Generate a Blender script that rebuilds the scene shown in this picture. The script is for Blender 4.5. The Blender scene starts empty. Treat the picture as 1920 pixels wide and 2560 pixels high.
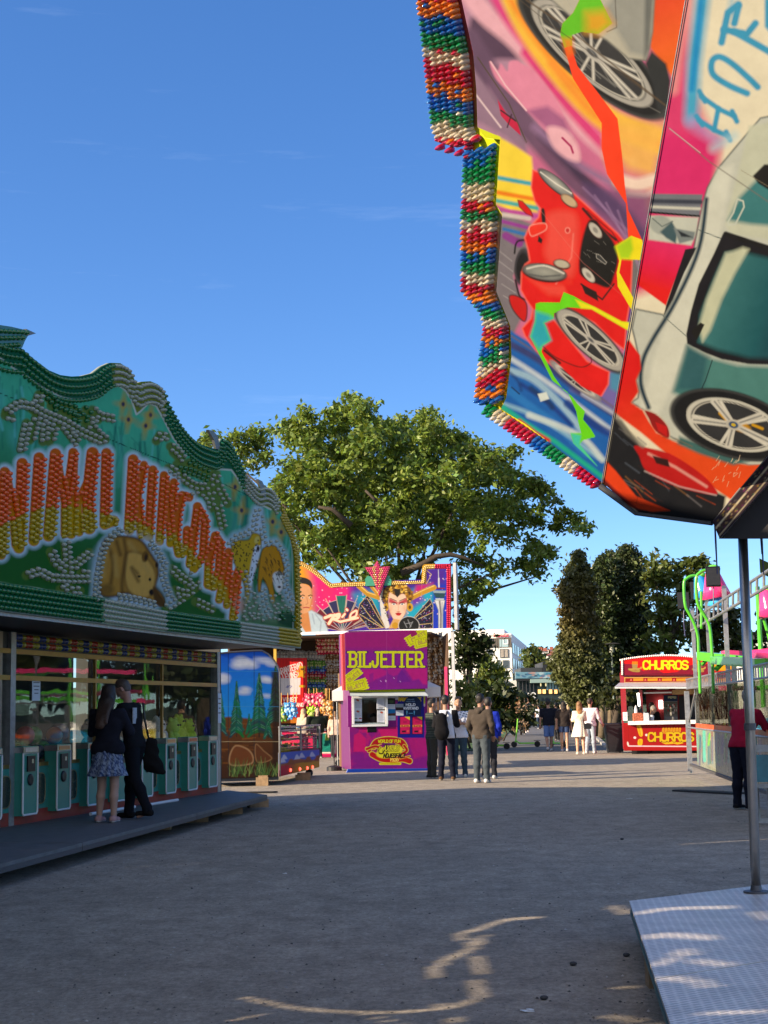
import bpy,math,random
import numpy as np
from mathutils import Vector,Matrix
random.seed(7);rng=np.random.default_rng(7)
scene=bpy.context.scene
col=scene.collection
R=math.radians
# ------------------------------------------------------------------ camera
FPX,HCAM=3700.0,1.5
TH,RO=math.atan(500/3700.0),0.02
C0=np.array([0,0,HCAM])
F_=np.array([0,math.cos(TH),math.sin(TH)])
R0_=np.array([1.0,0,0]);U0_=np.array([0,-math.sin(TH),math.cos(TH)])
R_=R0_*math.cos(RO)-U0_*math.sin(RO)
U_=U0_*math.cos(RO)+R0_*math.sin(RO)
cam=bpy.data.objects.new('camera',bpy.data.cameras.new('camera'))
col.objects.link(cam);scene.camera=cam
cam.data.sensor_fit='VERTICAL';cam.data.sensor_height=36
cam.data.lens=FPX/2560*36;cam.data.clip_end=6000;cam.data.clip_start=0.05
M=Matrix.Identity(4)
for i in range(3):
 M[i][0]=R_[i];M[i][1]=U_[i];M[i][2]=-F_[i];M[i][3]=C0[i]
cam.matrix_world=M
scene.render.resolution_x=768;scene.render.resolution_y=1024
# ------------------------------------------------------------------ sky and sun
SUN=np.array([-0.93,-0.37,math.tan(R(19))]);SUN/=np.linalg.norm(SUN)
world=bpy.data.worlds.new('World');scene.world=world;world.use_nodes=True
nt=world.node_tree;nt.nodes.clear()
sky=nt.nodes.new('ShaderNodeTexSky');sky.sky_type='NISHITA';sky.sun_disc=False
sky.sun_elevation=R(19);sky.sun_rotation=math.atan2(SUN[0],SUN[1])
sky.air_density=1.0;sky.dust_density=0.25;sky.ozone_density=2.2
hsv=nt.nodes.new('ShaderNodeHueSaturation');hsv.inputs['Saturation'].default_value=1.27;hsv.inputs['Hue'].default_value=.512
bg=nt.nodes.new('ShaderNodeBackground');bg.inputs['Strength'].default_value=0.132
out=nt.nodes.new('ShaderNodeOutputWorld')
smp=nt.nodes.new('ShaderNodeMapping');smp.inputs['Scale'].default_value=(1,1,1.4);smp.inputs['Location'].default_value=(0,0,.06)
stc=nt.nodes.new('ShaderNodeTexCoord');snm=nt.nodes.new('ShaderNodeVectorMath');snm.operation='NORMALIZE'
nt.links.new(stc.outputs['Generated'],smp.inputs[0]);nt.links.new(smp.outputs[0],snm.inputs[0]);nt.links.new(snm.outputs[0],sky.inputs['Vector'])
nt.links.new(sky.outputs[0],hsv.inputs['Color'])
# faint wisps of cloud low on the left
tc=nt.nodes.new('ShaderNodeTexCoord');mp=nt.nodes.new('ShaderNodeMapping');mp.inputs['Scale'].default_value=(3,3,26)
mp.inputs['Rotation'].default_value=(0,R(-14),0)
nz=nt.nodes.new('ShaderNodeTexNoise');nz.inputs['Scale'].default_value=2.3;nz.inputs['Detail'].default_value=7;nz.inputs['Roughness'].default_value=.62
cr=nt.nodes.new('ShaderNodeValToRGB');cr.color_ramp.elements[0].position=.60;cr.color_ramp.elements[1].position=.86
cr.color_ramp.elements[1].color=(.07,.07,.07,1)
cmx=nt.nodes.new('ShaderNodeMix');cmx.data_type='RGBA';cmx.inputs['B'].default_value=(5.6,6.2,7.2,1)
nt.links.new(tc.outputs['Generated'],mp.inputs[0]);nt.links.new(mp.outputs[0],nz.inputs['Vector'])
nt.links.new(nz.outputs[0],cr.inputs[0]);nt.links.new(cr.outputs[0],cmx.inputs['Factor'])
nt.links.new(hsv.outputs[0],cmx.inputs['A'])
nt.links.new(bg.outputs[0],out.inputs[0])
# unseen bright cloud added behind the camera to fill the shade
sx=nt.nodes.new('ShaderNodeVectorMath');sx.operation='DOT_PRODUCT';sx.inputs[1].default_value=(-.45,-.85,.25);nt.links.new(tc.outputs['Generated'],sx.inputs[0])
n2_=nt.nodes.new('ShaderNodeTexNoise');n2_.inputs['Scale'].default_value=2.2;n2_.inputs['Detail'].default_value=8;nt.links.new(tc.outputs['Generated'],n2_.inputs['Vector'])
m_1=nt.nodes.new('ShaderNodeMapRange');m_1.inputs[1].default_value=.15;m_1.inputs[2].default_value=.55;nt.links.new(sx.outputs['Value'],m_1.inputs[0])
m_2=nt.nodes.new('ShaderNodeMapRange');m_2.inputs[1].default_value=.40;m_2.inputs[2].default_value=.60;nt.links.new(n2_.outputs[0],m_2.inputs[0])
m_3=nt.nodes.new('ShaderNodeMath');m_3.operation='MULTIPLY';nt.links.new(m_1.outputs[0],m_3.inputs[0]);nt.links.new(m_2.outputs[0],m_3.inputs[1])
cm2=nt.nodes.new('ShaderNodeMix');cm2.data_type='RGBA';cm2.inputs['B'].default_value=(3.9,3.7,3.5,1)
nt.links.new(m_3.outputs[0],cm2.inputs['Factor']);nt.links.new(cmx.outputs['Result'],cm2.inputs['A']);nt.links.new(cm2.outputs['Result'],bg.inputs['Color'])
sl=bpy.data.lights.new('sun','SUN');sl.energy=5.0;sl.angle=R(0.5);sl.color=(1,.80,.56)
so=bpy.data.objects.new('sun',sl);col.objects.link(so)
so.rotation_euler=Vector(SUN).to_track_quat('Z','Y').to_euler()
scene.view_settings.view_transform='Standard';scene.view_settings.look='None'
scene.view_settings.exposure=1.14;scene.view_settings.gamma=1
scene.render.engine='CYCLES';scene.cycles.max_bounces=6;scene.cycles.transparent_max_bounces=12
scene.cycles.sample_clamp_indirect=6
# ------------------------------------------------------------------ pixel helpers (photo pixels 1920 x 2560 -> real points)
def ray(px,py):
 d=F_+R_*(px-960)/FPX-U_*(py-1280)/FPX
 return d
def gnd(px,py,z=0.0):
 d=ray(px,py);t=(z-HCAM)/d[2];return C0+d*t
def atY(px,py,Y):
 d=ray(px,py);return C0+d*(Y/d[1])
def onp(px,py,P,n):
 d=ray(px,py);t=np.dot(np.asarray(P)-C0,n)/np.dot(d,n);return C0+d*t
def proj(P):
 v=np.asarray(P,float)-C0;f=v@F_
 return np.stack([960+FPX*(v@R_)/f,1280-FPX*(v@U_)/f],-1)
def lin(c):
 c=np.asarray(c,float)/255.0
 return np.where(c<=.04045,c/12.92,((c+.055)/1.055)**2.4)
# ------------------------------------------------------------------ materials
MATS={}
def mat(name,color=(.5,.5,.5),rough=.6,metal=0.0,var=.12,scale=8.0,bump=0.0,bscale=60.0,vc=False,emit=None,spec=.5,trans=0.0,coat=0.0,dirt=0.0,k=1.0,sheen=0.0,var2=None,gain=None):
 if name in MATS:return MATS[name]
 m=bpy.data.materials.new(name);m.use_nodes=True;t=m.node_tree;b=t.nodes['Principled BSDF']
 co=t.nodes.new('ShaderNodeTexCoord')
 n=t.nodes.new('ShaderNodeTexNoise');n.inputs['Scale'].default_value=scale;n.inputs['Detail'].default_value=6
 n.inputs['Roughness'].default_value=.6
 t.links.new(co.outputs['Object'],n.inputs['Vector'])
 mr=t.nodes.new('ShaderNodeMapRange');mr.inputs[1].default_value=.25;mr.inputs[2].default_value=.75
 mr.inputs[3].default_value=1-var;mr.inputs[4].default_value=1+var
 t.links.new(n.outputs[0],mr.inputs[0])
 mul=t.nodes.new('ShaderNodeVectorMath');mul.operation='SCALE'
 if vc:
  a=t.nodes.new('ShaderNodeAttribute');a.attribute_name='Col'
  t.links.new(a.outputs['Color'],mul.inputs[0])
 else:mul.inputs[0].default_value=color[:3]
 t.links.new(mr.outputs[0],mul.inputs['Scale'])
 last=mul.outputs[0]
 if dirt:
  n2=t.nodes.new('ShaderNodeTexNoise');n2.inputs['Scale'].default_value=scale*.35;n2.inputs['Detail'].default_value=9;n2.inputs['Roughness'].default_value=.72
  t.links.new(co.outputs['Object'],n2.inputs['Vector'])
  r2=t.nodes.new('ShaderNodeMapRange');r2.inputs[1].default_value=.5;r2.inputs[2].default_value=.78;r2.inputs[4].default_value=dirt
  t.links.new(n2.outputs[0],r2.inputs[0])
  mx=t.nodes.new('ShaderNodeMix');mx.data_type='RGBA';mx.inputs['B'].default_value=(.09,.075,.06,1)
  t.links.new(r2.outputs[0],mx.inputs['Factor']);t.links.new(last,mx.inputs['A']);last=mx.outputs['Result']
 t.links.new(last,b.inputs['Base Color'])
 b.inputs['Metallic'].default_value=metal
 rr=t.nodes.new('ShaderNodeMapRange');rr.inputs[3].default_value=max(0,rough-.08);rr.inputs[4].default_value=min(1,rough+.1)
 t.links.new(n.outputs[0],rr.inputs[0]);t.links.new(rr.outputs[0],b.inputs['Roughness'])
 b.inputs['Specular IOR Level'].default_value=spec
 b.inputs['Transmission Weight'].default_value=trans
 b.inputs['Coat Weight'].default_value=coat
 if emit:b.inputs['Emission Color'].default_value=(*emit[:3],1);b.inputs['Emission Strength'].default_value=emit[3]
 if bump:
  n3=t.nodes.new('ShaderNodeTexNoise');n3.inputs['Scale'].default_value=bscale;n3.inputs['Detail'].default_value=5
  t.links.new(co.outputs['Object'],n3.inputs['Vector'])
  bp=t.nodes.new('ShaderNodeBump');bp.inputs['Strength'].default_value=bump;bp.inputs['Distance'].default_value=.02
  t.links.new(n3.outputs[0],bp.inputs['Height']);t.links.new(bp.outputs[0],b.inputs['Normal'])
 MATS[name]=m;return m
def leafmat(name,color,var=.3,transl=.35):
 m=bpy.data.materials.new(name);m.use_nodes=True;t=m.node_tree;t.nodes.clear()
 o=t.nodes.new('ShaderNodeOutputMaterial');a=t.nodes.new('ShaderNodeAttribute');a.attribute_name='Col'
 d=t.nodes.new('ShaderNodeBsdfPrincipled');d.inputs['Roughness'].default_value=.42;d.inputs['Specular IOR Level'].default_value=.4
 tr=t.nodes.new('ShaderNodeBsdfTranslucent');mx=t.nodes.new('ShaderNodeMixShader');mx.inputs[0].default_value=transl
 mu=t.nodes.new('ShaderNodeVectorMath');mu.operation='MULTIPLY';mu.inputs[1].default_value=color
 t.links.new(a.outputs['Color'],mu.inputs[0]);t.links.new(mu.outputs[0],d.inputs['Base Color'])
 m2=t.nodes.new('ShaderNodeVectorMath');m2.operation='MULTIPLY';m2.inputs[1].default_value=(1.35,1.25,.5)
 t.links.new(mu.outputs[0],m2.inputs[0]);t.links.new(m2.outputs[0],tr.inputs[0])
 t.links.new(d.outputs[0],mx.inputs[1]);t.links.new(tr.outputs[0],mx.inputs[2]);t.links.new(mx.outputs[0],o.inputs[0])
 return m
def glassmat(name,tint=(.75,.8,.8),refl=1.0,ior=1.5,dirt=.04):
 m=bpy.data.materials.new(name);m.use_nodes=True;t=m.node_tree;t.nodes.clear()
 o=t.nodes.new('ShaderNodeOutputMaterial');f=t.nodes.new('ShaderNodeFresnel');f.inputs[0].default_value=ior
 g=t.nodes.new('ShaderNodeBsdfGlossy');g.inputs['Roughness'].default_value=.015;g.inputs[0].default_value=(.95*refl,)*3+(1,)
 p=t.nodes.new('ShaderNodeBsdfTransparent');p.inputs[0].default_value=(*tint,1)
 co=t.nodes.new('ShaderNodeTexCoord');n=t.nodes.new('ShaderNodeTexNoise');n.inputs['Scale'].default_value=1.4
 bp=t.nodes.new('ShaderNodeBump');bp.inputs['Strength'].default_value=dirt;bp.inputs['Distance'].default_value=.05
 t.links.new(co.outputs['Object'],n.inputs['Vector']);t.links.new(n.outputs[0],bp.inputs['Height']);t.links.new(bp.outputs[0],g.inputs['Normal'])
 ge=t.nodes.new('ShaderNodeNewGeometry');fr=t.nodes.new('ShaderNodeMath');fr.operation='SUBTRACT';fr.inputs[0].default_value=1;t.links.new(ge.outputs['Backfacing'],fr.inputs[1]);fm=t.nodes.new('ShaderNodeMath');fm.operation='MULTIPLY';t.links.new(fr.outputs[0],fm.inputs[0]);t.links.new(f.outputs[0],fm.inputs[1])
 mx=t.nodes.new('ShaderNodeMixShader');t.links.new(fm.outputs[0],mx.inputs[0]);t.links.new(p.outputs[0],mx.inputs[1]);t.links.new(g.outputs[0],mx.inputs[2])
 t.links.new(mx.outputs[0],o.inputs[0]);MATS[name]=m;return m
# ------------------------------------------------------------------ objects
ORG={}
def thing(name,loc,label,cat,group=None,rz=0.0):
 o=bpy.data.objects.new(name,None);col.objects.link(o);o.location=tuple(loc);o.rotation_euler=(0,0,rz)
 o.empty_display_size=.2
 o['label']=label;o['category']=cat
 if group:o['group']=group
 ORG[o.name]=(np.array(loc,float),rz);return o
def tag(o,label=None,cat=None,group=None,kind=None):
 if label:o['label']=label
 if cat:o['category']=cat
 if group:o['group']=group
 if kind:o['kind']=kind
 return o
def link(name,V,Fc,m,parent=None,colr=None,smooth=False,local=False,kind=None):
 V=np.asarray(V,float).reshape(-1,3)
 org,rz=(ORG[parent.name]if parent is not None else(np.zeros(3),0.0))
 if parent is not None and not local:
  V=V-org
  if rz:
   c,s=math.cos(-rz),math.sin(-rz);V=np.stack([c*V[:,0]-s*V[:,1],s*V[:,0]+c*V[:,1],V[:,2]],-1)
 me=bpy.data.meshes.new(name)
 if isinstance(Fc,np.ndarray):
  n=len(Fc);k=Fc.shape[1]
  me.vertices.add(len(V));me.vertices.foreach_set('co',V.astype(np.float32).ravel())
  me.loops.add(n*k);me.loops.foreach_set('vertex_index',Fc.astype(np.int32).ravel())
  me.polygons.add(n);me.polygons.foreach_set('loop_start',np.arange(0,n*k,k,dtype=np.int32))
  me.update(calc_edges=True)
 else:
  me.from_pydata(V.tolist(),[],Fc)
 if smooth:me.polygons.foreach_set('use_smooth',np.ones(len(me.polygons),bool))
 if colr is not None:
  a=me.color_attributes.new('Col','FLOAT_COLOR','POINT')
  cc=np.ones((len(V),4),np.float32);cc[:,:3]=colr;a.data.foreach_set('color',cc.ravel())
 for mm in(m if isinstance(m,(list,tuple))else[m]):me.materials.append(mm)
 me.validate();me.update()
 o=bpy.data.objects.new(name,me);col.objects.link(o)
 if parent is not None:o.parent=parent;ORG[o.name]=(org,rz)
 else:ORG[o.name]=(np.zeros(3),0.0)
 if kind:o['kind']=kind
 return o
class MB:
 def __init__(s):s.v=[];s.f=[];s.c=[];s.cur=(1,1,1)
 def add(s,V,Fc):
  b=len(s.v);s.v.extend([tuple(p)for p in V]);s.f.extend([tuple(b+i for i in f)for f in Fc]);s.c.extend([s.cur]*len(V));return s
 def box(s,c,d,rz=0,ax=None):
  c=np.asarray(c,float);h=np.asarray(d,float)/2
  if ax is None:ax=(np.array([math.cos(rz),math.sin(rz),0]),np.array([-math.sin(rz),math.cos(rz),0]),np.array([0,0,1.]))
  V=[c+sx*h[0]*ax[0]+sy*h[1]*ax[1]+sz*h[2]*ax[2]for sz in(-1,1)for sx,sy in((-1,-1),(1,-1),(1,1),(-1,1))]
  return s.add(V,[(3,2,1,0),(4,5,6,7),(0,1,5,4),(1,2,6,5),(2,3,7,6),(3,0,4,7)])
 def quad(s,*P):return s.add(P,[tuple(range(len(P)))])
 def tube(s,pts,r,n=10,cap=True,squash=None):
  pts=[np.asarray(p,float)for p in pts];rs=r if isinstance(r,(list,tuple))else[r]*len(pts)
  V=[];up0=None
  for i,p in enumerate(pts):
   d=(pts[min(i+1,len(pts)-1)]-pts[max(i-1,0)]);d=d/(np.linalg.norm(d)+1e-9)
   if up0 is None:up0=np.array([0,0,1.])if abs(d[2])<.9 else np.array([1.,0,0])
   a=np.cross(d,up0);a/=np.linalg.norm(a)+1e-9;b=np.cross(a,d);up0=b
   for k in range(n):
    t=2*math.pi*k/n;V.append(p+rs[i]*(math.cos(t)*a+math.sin(t)*b))
  Fc=[(i*n+k,i*n+(k+1)%n,(i+1)*n+(k+1)%n,(i+1)*n+k)for i in range(len(pts)-1)for k in range(n)]
  if cap:Fc+=[tuple(range(n))[::-1],tuple((len(pts)-1)*n+k for k in range(n))]
  return s.add(V,Fc)
 def prism(s,pts,off):
  n=len(pts);P=[np.asarray(p,float)for p in pts];Q=[p+np.asarray(off)for p in P]
  return s.add(P+Q,[tuple(range(n)),tuple(range(2*n-1,n-1,-1))]+[(i,i+n,(i+1)%n+n,(i+1)%n)for i in range(n)])
 def lathe(s,c,prof,n=16,axis=None):
  c=np.asarray(c,float);w=np.array([0,0,1.])if axis is None else np.asarray(axis,float)/np.linalg.norm(axis)
  a=np.cross(w,[1,0,0]if abs(w[0])<.9 else[0,1,0]);a=a/np.linalg.norm(a);b=np.cross(w,a)
  V=[c+w*z+r*(math.cos(2*math.pi*k/n)*a+math.sin(2*math.pi*k/n)*b)for r,z in prof for k in range(n)]
  Fc=[(i*n+k,i*n+(k+1)%n,(i+1)*n+(k+1)%n,(i+1)*n+k)for i in range(len(prof)-1)for k in range(n)]
  Fc+=[tuple(range(n))[::-1],tuple((len(prof)-1)*n+k for k in range(n))]
  return s.add(V,Fc)
 def ball(s,c,r,n=10,m=7,sq=(1,1,1)):
  c=np.asarray(c,float);V=[c+np.array([0,0,-r*sq[2]])]
  for i in range(1,m):
   ph=-math.pi/2+math.pi*i/m
   for k in range(n):
    t=2*math.pi*k/n;V.append(c+np.array([r*sq[0]*math.cos(ph)*math.cos(t),r*sq[1]*math.cos(ph)*math.sin(t),r*sq[2]*math.sin(ph)]))
  V.append(c+np.array([0,0,r*sq[2]]));Fc=[(0,1+(k+1)%n,1+k)for k in range(n)]
  for i in range(m-2):
   for k in range(n):Fc.append((1+i*n+k,1+i*n+(k+1)%n,1+(i+1)*n+(k+1)%n,1+(i+1)*n+k))
  L=len(V)-1;Fc+=[(L,1+(m-2)*n+k,1+(m-2)*n+(k+1)%n)for k in range(n)]
  return s.add(V,Fc)
 def build(s,name,m,parent=None,smooth=False,vc=False,local=False,kind=None):
  return link(name,s.v,s.f,m,parent,colr=np.array(s.c)if vc else None,smooth=smooth,local=local,kind=kind)
def copyof(o,parent=None,loc=None,rz=None,label=None):
 c=o.copy();col.objects.link(c)
 if parent is not None:c.parent=parent
 if loc is not None:c.location=tuple(loc)
 if rz is not None:c.rotation_euler=(0,0,rz)
 if label:c['label']=label
 for ch in o.children:copyof(ch,c)
 return c
# ------------------------------------------------------------------ painter: a brush on arrays of coordinates
def smooth_poly(P,n=6,closed=True):
 P=np.asarray(P,float);N=len(P);o=[]
 for i in range(N if closed else N-1):
  if closed:p0,p1,p2,p3=P[i-1],P[i],P[(i+1)%N],P[(i+2)%N]
  else:p0,p1,p2,p3=P[max(i-1,0)],P[i],P[i+1],P[min(i+2,N-1)]
  for t in np.linspace(0,1,n,endpoint=False):
   o.append(.5*((2*p1)+(-p0+p2)*t+(2*p0-5*p1+4*p2-p3)*t*t+(-p0+3*p1-3*p2+p3)*t**3))
 if not closed:o.append(P[-1])
 return np.array(o)
class Paint:
 def __init__(s,X,Y,base,k=1.0):
  s.X0,s.Y0=X.ravel(),Y.ravel();s.C=np.zeros((len(s.X0),3));s.C[:]=lin(base);s.tf(0,0,1);s.k=k
  s.noise=None
 def tf(s,ox,oy,sc,oy2=None):
  s.X=(s.X0-ox)/sc;s.Y=(s.Y0-oy)/sc;return s
 def _sel(s,P,m):
  lo=P.min(0)-m;hi=P.max(0)+m
  return np.nonzero((s.X>lo[0])&(s.X<hi[0])&(s.Y>lo[1])&(s.Y<hi[1]))[0]
 def _blend(s,idx,a,c,c2=None,t=None):
  cc=lin(c)if c2 is None else lin(c)[None]*(1-t[:,None])+lin(c2)[None]*t[:,None]
  s.C[idx]=s.C[idx]*(1-a[:,None])+cc*a[:,None]
 def _d(s,idx,P,closed):
  x,y=s.X[idx],s.Y[idx];D=np.full(len(idx),1e18);T=np.zeros(len(idx));N=len(P)
  ins=np.zeros(len(idx),bool)
  for i in range(N if closed else N-1):
   a,b=P[i],P[(i+1)%N];e=b-a;L=e@e+1e-12
   t=np.clip(((x-a[0])*e[0]+(y-a[1])*e[1])/L,0,1)
   d=(x-a[0]-t*e[0])**2+(y-a[1]-t*e[1])**2
   m=d<D;D[m]=d[m];T[m]=(i+t[m])/max(1,N-1)
   if closed and a[1]!=b[1]:
    c=((a[1]>y)!=(b[1]>y))&(x<(b[0]-a[0])*(y-a[1])/(b[1]-a[1])+a[0]);ins^=c
  return np.sqrt(D),T,ins
 def poly(s,P,c,soft=2.0,a=1.0,sm=False,c2=None,g=None,edge=None):
  P=np.asarray(P,float)
  if sm:P=smooth_poly(P)
  idx=s._sel(P,soft*1.5)
  if not len(idx):return s
  D,T,ins=s._d(idx,P,True);sd=np.where(ins,D,-D)
  al=np.clip(.5+sd/(2*soft),0,1)*a;t=None
  if g is not None:
   g0,g1=np.array(g[0],float),np.array(g[1],float);e=g1-g0
   t=np.clip(((s.X[idx]-g0[0])*e[0]+(s.Y[idx]-g0[1])*e[1])/(e@e),0,1)
  s._blend(idx,al,c,c2,t)
  if edge is not None:
   s._blend(idx,np.clip(1-np.abs(sd)/edge[1],0,1)*(edge[2]if len(edge)>2 else 1),edge[0])
  return s
 def line(s,P,w,c,soft=2.0,a=1.0,sm=False,c2=None,taper=False):
  P=np.asarray(P,float)
  if sm:P=smooth_poly(P,closed=False)
  idx=s._sel(P,w+soft*1.5)
  if not len(idx):return s
  D,T,_=s._d(idx,P,False);ww=w/2*(1 if not taper else(1-.85*T))
  al=np.clip(.5+(ww-D)/(2*soft),0,1)*a
  s._blend(idx,al,c,c2,T if c2 is not None else None);return s
 def ell(s,cx,cy,rx,ry,rot,c,soft=2.0,a=1.0,c2=None,ring=None):
  r=R(rot);m=max(rx,ry)+soft*2;idx=s._sel(np.array([[cx,cy]]),m)
  if not len(idx):return s
  x=s.X[idx]-cx;y=s.Y[idx]-cy;u=(x*math.cos(r)+y*math.sin(r))/rx;v=(-x*math.sin(r)+y*math.cos(r))/ry
  q=np.sqrt(u*u+v*v)
  sd=(1-q)*min(rx,ry)
  if ring:al=np.clip(.5+(ring/2-np.abs(sd))/(2*soft),0,1)*a
  else:al=np.clip(.5+sd/(2*soft),0,1)*a
  s._blend(idx,al,c,c2,np.clip(q,0,1)if c2 is not None else None);return s
 def dots(s,pts,r,c,soft=1.0,a=1.0):
  for p in pts:s.ell(p[0],p[1],r,r,0,c,soft,a)
  return s
 def text(s,txt,x,y,h,c,w=None,lw=None,soft=1.0,a=1.0,ang=0.0,italic=0.0,gap=.25,slab=False,aspect=.62):
  lw=lw or h*.16;ca,sa=math.cos(R(ang)),math.sin(R(ang));cw=h*aspect
  if w:cw=w/(sum((.45 if ch in 'I1!' else .5 if ch==' ' else 1.25 if ch in 'MW' else 1)+gap for ch in txt)-gap)
  cx=0
  for ch in txt:
   kx=.45 if ch in 'I1!' else .5 if ch==' ' else 1.25 if ch in 'MW' else 1
   for st in GL.get(ch,[]):
    P=[((cx+px*kx*cw+(1-py)*h*italic),py*h)for px,py in st]
    P=[(x+u*ca-v*sa,y+u*sa+v*ca)for u,v in P]
    s.line(P,lw,c,soft,a)
    if slab:
     for(px,py)in(st[0],st[-1]):
      if py<.02 or py>.98:
       if ch in 'BELIJTRP':
        u=cx+px*kx*cw;s.line([(x+u-lw*.85,y+py*h),(x+u+lw*.85,y+py*h)],lw*.75,c,soft,a)
   cx+=(kx+gap)*cw
  return s
_o=[(.25,0),(.75,0),(1,.2),(1,.8),(.75,1),(.25,1),(0,.8),(0,.2),(.25,0)]
GL={'A':[[(0,1),(.5,0),(1,1)],[(.2,.65),(.8,.65)]],'B':[[(0,0),(0,1)],[(0,0),(.7,0),(1,.15),(1,.35),(.75,.48),(0,.48)],[(.75,.48),(1,.62),(1,.85),(.75,1),(0,1)]],'C':[[(1,.22),(.75,0),(.25,0),(0,.2),(0,.8),(.25,1),(.75,1),(1,.78)]],'D':[[(0,0),(0,1)],[(0,0),(.6,0),(1,.25),(1,.75),(.6,1),(0,1)]],'E':[[(1,0),(0,0),(0,1),(1,1)],[(0,.48),(.75,.48)]],'F':[[(1,0),(0,0),(0,1)],[(0,.48),(.75,.48)]],'G':[[(1,.2),(.75,0),(.25,0),(0,.2),(0,.8),(.25,1),(.75,1),(1,.8),(1,.52),(.6,.52)]],'H':[[(0,0),(0,1)],[(1,0),(1,1)],[(0,.5),(1,.5)]],'I':[[(.5,0),(.5,1)]],'J':[[(.8,0),(.8,.8),(.55,1),(.2,1),(0,.8),(0,.65)]],'K':[[(0,0),(0,1)],[(1,0),(0,.55)],[(.3,.4),(1,1)]],'L':[[(0,0),(0,1),(1,1),(1,.8)]],'M':[[(0,1),(0,0),(.5,.7),(1,0),(1,1)]],'N':[[(0,1),(0,0),(1,1),(1,0)]],'O':[_o],'P':[[(0,1),(0,0),(.75,0),(1,.15),(1,.4),(.75,.52),(0,.52)]],'Q':[_o,[(.6,.7),(1,1)]],'R':[[(0,1),(0,0),(.7,0),(1,.15),(1,.38),(.7,.52),(0,.52)],[(.55,.52),(1,1)]],'S':[[(1,.18),(.75,0),(.25,0),(0,.15),(0,.35),(.25,.48),(.75,.52),(1,.65),(1,.85),(.75,1),(.25,1),(0,.82)]],'T':[[(0,0),(1,0)],[(.5,0),(.5,1)]],'U':[[(0,0),(0,.8),(.25,1),(.75,1),(1,.8),(1,0)]],'V':[[(0,0),(.5,1),(1,0)]],'W':[[(0,0),(.25,1),(.5,.3),(.75,1),(1,0)]],'X':[[(0,0),(1,1)],[(1,0),(0,1)]],'Y':[[(0,0),(.5,.5),(1,0)],[(.5,.5),(.5,1)]],'1':[[(0,.2),(.5,0),(.5,1)]],'2':[[(0,.2),(.3,0),(.75,0),(1,.2),(1,.4),(0,1),(1,1)]],'8':[_o,[(0,.5),(1,.5)]],'9':[[(1,.5),(.2,.5),(0,.35),(0,.15),(.25,0),(.75,0),(1,.2),(1,.8),(.75,1),(.2,1)]],'5':[[(1,0),(0,0),(0,.45),(.75,.45),(1,.62),(1,.85),(.7,1),(0,.95)]],'7':[[(0,0),(1,0),(.4,1)]],'0':[_o],'3':[[(0,0),(1,0),(.5,.4),(1,.6),(1,.85),(.7,1),(0,.95)]]}
def ruled(A,B,nt,ns,P=None,n=None):
 """grid between two photo-pixel polylines A(t), B(t) (same parameter); returns px grid (nt,ns,2)"""
 def samp(L):
  L=np.asarray(L,float);t=L[:,0];return lambda s:np.stack([np.interp(s,t,L[:,1]),np.interp(s,t,L[:,2])],-1)
 s=np.linspace(0,1,nt);a,b=samp(A)(s),samp(B)(s);w=np.linspace(0,1,ns)
 return a[:,None]*(1-w[None,:,None])+b[:,None]*w[None,:,None]
def xpar(L):
 L=np.asarray(L,float);t=(L[:,0]-L[0,0])/(L[-1,0]-L[0,0]);return np.column_stack([t,L])
def ypar(L):
 L=np.asarray(L,float);t=(L[:,1]-L[0,1])/(L[-1,1]-L[0,1]);return np.column_stack([t,L])
def vivid(C,sat=1.12):
 L=C@np.array([.3,.55,.15]);return np.clip(L[:,None]+(C-L[:,None])*sat,.004,.85)
def board(name,G,P,n,m,parent,paint,thick=.03,k=1.0,back=True):
 """painted board: G pixel grid, on plane (P,n) (n points to the viewer); paint(Paint)."""
 nt,ns=G.shape[:2];D=F_[None,None]+(G[...,0:1]-960)/FPX*R_-(G[...,1:2]-1280)/FPX*U_
 t=((np.asarray(P)-C0)@n)/(D@n);V=C0+D*t[...,None]
 pt=Paint(G[...,0],G[...,1],(128,128,128));paint(pt)
 idx=np.arange(nt*ns).reshape(nt,ns)
 Q=np.stack([idx[:-1,:-1],idx[1:,:-1],idx[1:,1:],idx[:-1,1:]],-1).reshape(-1,4)
 V=V.reshape(-1,3);Cc=vivid(pt.C*k)
 loop=np.concatenate([idx[0,:],idx[1:,-1],idx[-1,-2::-1],idx[-2:0:-1,0]])
 Bk=V[loop]-np.asarray(n)*thick;nb=len(loop);b0=len(V)
 side=np.array([[loop[i],loop[(i+1)%nb],b0+(i+1)%nb,b0+i]for i in range(nb)])
 V2=np.concatenate([V,Bk]);C2=np.concatenate([Cc,np.full((nb,3),.25)])
 # back as strips of quads
 idb={int(v):b0+i for i,v in enumerate(loop)}
 bq=[[idb[int(idx[i,0])],idb[int(idx[i,-1])],idb[int(idx[i+1,-1])],idb[int(idx[i+1,0])]]for i in range(nt-1)]
 return link(name,V2,np.concatenate([Q,side,np.array(bq)]),m,parent,colr=C2)
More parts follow.
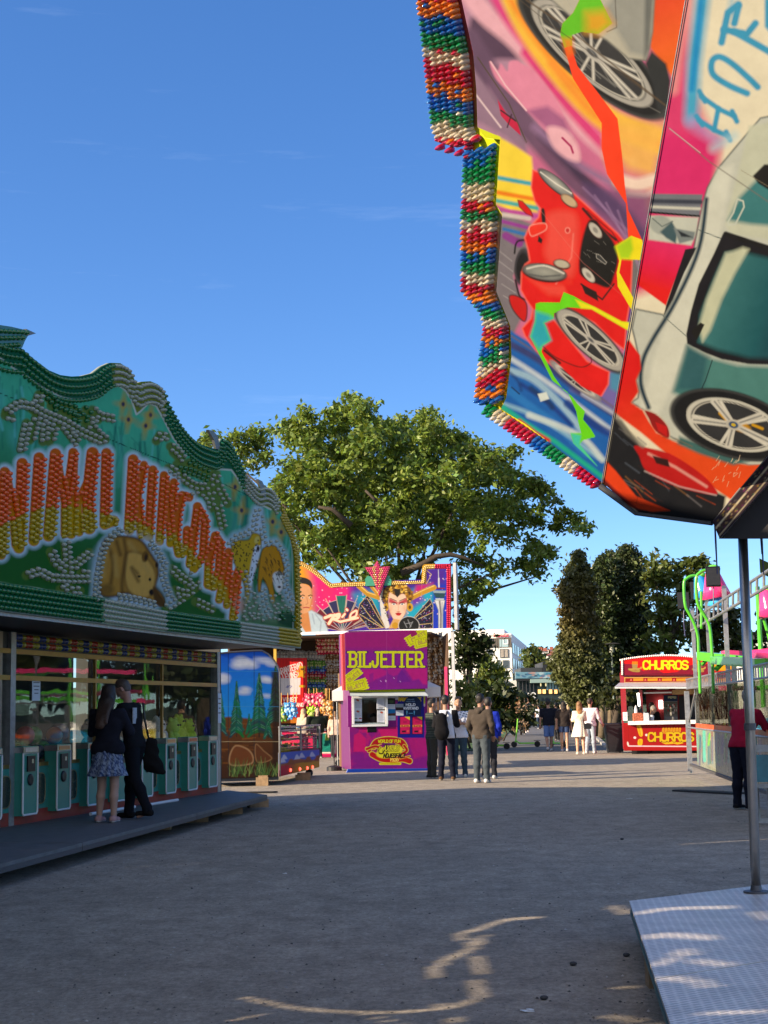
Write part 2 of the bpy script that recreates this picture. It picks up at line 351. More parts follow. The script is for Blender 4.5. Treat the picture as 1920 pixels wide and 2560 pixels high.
def bulbs_geo(Ps,n,r,cols,h=1.0,seg=6,up=None):
 """ribbed cabochon bulbs on a plane; returns V,F,C arrays"""
 n=np.asarray(n,float)/np.linalg.norm(n);a=np.cross(n,[0,0,1]);a/=np.linalg.norm(a);b=np.cross(n,a)
 prof=[(1.0,0),(1.0,.25),(.75,.8),(.3,1.15)]
 T=np.array([rr*r*(math.cos(2*math.pi*k/seg)*a+math.sin(2*math.pi*k/seg)*b)+n*z*r*h for rr,z in prof for k in range(seg)]+[n*1.25*r*h])
 Fq=[(i*seg+k,i*seg+(k+1)%seg,(i+1)*seg+(k+1)%seg,(i+1)*seg+k)for i in range(3)for k in range(seg)]
 Ft=[(3*seg+k,3*seg+(k+1)%seg,len(T)-1,len(T)-1)for k in range(seg)]
 Ps=np.asarray(Ps);N=len(Ps);V=(Ps[:,None]+T[None]).reshape(-1,3)
 F3=np.array([f[:3]for f in Ft]);Fq=np.array(Fq)
 return V,Fq,F3,len(T),T
def add_bulbs(Ps,n,r,cols,parent,m,h=1.0,near=None,tag_stuff=True):
 """the 100 nearest bulbs are parts of their own, the rest one part"""
 Ps=np.asarray(Ps);cols=np.asarray(cols,float)
 if not len(Ps):return
 order=np.argsort(np.linalg.norm(Ps-C0,axis=1));first=order[:100];rest=order[100:]
 V,Fq,F3,nt_,T=bulbs_geo(Ps[:1],n,r,None,h)
 protos={}
 org,rz=ORG[parent.name]
 def geo(idx,local):
  Vv=(Ps[idx][:,None]+T[None]).reshape(-1,3)if not local else T.copy()
  k=len(idx)if not local else 1
  off=(np.arange(k)*len(T))[:,None,None]
  fq=(off+Fq[None]).reshape(-1,4);f3=(off+F3[None]).reshape(-1,3)
  faces=[tuple(x)for x in fq.tolist()]+[tuple(x)for x in f3.tolist()]
  return Vv,faces
 for i in first:
  key=tuple(np.round(cols[i],3))
  if key not in protos:
   Vv,fc=geo([i],True)
   o=link('bulb',Vv,fc,m,parent,colr=np.tile(cols[i],(len(Vv),1)),smooth=True,local=True)
   protos[key]=o
  else:
   o=protos[key].copy();col.objects.link(o)
  o.location=tuple(Ps[i]-org)
 if len(rest):
  Vv,fc=geo(rest,False)
  link('bulbs',Vv,fc,m,parent,colr=np.repeat(cols[rest],len(T),axis=0),smooth=True,kind='stuff')
def along(P,sp,start=0.0):
 P=np.asarray(P,float);d=np.linalg.norm(np.diff(P,axis=0),axis=1);L=np.concatenate([[0],np.cumsum(d)])
 s=np.arange(start,L[-1],sp);return np.stack([np.interp(s,L,P[:,i])for i in range(P.shape[1])],-1)
# ================================================================== GROUND AND SETTING
def groundmat():
 m=bpy.data.materials.new('gravel');m.use_nodes=True;t=m.node_tree;b=t.nodes['Principled BSDF']
 co=t.nodes.new('ShaderNodeTexCoord')
 def noise(s,d=8,r=.65,st=None):
  n=t.nodes.new('ShaderNodeTexNoise');n.inputs['Scale'].default_value=s;n.inputs['Detail'].default_value=d;n.inputs['Roughness'].default_value=r
  if st:
   mpp=t.nodes.new('ShaderNodeMapping');mpp.inputs['Scale'].default_value=st
   t.links.new(co.outputs['Object'],mpp.inputs[0]);t.links.new(mpp.outputs[0],n.inputs['Vector'])
  else:t.links.new(co.outputs['Object'],n.inputs['Vector'])
  return n
 big=noise(.35,6,.7);mid=noise(3.6,10,.82,(1,.7,1));fine=noise(26,7,.85,(1,.6,1));patch=noise(.9,5,.6)
 r1=t.nodes.new('ShaderNodeValToRGB');e=r1.color_ramp.elements
 e[0].position=.36;e[0].color=(.225,.198,.160,1);e[1].position=.66;e[1].color=(.42,.368,.298,1)
 t.links.new(mid.outputs[0],r1.inputs[0])
 r2=t.nodes.new('ShaderNodeMapRange');r2.inputs[1].default_value=.3;r2.inputs[2].default_value=.7;r2.inputs[3].default_value=.86;r2.inputs[4].default_value=1.12
 t.links.new(big.outputs[0],r2.inputs[0])
 r3=t.nodes.new('ShaderNodeMapRange');r3.inputs[1].default_value=.25;r3.inputs[2].default_value=.75;r3.inputs[3].default_value=.42;r3.inputs[4].default_value=1.6
 t.links.new(fine.outputs[0],r3.inputs[0])
 mm=t.nodes.new('ShaderNodeMath');mm.operation='MULTIPLY';t.links.new(r2.outputs[0],mm.inputs[0]);t.links.new(r3.outputs[0],mm.inputs[1])
 sc=t.nodes.new('ShaderNodeVectorMath');sc.operation='SCALE';t.links.new(r1.outputs[0],sc.inputs[0]);t.links.new(mm.outputs[0],sc.inputs['Scale'])
 # darker damp streaks
 r4=t.nodes.new('ShaderNodeMapRange');r4.inputs[1].default_value=.56;r4.inputs[2].default_value=.7;r4.inputs[4].default_value=.3
 t.links.new(patch.outputs[0],r4.inputs[0])
 mx=t.nodes.new('ShaderNodeMix');mx.data_type='RGBA';mx.inputs['B'].default_value=(.165,.148,.122,1)
 t.links.new(r4.outputs[0],mx.inputs['Factor']);t.links.new(sc.outputs[0],mx.inputs['A']);t.links.new(mx.outputs['Result'],b.inputs['Base Color'])
 b.inputs['Roughness'].default_value=.92;b.inputs['Specular IOR Level'].default_value=.25
 ad=t.nodes.new('ShaderNodeMath');ad.operation='MULTIPLY_ADD';ad.inputs[1].default_value=.7
 t.links.new(fine.outputs[0],ad.inputs[0]);t.links.new(mid.outputs[0],ad.inputs[2])
 bp=t.nodes.new('ShaderNodeBump');bp.inputs['Strength'].default_value=.75;bp.inputs['Distance'].default_value=.035
 t.links.new(ad.outputs[0],bp.inputs['Height']);t.links.new(bp.outputs[0],b.inputs['Normal'])
 return m
b=MB();b.quad((-2500,-300,0),(2500,-300,0),(2500,4000,0),(-2500,4000,0))
tag(b.build('ground',groundmat()),kind='structure')
g_=np.random.default_rng(77);N_=5200;yy_=6.2+22*g_.random(N_)**2;xx_=(g_.random(N_)-.5)*.62*yy_;rs_=(.0025+.007*g_.random(N_)**3)*(1+yy_*.03)
oc=np.array([(1,0,0),(0,1,0),(-1,0,0),(0,-1,0),(0,0,.7),(0,0,-.5)],float);VV_=np.stack([xx_,yy_,rs_*.2],-1)[:,None]+oc[None]*rs_[:,None,None]*g_.uniform(.6,1.3,(N_,6,1))
FF_=(np.arange(N_)*6)[:,None,None]+np.array([(0,1,4),(1,2,4),(2,3,4),(3,0,4)])[None];tt_0=g_.choice([.05,.12,.3,.42],N_,p=[.3,.3,.25,.15])
o_=link('gravel_stones',VV_.reshape(-1,3),FF_.reshape(-1,3),mat('stone_bits',vc=True,rough=.85,var=.2,scale=5),colr=np.repeat(np.stack([tt_0*1.05,tt_0,tt_0*.92],-1),6,axis=0));tag(o_,kind='stuff')
m_steel=mat('steel',(.42,.42,.42),.32,.9,.2,30)
m_dsteel=mat('dark_steel',(.10,.10,.11),.5,.5,.2,20)
m_gal=mat('galvanised',(.38,.39,.40),.45,.75,.25,14,bump=.12,bscale=30)
m_gold=mat('gold_metal',(.34,.22,.07),.35,.75,.15,10)
m_black=mat('black_plastic',(.012,.012,.014),.45,0,.3,20)
m_white=mat('white_paint',(.72,.73,.74),.45,0,.06,6,dirt=.12)
m_wood=mat('raw_timber',(.30,.20,.11),.8,0,.35,12,bump=.3)
m_redp=mat('red_paint',(.30,.035,.02),.55,0,.3,9,dirt=.6)
m_teal=mat('teal_paint',(.035,.25,.20),.35,0,.10,7,dirt=.18)
m_vc=mat('painted_board',vc=True,rough=.5,var=.08,scale=9,spec=.2)
m_vcm=mat('matte_colours',vc=True,rough=.75,var=.12,scale=22)
m_bulb=mat('bulb_plastic',vc=True,rough=.16,var=.12,scale=40,spec=.7,coat=.4)
m_pile=mat('plush_pile',vc=True,rough=.95,var=.3,scale=45,bump=.7,bscale=120,spec=.15)
GLASS=glassmat('window_glass',(.9,.93,.91),.9,1.6)
GLASS2=glassmat('clear_screen',(.86,.9,.9),.9,1.45)
# ================================================================== ARCADE STALL WITH THE JUNGLE SIGN
TA=lambda L:np.asarray(L,float)*.4702+np.array([0,780.])
S1,S0=gnd(0,1527,2.6),gnd(745,1620,2.6)
ds=S0-S1;ds[2]=0;ds/=np.linalg.norm(ds);ns_=np.array([ds[1],-ds[0],0])
G0=gnd(538,1980,.22);G0[2]=0
def W(s,o,z):return G0+ds*s+ns_*o+np.array([0,0,z])
def Ws(u,v,o=0.0):
 return S0+ds*u+ns_*o+np.array([0,0,v-2.6])
def s_uv(P):
 Q=np.array([onp(p[0],p[1],S0,ns_)for p in P]);return np.stack([(Q-S0)@ds,Q[:,2]],-1)
arc=thing('arcade_stall',(G0[0],G0[1],0),'green fairground arcade with glazed prize cabinets under a tall jungle sign of bulbs','arcade stall')
TOPA=[(-420,40),(-250,60),(0,165),(105,185),(150,225),(200,265),(260,310),(320,335),(380,343),(440,340),(500,325),(545,290),(590,270),(640,272),(690,305),(725,380),(760,370),(800,368),(840,385),(875,425),(890,475),(920,530),(960,600),(1010,660),(1060,700),(1110,720),(1150,728),(1185,672),(1230,710),(1270,780),(1300,850),(1335,895),(1370,930),(1410,925),(1450,950),(1480,1000),(1510,1060),(1545,1130),(1570,1210),(1588,1310),(1593,1450),(1596,1600),(1599,1785)]
BOTA=[(-420,1525),(0,1590),(540,1657),(880,1702),(1270,1743),(1599,1788)]
LET=[([(25,850),(5,1290)],52),([(35,860),(70,1080),(85,1240)],44),([(118,805),(100,1255)],56),([(208,775),(180,1215)],56),([(295,755),(258,1190)],58),([(300,770),(345,1010),(345,1180)],42),([(388,745),(350,1010)],42),([(390,750),(378,1180)],50),([(492,750),(465,1000),(475,1150)],62),([(470,900),(410,1020),(420,1170)],44),([(566,750),(556,1130),(605,1110)],52),([(708,785),(686,1160)],54),([(765,812),(735,960),(712,970)],40),([(728,965),(752,1190)],46),([(812,840),(790,1195)],46),([(872,868),(848,1220)],42),([(880,890),(906,1200)],40),([(924,905),(905,1230)],40),([(1005,985),(968,975),(945,1060),(932,1200),(950,1285),(990,1270),(995,1160)],44),([(1050,1035),(1010,1340)],44),([(1050,1035),(1090,1110),(1080,1290),(1030,1365)],44),([(1145,1190),(1110,1330),(1105,1450),(1135,1460),(1165,1370),(1172,1230),(1145,1190)],44),([(1215,1275),(1165,1530)],40),([(1220,1290),(1205,1560)],36),([(1268,1370),(1215,1500)],36),([(1270,1375),(1238,1625)],40)]
SPLIT=np.array([(-400,1150),(0,1130),(130,1070),(240,1040),(440,1040),(600,1090),(700,1110),(800,1160),(920,1190),(1000,1270),(1090,1350),(1180,1450),(1230,1560),(1270,1640)],float)
FERN=[([(30,530),(90,490),(160,500),(230,540),(330,580),(430,640),(540,690)],'w'),([(25,550),(60,560)],'w'),([(140,590),(125,650),(110,730)],'w'),([(190,560),(160,680)],'w'),([(235,560),(228,690)],'w'),([(290,590),(262,690)],'w'),([(330,600),(400,690)],'w'),([(370,600),(410,670)],'w'),([(205,440),(185,490),(215,490)],'w'),([(120,480),(200,540),(300,610)],'w'),([(245,440),(290,490),(390,515),(440,575),(360,550),(270,500)],'g'),([(260,460),(340,520),(420,560)],'g'),([(430,545),(455,520),(470,560)],'g'),([(490,520),(520,550),(590,565)],'w'),([(480,545),(520,575)],'w'),([(470,595),(520,650),(560,680)],'w'),([(450,610),(500,680)],'w'),([(830,685),(850,655),(885,665)],'w'),([(905,715),(940,740),(965,775)],'w'),([(920,745),(950,775)],'w'),([(940,810),(1010,820),(1110,865)],'g'),([(1005,800),(1060,840),(1115,850)],'g'),([(960,830),(1050,860),(1100,885)],'g'),([(895,830),(960,875),(1020,920),(1080,930),(1130,900),(1150,860)],'w'),([(930,870),(1000,900),(1060,960),(1120,950)],'w'),([(1080,950),(1110,1000),(1120,1045)],'w'),([(1150,900),(1175,960),(1210,1020)],'w'),([(1140,950),(1160,1050),(1180,1140)],'w'),([(1040,930),(1030,980)],'w'),([(140,1400),(200,1378),(265,1412),(360,1420),(480,1420)],'w'),([(268,1275),(290,1330),(345,1372)],'w'),([(345,1222),(355,1340),(360,1480)],'w'),([(475,1280),(405,1335),(355,1385)],'w'),([(430,1390),(485,1398)],'w'),([(320,1475),(425,1482)],'w'),([(910,1365),(955,1410),(1005,1440)],'w'),([(995,1385),(1005,1500)],'w'),([(1072,1440),(985,1510),(890,1565)],'w'),([(1040,1540),(1125,1580)],'w'),([(930,1480),(985,1500)],'w'),([(640,1155),(590,1190),(550,1240),(530,1310),(515,1400),(505,1500),(520,1530)],'s'),([(665,1160),(700,1160)],'s'),([(790,1222),(832,1272),(868,1335),(858,1400),(880,1470),(912,1545)],'s'),([(620,1510),(720,1525),(830,1555)],'s'),([(615,1530),(700,1548),(800,1570)],'s'),([(1212,1240),(1250,1195),(1300,1180),(1340,1155)],'s'),([(1345,1170),(1350,1100),(1365,1050)],'s'),([(1375,1060),(1385,1120),(1400,1220)],'s'),([(1360,1100),(1365,1180)],'s'),([(1405,1235),(1460,1225),(1500,1280),(1520,1350),(1510,1440),(1530,1500),(1560,1560)],'s'),([(1290,1380),(1310,1440),(1320,1500)],'s'),([(1395,1470),(1400,1540),(1420,1600)],'s')]
m_paintA=mat('sign_paint',vc=True,rough=.75,var=.08,scale=9,spec=.04)
def paint_animal(p):
 p.tf(0,780,.4702)
 p.C[:]=lin((62,140,124))
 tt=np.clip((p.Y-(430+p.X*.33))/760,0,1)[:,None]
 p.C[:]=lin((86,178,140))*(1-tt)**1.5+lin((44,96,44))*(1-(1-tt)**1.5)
 r=random.Random(3)
 for i in range(75):
  x=r.uniform(-400,1560);y=330+x*.42+r.uniform(-60,120);L=r.uniform(140,360)
  p.line([(x,y),(x+r.uniform(-20,20),y+L*.5),(x+r.uniform(-30,30),y+L)],r.uniform(4,16),(40,105,90)if r.random()<.75 else(120,200,190),6,.55,sm=True)
  if r.random()<.6:p.line([(x,y+L*.4),(x+r.uniform(-60,60),y+L*.1)],5,(45,110,90),4,.5)
 for i in range(22):
  x=r.uniform(-200,1540);y=420+x*.45+r.uniform(0,330);p.ell(x,y,r.uniform(10,26),r.uniform(40,120),r.uniform(-12,12),(120,205,195),22,.3)
 for(x,y)in[(655,490),(683,572),(800,548),(775,605),(1250,930),(1285,1055),(1450,1115),(1495,1170)]:
  p.ell(x,y,12,55,8,(190,150,60),12,.8);p.ell(x,y,38,14,8,(200,150,70),12,.6);p.ell(x,y,9,12,0,(60,60,80),3)
 for pts,c in FERN:
  if c!='s':p.line(pts,46,(72,96,44),5,.9);p.line(pts,50,(140,160,80),3,.25)
  else:p.line(pts,52,(190,205,215),14,.75)
 for pts,w in LET:p.line(pts,w+36,(206,226,232),12,.85,sm=False)
 for pts,w in LET:
  P=np.array(pts,float);p.line(P,w+4,(204,104,44),3)
 idx=np.nonzero(np.all(np.abs(p.C-lin((204,104,44)))<.02,axis=1))[0]
 sy=np.interp(p.X[idx],SPLIT[:,0],SPLIT[:,1]);yb=np.clip((p.Y[idx]-sy+60)/70,0,1)[:,None]
 p.C[idx]=p.C[idx]*(1-yb)+lin((190,150,30))*yb
 # bear
 p.ell(690,1360,200,190,0,(190,205,215),30,.6)
 bear=[(560,1212),(620,1192),(700,1197),(755,1220),(790,1268),(818,1312),(836,1340),(840,1400),(822,1455),(858,1500),(876,1540),(858,1565),(815,1540),(770,1530),(700,1500),(660,1495),(600,1512),(540,1500),(528,1420),(540,1320),(545,1260)]
 p.poly(bear,(176,130,66),3,sm=True,edge=((70,45,25),16,.8))
 p.poly([(670,1290),(740,1280),(800,1330),(830,1400),(815,1480),(780,1520),(700,1500),(665,1430)],(206,160,90),8,sm=True,edge=((100,65,30),14,.6))
 for a in([(660,1210),(670,1300),(650,1420),(650,1490)],[(570,1230),(600,1330),(590,1440)],[(730,1390),(700,1360),(735,1430)],[(620,1220),(640,1290)]):p.line(a,16,(70,44,22),10,.75,sm=True)
 for a in([(590,1215),(560,1300),(550,1400)],[(690,1230),(720,1270)],[(760,1330),(790,1380)],[(610,1300),(620,1400)]):p.line(a,20,(196,158,94),12,.6,sm=True)
 p.ell(772,1300,18,30,10,(120,85,40),4);p.ell(776,1305,8,18,10,(60,40,25),4);p.ell(833,1345,8,14,0,(60,40,25),3)
 p.ell(797,1422,7,9,0,(10,8,8),2);p.ell(806,1490,14,16,0,(30,22,20),4);p.ell(740,1405,9,6,0,(20,14,10),2)
 p.poly([(815,1460),(850,1500),(876,1545),(855,1565),(820,1530)],(90,62,32),5,sm=True)
 p.ell(570,1475,36,30,0,(100,72,36),12,.7)
 # cheetah
 ch=[(1230,1240),(1255,1215),(1320,1212),(1340,1180),(1365,1178),(1385,1195),(1388,1240),(1375,1290),(1380,1330),(1345,1400),(1330,1480),(1320,1540),(1305,1540),(1300,1460),(1275,1400),(1245,1330)]
 p.poly(ch,(196,160,62),3,sm=True,edge=((110,80,30),8,.6));p.poly([(1355,1250),(1385,1260),(1378,1300),(1350,1400),(1330,1480),(1322,1420)],(214,220,224),5,sm=True)
 for i in range(110):
  x=r.uniform(1240,1372);y=r.uniform(1200,1430);k=p
  if y<1240 and x<1340 and y<1222:continue
  if x<1235+(y-1330)*.55:continue
  p.ell(x,y,3.6,4.6,0,(50,34,20),1.5,.9)
 p.ell(1366,1212,12,20,20,(214,190,110),3);p.ell(1372,1215,3,5,0,(20,16,10),1);p.poly([(1360,1245),(1385,1240),(1372,1290)],(225,225,225),3);p.ell(1372,1258,8,16,0,(40,20,20),3)
 # tiger
 tg=[(1390,1280),(1410,1250),(1450,1240),(1480,1262),(1500,1320),(1512,1370),(1508,1430),(1495,1480),(1480,1490),(1465,1460),(1450,1440),(1462,1520),(1455,1550),(1440,1540),(1425,1470),(1395,1420),(1385,1480),(1372,1480),(1375,1380)]
 p.poly(tg,(196,138,42),3,sm=True,edge=((90,60,24),7,.6))
 p.poly([(1450,1400),(1480,1380),(1508,1400),(1500,1470),(1480,1492),(1462,1470)],(226,222,210),5,sm=True)
 for i in range(30):
  x=r.uniform(1385,1495);y=1262+(abs(x-1440)*.45)+r.uniform(0,150);p.line([(x,y),(x+r.uniform(4,14),y+r.uniform(14,34))],5,(40,26,14),2,.85,taper=True)
 for i in range(8):p.line([(1468+i*6,1375+abs(i-3)*5),(1473+i*5,1398)],4,(40,26,14),1.5)
 p.ell(1474,1420,4,3,0,(20,20,10),1);p.ell(1497,1422,4,3,0,(20,20,10),1);p.ell(1485,1462,9,6,0,(70,30,24),2)
 p.poly([(1270,1500),(1560,1540),(1575,1660),(1290,1650)],(150,170,140),24,.5)
 p.ell(1270,1560,30,40,0,(214,150,130),14,.7);p.poly([(1475,1600),(1570,1600),(1575,1690),(1480,1660)],(30,70,45),10,.9)
 # band under the bulbs, seams, white piping
 top=np.array(TOPA,float);inn=np.array([(-420,190),(-200,215),(0,245),(80,305),(150,350),(230,405),(330,455),(400,467),(470,462),(530,440),(590,400),(630,390),(670,420),(700,470),(725,545),(745,530),(790,485),(830,500),(870,570),(920,670),(960,720),(1020,770),(1080,810),(1160,835),(1230,840),(1260,880),(1300,950),(1380,1020),(1440,1050)],float)
 up=np.concatenate([np.array([(-420,-200),(1700,-200),(1700,1200)]),np.array([(1500,1045)]),inn[::-1]])
 p.poly(up,(36,98,70),3)
 p.poly([(590,240),(700,290),(730,370),(800,350),(880,410),(890,500),(868,566),(828,498),(790,484),(745,530),(725,545),(700,468),(668,420),(630,390),(600,396)],(120,130,60),4)
 p.poly([(1305,850),(1500,930),(1530,1080),(1440,1050),(1380,1020),(1296,945)],(120,130,70),4)
 p.line(inn,9,(200,205,190),2);p.line([(0,432),(330,560),(560,668),(860,790),(1180,910),(1500,1060)],3,(25,60,50),1)
 p.line([(1490,1060),(1530,1150),(1552,1260),(1556,1420),(1558,1690)],4,(180,185,170),2)
 ri=np.array([(1480,1010),(1505,1070),(1528,1140),(1548,1220),(1562,1310),(1566,1450),(1566,1680)],float)
 p.poly(np.concatenate([ri,[(1700,1700),(1700,900)]]),(130,112,24),3)
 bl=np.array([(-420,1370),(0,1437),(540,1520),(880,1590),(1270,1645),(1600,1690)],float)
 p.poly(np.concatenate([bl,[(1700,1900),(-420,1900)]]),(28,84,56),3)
 for x0,x1,c in((540,880,(150,170,130)),(1270,1475,(150,170,130)),(1475,1600,(140,125,40))):
  yy=lambda x:np.interp(x,bl[:,0],bl[:,1]);p.poly([(x0,yy(x0)),(x1,yy(x1)),(x1,yy(x1)+160),(x0,yy(x0)+160)],c,2)
 p.line(bl,4,(180,200,170),2,.7)
 p.line(BOTA,9,(170,178,170),2)
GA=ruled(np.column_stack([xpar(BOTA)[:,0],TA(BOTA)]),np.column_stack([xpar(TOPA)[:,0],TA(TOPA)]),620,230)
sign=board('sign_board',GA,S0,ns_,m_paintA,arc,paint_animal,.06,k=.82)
horn=[(-260,30),(-60,60),(60,78),(120,92),(192,114),(150,124),(132,155),(118,190),(60,200),(-120,196),(-260,180)]
V=[onp(*q,S0+ns_*.006,ns_)for q in TA(horn)];MB().prism(V,-ns_*.05).build('leaf_horn',mat('horn_green',(.03,.14,.09),.4),arc)
for hp in([(1108,626),(1135,632),(1158,660),(1176,735),(1150,728),(1138,680)],[(1372,888),(1395,900),(1412,940),(1415,985),(1390,975),(1385,930)],[(140,90),(192,114),(150,126)]):
 V=[onp(*q,S0+ns_*.012,ns_)for q in TA(hp)];MB().prism(V,-ns_*.04).build('horn_tip',mat('horn_grey',(.13,.14,.13),.5),arc)
# bulbs
PS,CS=[],[]
GR,SV,YE,RD=lin((12,104,52)),lin((150,160,148)),lin((172,152,26)),lin((226,92,26))
def sb(uv,colour):
 for q in uv:PS.append(Ws(q[0],q[1],.004));CS.append(colour(q)if callable(colour)else colour)
bandpx=[q for q in TOPA if-420<=q[0]<=1500]
tuv=s_uv(TA(smooth_poly(bandpx,4,False)))
def offs(P,d):
 T=np.gradient(P,axis=0);T/=np.linalg.norm(T,axis=1)[:,None]+1e-9;return P+np.stack([T[:,1],-T[:,0]],-1)*d
xa_of=lambda q:(proj(Ws(q[0],q[1]))[0])/.4702
def band_col(q):
 x=xa_of(q);return GR if x<600 or 872<x<1300 else SV
for k in range(4):sb(along(offs(tuv,.045+.078*k),.098,.049*(k%2)),band_col)
euv=s_uv(TA([(1500,1045),(1525,1100),(1550,1150),(1572,1230),(1586,1310),(1590,1450),(1592,1600),(1594,1770)]))
for k in range(3):sb(along(offs(euv,.03+.08*k),.075,.037*(k%2)),YE)
b0=s_uv(TA([(-420,1395),(0,1452),(540,1533),(880,1600),(1270,1655),(1590,1700)]));b1=s_uv(TA([(-420,1500),(0,1570),(540,1640),(880,1686),(1270,1728),(1590,1772)]))
def bot_col(q):
 x=xa_of(q);return GR if x<540 or 880<x<1270 else(YE if x>1475 else SV)
for k in range(5):
 w=k/4;sb(along(b0*(1-w)+b1*w,.098,.049*(k%2)),bot_col)
huv=[s_uv(TA(q))for q in([(-250,90),(0,102),(110,108),(140,112)],[(-250,135),(0,140),(115,138)],[(-250,180),(0,180),(95,175)])]
for q in huv:sb(along(q,.095),GR)
def let_col(q):
 pp=proj(Ws(q[0],q[1]));x,y=pp[0]/.4702,(pp[1]-780)/.4702
 return RD if y<np.interp(x,SPLIT[:,0],SPLIT[:,1])else YE
seen=[]
for pts,w in LET:
 P=along(np.array(pts,float),30 if w>45 else 27,8)
 T=np.gradient(P,axis=0)if len(P)>1 else np.array([[0,1.]]);T/=np.linalg.norm(T,axis=1)[:,None]+1e-9;N=np.stack([-T[:,1],T[:,0]],-1)
 for j,o in enumerate((-.38,0,.38)if w>50 else(-.3,.3)):
  Q=P+N*w*o+T*(14 if j==1 else 0)
  keep=[q for q in Q if all((q[0]-s[0])**2+((q[1]-s[1])*1.0)**2>430 for s in seen)];seen+=keep
  if keep:sb(s_uv(TA(keep)),let_col)
for pts,c in FERN:
 P=along(np.array(pts,float),27,4)
 reps=(-14,14)if c!='s' else(-9,10)
 for j,o in enumerate(reps):
  T=np.gradient(P,axis=0)if len(P)>1 else np.array([[1.,0]]);T/=np.linalg.norm(T,axis=1)[:,None]+1e-9
  Q=P+np.stack([-T[:,1],T[:,0]],-1)*o+T*(10*j)
  keep=[q for q in Q if all((q[0]-s[0])**2+(q[1]-s[1])**2>360 for s in seen)];seen+=keep
  if keep:sb(s_uv(TA(keep)),GR if c=='g' else SV)
r=random.Random(5)
for i in range(330):
 q=(r.uniform(1290,1560),r.uniform(1490,1640))
 if(q[0]>1480 and q[1]>1590):c=GR
 else:c=SV
 if all((q[0]-s[0])**2+(q[1]-s[1])**2>330 for s in seen)and not(1370<q[0]<1395 and q[1]<1500):seen.append(q);sb(s_uv(TA([q])),c)
add_bulbs(PS,ns_,.028,CS,arc,m_bulb,1.5)
# board beyond the left of the picture, wavy like the visible half
uv=s_uv(TA([(-420,40)]))[0];uL=uv[0]
ev=[(uL,2.62)]+[(uL-k,2.62)for k in(30,)][0:1]
pts=[(uL,2.6)]+[(uL-.02-k*.6,4.9+.55*math.sin(k*.55+1.2)+.35*math.sin(k*.23))for k in range(0,4)];pts=pts+[(uL-.02-3*.6,2.6)]
MB().prism([Ws(u,v)for u,v in pts],-ns_*.06).build('sign_board',mat('sign_green',(.05,.26,.2),.4,var=.3,scale=2),arc)
# canopy, soffit and its dark lamps
uE=-23.0
oS=float((S0-G0)@ns_);uG=float((S0-G0)@ds)
b=MB();P=[W(uG,oS-.06,2.62),W(uG+.0,-2.8,2.62),W(uG-15.2,-2.8,2.62),W(uG-15.2,oS-.06,2.62)]
b.prism(P,(0,0,.16));b.build('canopy',m_dsteel,arc)
b=MB();b.prism([W(uG,oS-.05,2.60),W(uG,oS-.05,2.56),W(uG-15.2,oS-.05,2.56),W(uG-15.2,oS-.05,2.60)],-ns_*.04);b.build('canopy_rim',m_gal,arc)
PS2=[W(uG-.12-i*.115,oS-.2-j*.15,2.618)for i in range(110)for j in range(8)]
Vb,Fq,F3,nT,T=bulbs_geo(PS2[:1],(0,0,-1),.035,None,1.5)
PS2=np.array(PS2);Vv=(PS2[:,None]+T[None]).reshape(-1,3);off=(np.arange(len(PS2))*len(T))[:,None,None]
fc=[tuple(x)for x in(off+Fq[None]).reshape(-1,4).tolist()]+[tuple(x)for x in(off+F3[None]).reshape(-1,3).tolist()]
link('soffit_lamps',Vv,fc,mat('dull_lamp',(.16,.15,.13),.3,0,.2,30),arc,smooth=True,kind='stuff')
# body of the stall
b=MB();b.box(W(-6.7,-2.75,1.4),(13.8,.08,2.5),ax=(ds,ns_,np.array([0,0,1.])));b.box(W(.42,-1.4,1.4),(.06,2.7,2.5),ax=(ds,ns_,np.array([0,0,1.])));b.box(W(-13.65,-1.35,1.35),(.06,2.75,2.7),ax=(ds,ns_,np.array([0,0,1.])));b.build('back_wall',mat('dark_wall',(.035,.038,.042),.7,var=.3),arc)
AX=(ds,ns_,np.array([0,0,1.]))
MB().box(W(-6.7,-1.4,.60),(13.6,2.6,.06),ax=AX).build('cabinet_floor',mat('shelf_grey',(.12,.11,.10),.7),arc)
b=MB();b.box(W(-6.7,.0,.30),(13.6,.10,.17),ax=AX);b.build('base_rail',m_redp,arc)
b=MB();b.box(W(-6.7,-.02,.10),(13.6,.05,.18),ax=AX);b.build('base_frame',m_dsteel,arc)
for s_ in(.04,-7.25,-13.4):
 MB().box(W(s_,.0,1.36),(.13,.12,2.42),ax=AX).build('post',m_gal,arc)
MB().box(W(-7.55,.0,1.36),(.08,.10,2.42),ax=AX).build('post',mat('warm_post',(.30,.25,.20),.4,.6),arc)
# lamp strip
b=MB();b.box(W(-6.7,-.01,2.47),(13.4,.06,.20),ax=AX);b.build('lamp_strip',m_black,arc)
P3,C3=[],[]
for i in range(118):
 for j in range(2):
  c=[(.45,.40,.04),(.45,.40,.04),(.5,.06,.02),(.5,.06,.02),(.45,.40,.04),(.03,.06,.22),(.03,.06,.22)][(i)%7]
  s_=-.12-i*.092
  if-7.62<s_<-7.18:continue
  P3.append(W(s_,.02,2.425+j*.09));C3.append(c)
org_=ORG[arc.name][0]
Vb,Fq,F3,nT,T=bulbs_geo(P3[:1],ns_,.042,None,.8)
P3=np.array(P3);Vv=(P3[:,None]+T[None]).reshape(-1,3);off=(np.arange(len(P3))*len(T))[:,None,None]
fc=[tuple(x)for x in(off+Fq[None]).reshape(-1,4).tolist()]+[tuple(x)for x in(off+F3[None]).reshape(-1,3).tolist()]
link('strip_lamps',Vv,fc,m_bulb,arc,colr=np.repeat(np.array(C3),len(T),axis=0),smooth=True,kind='stuff')
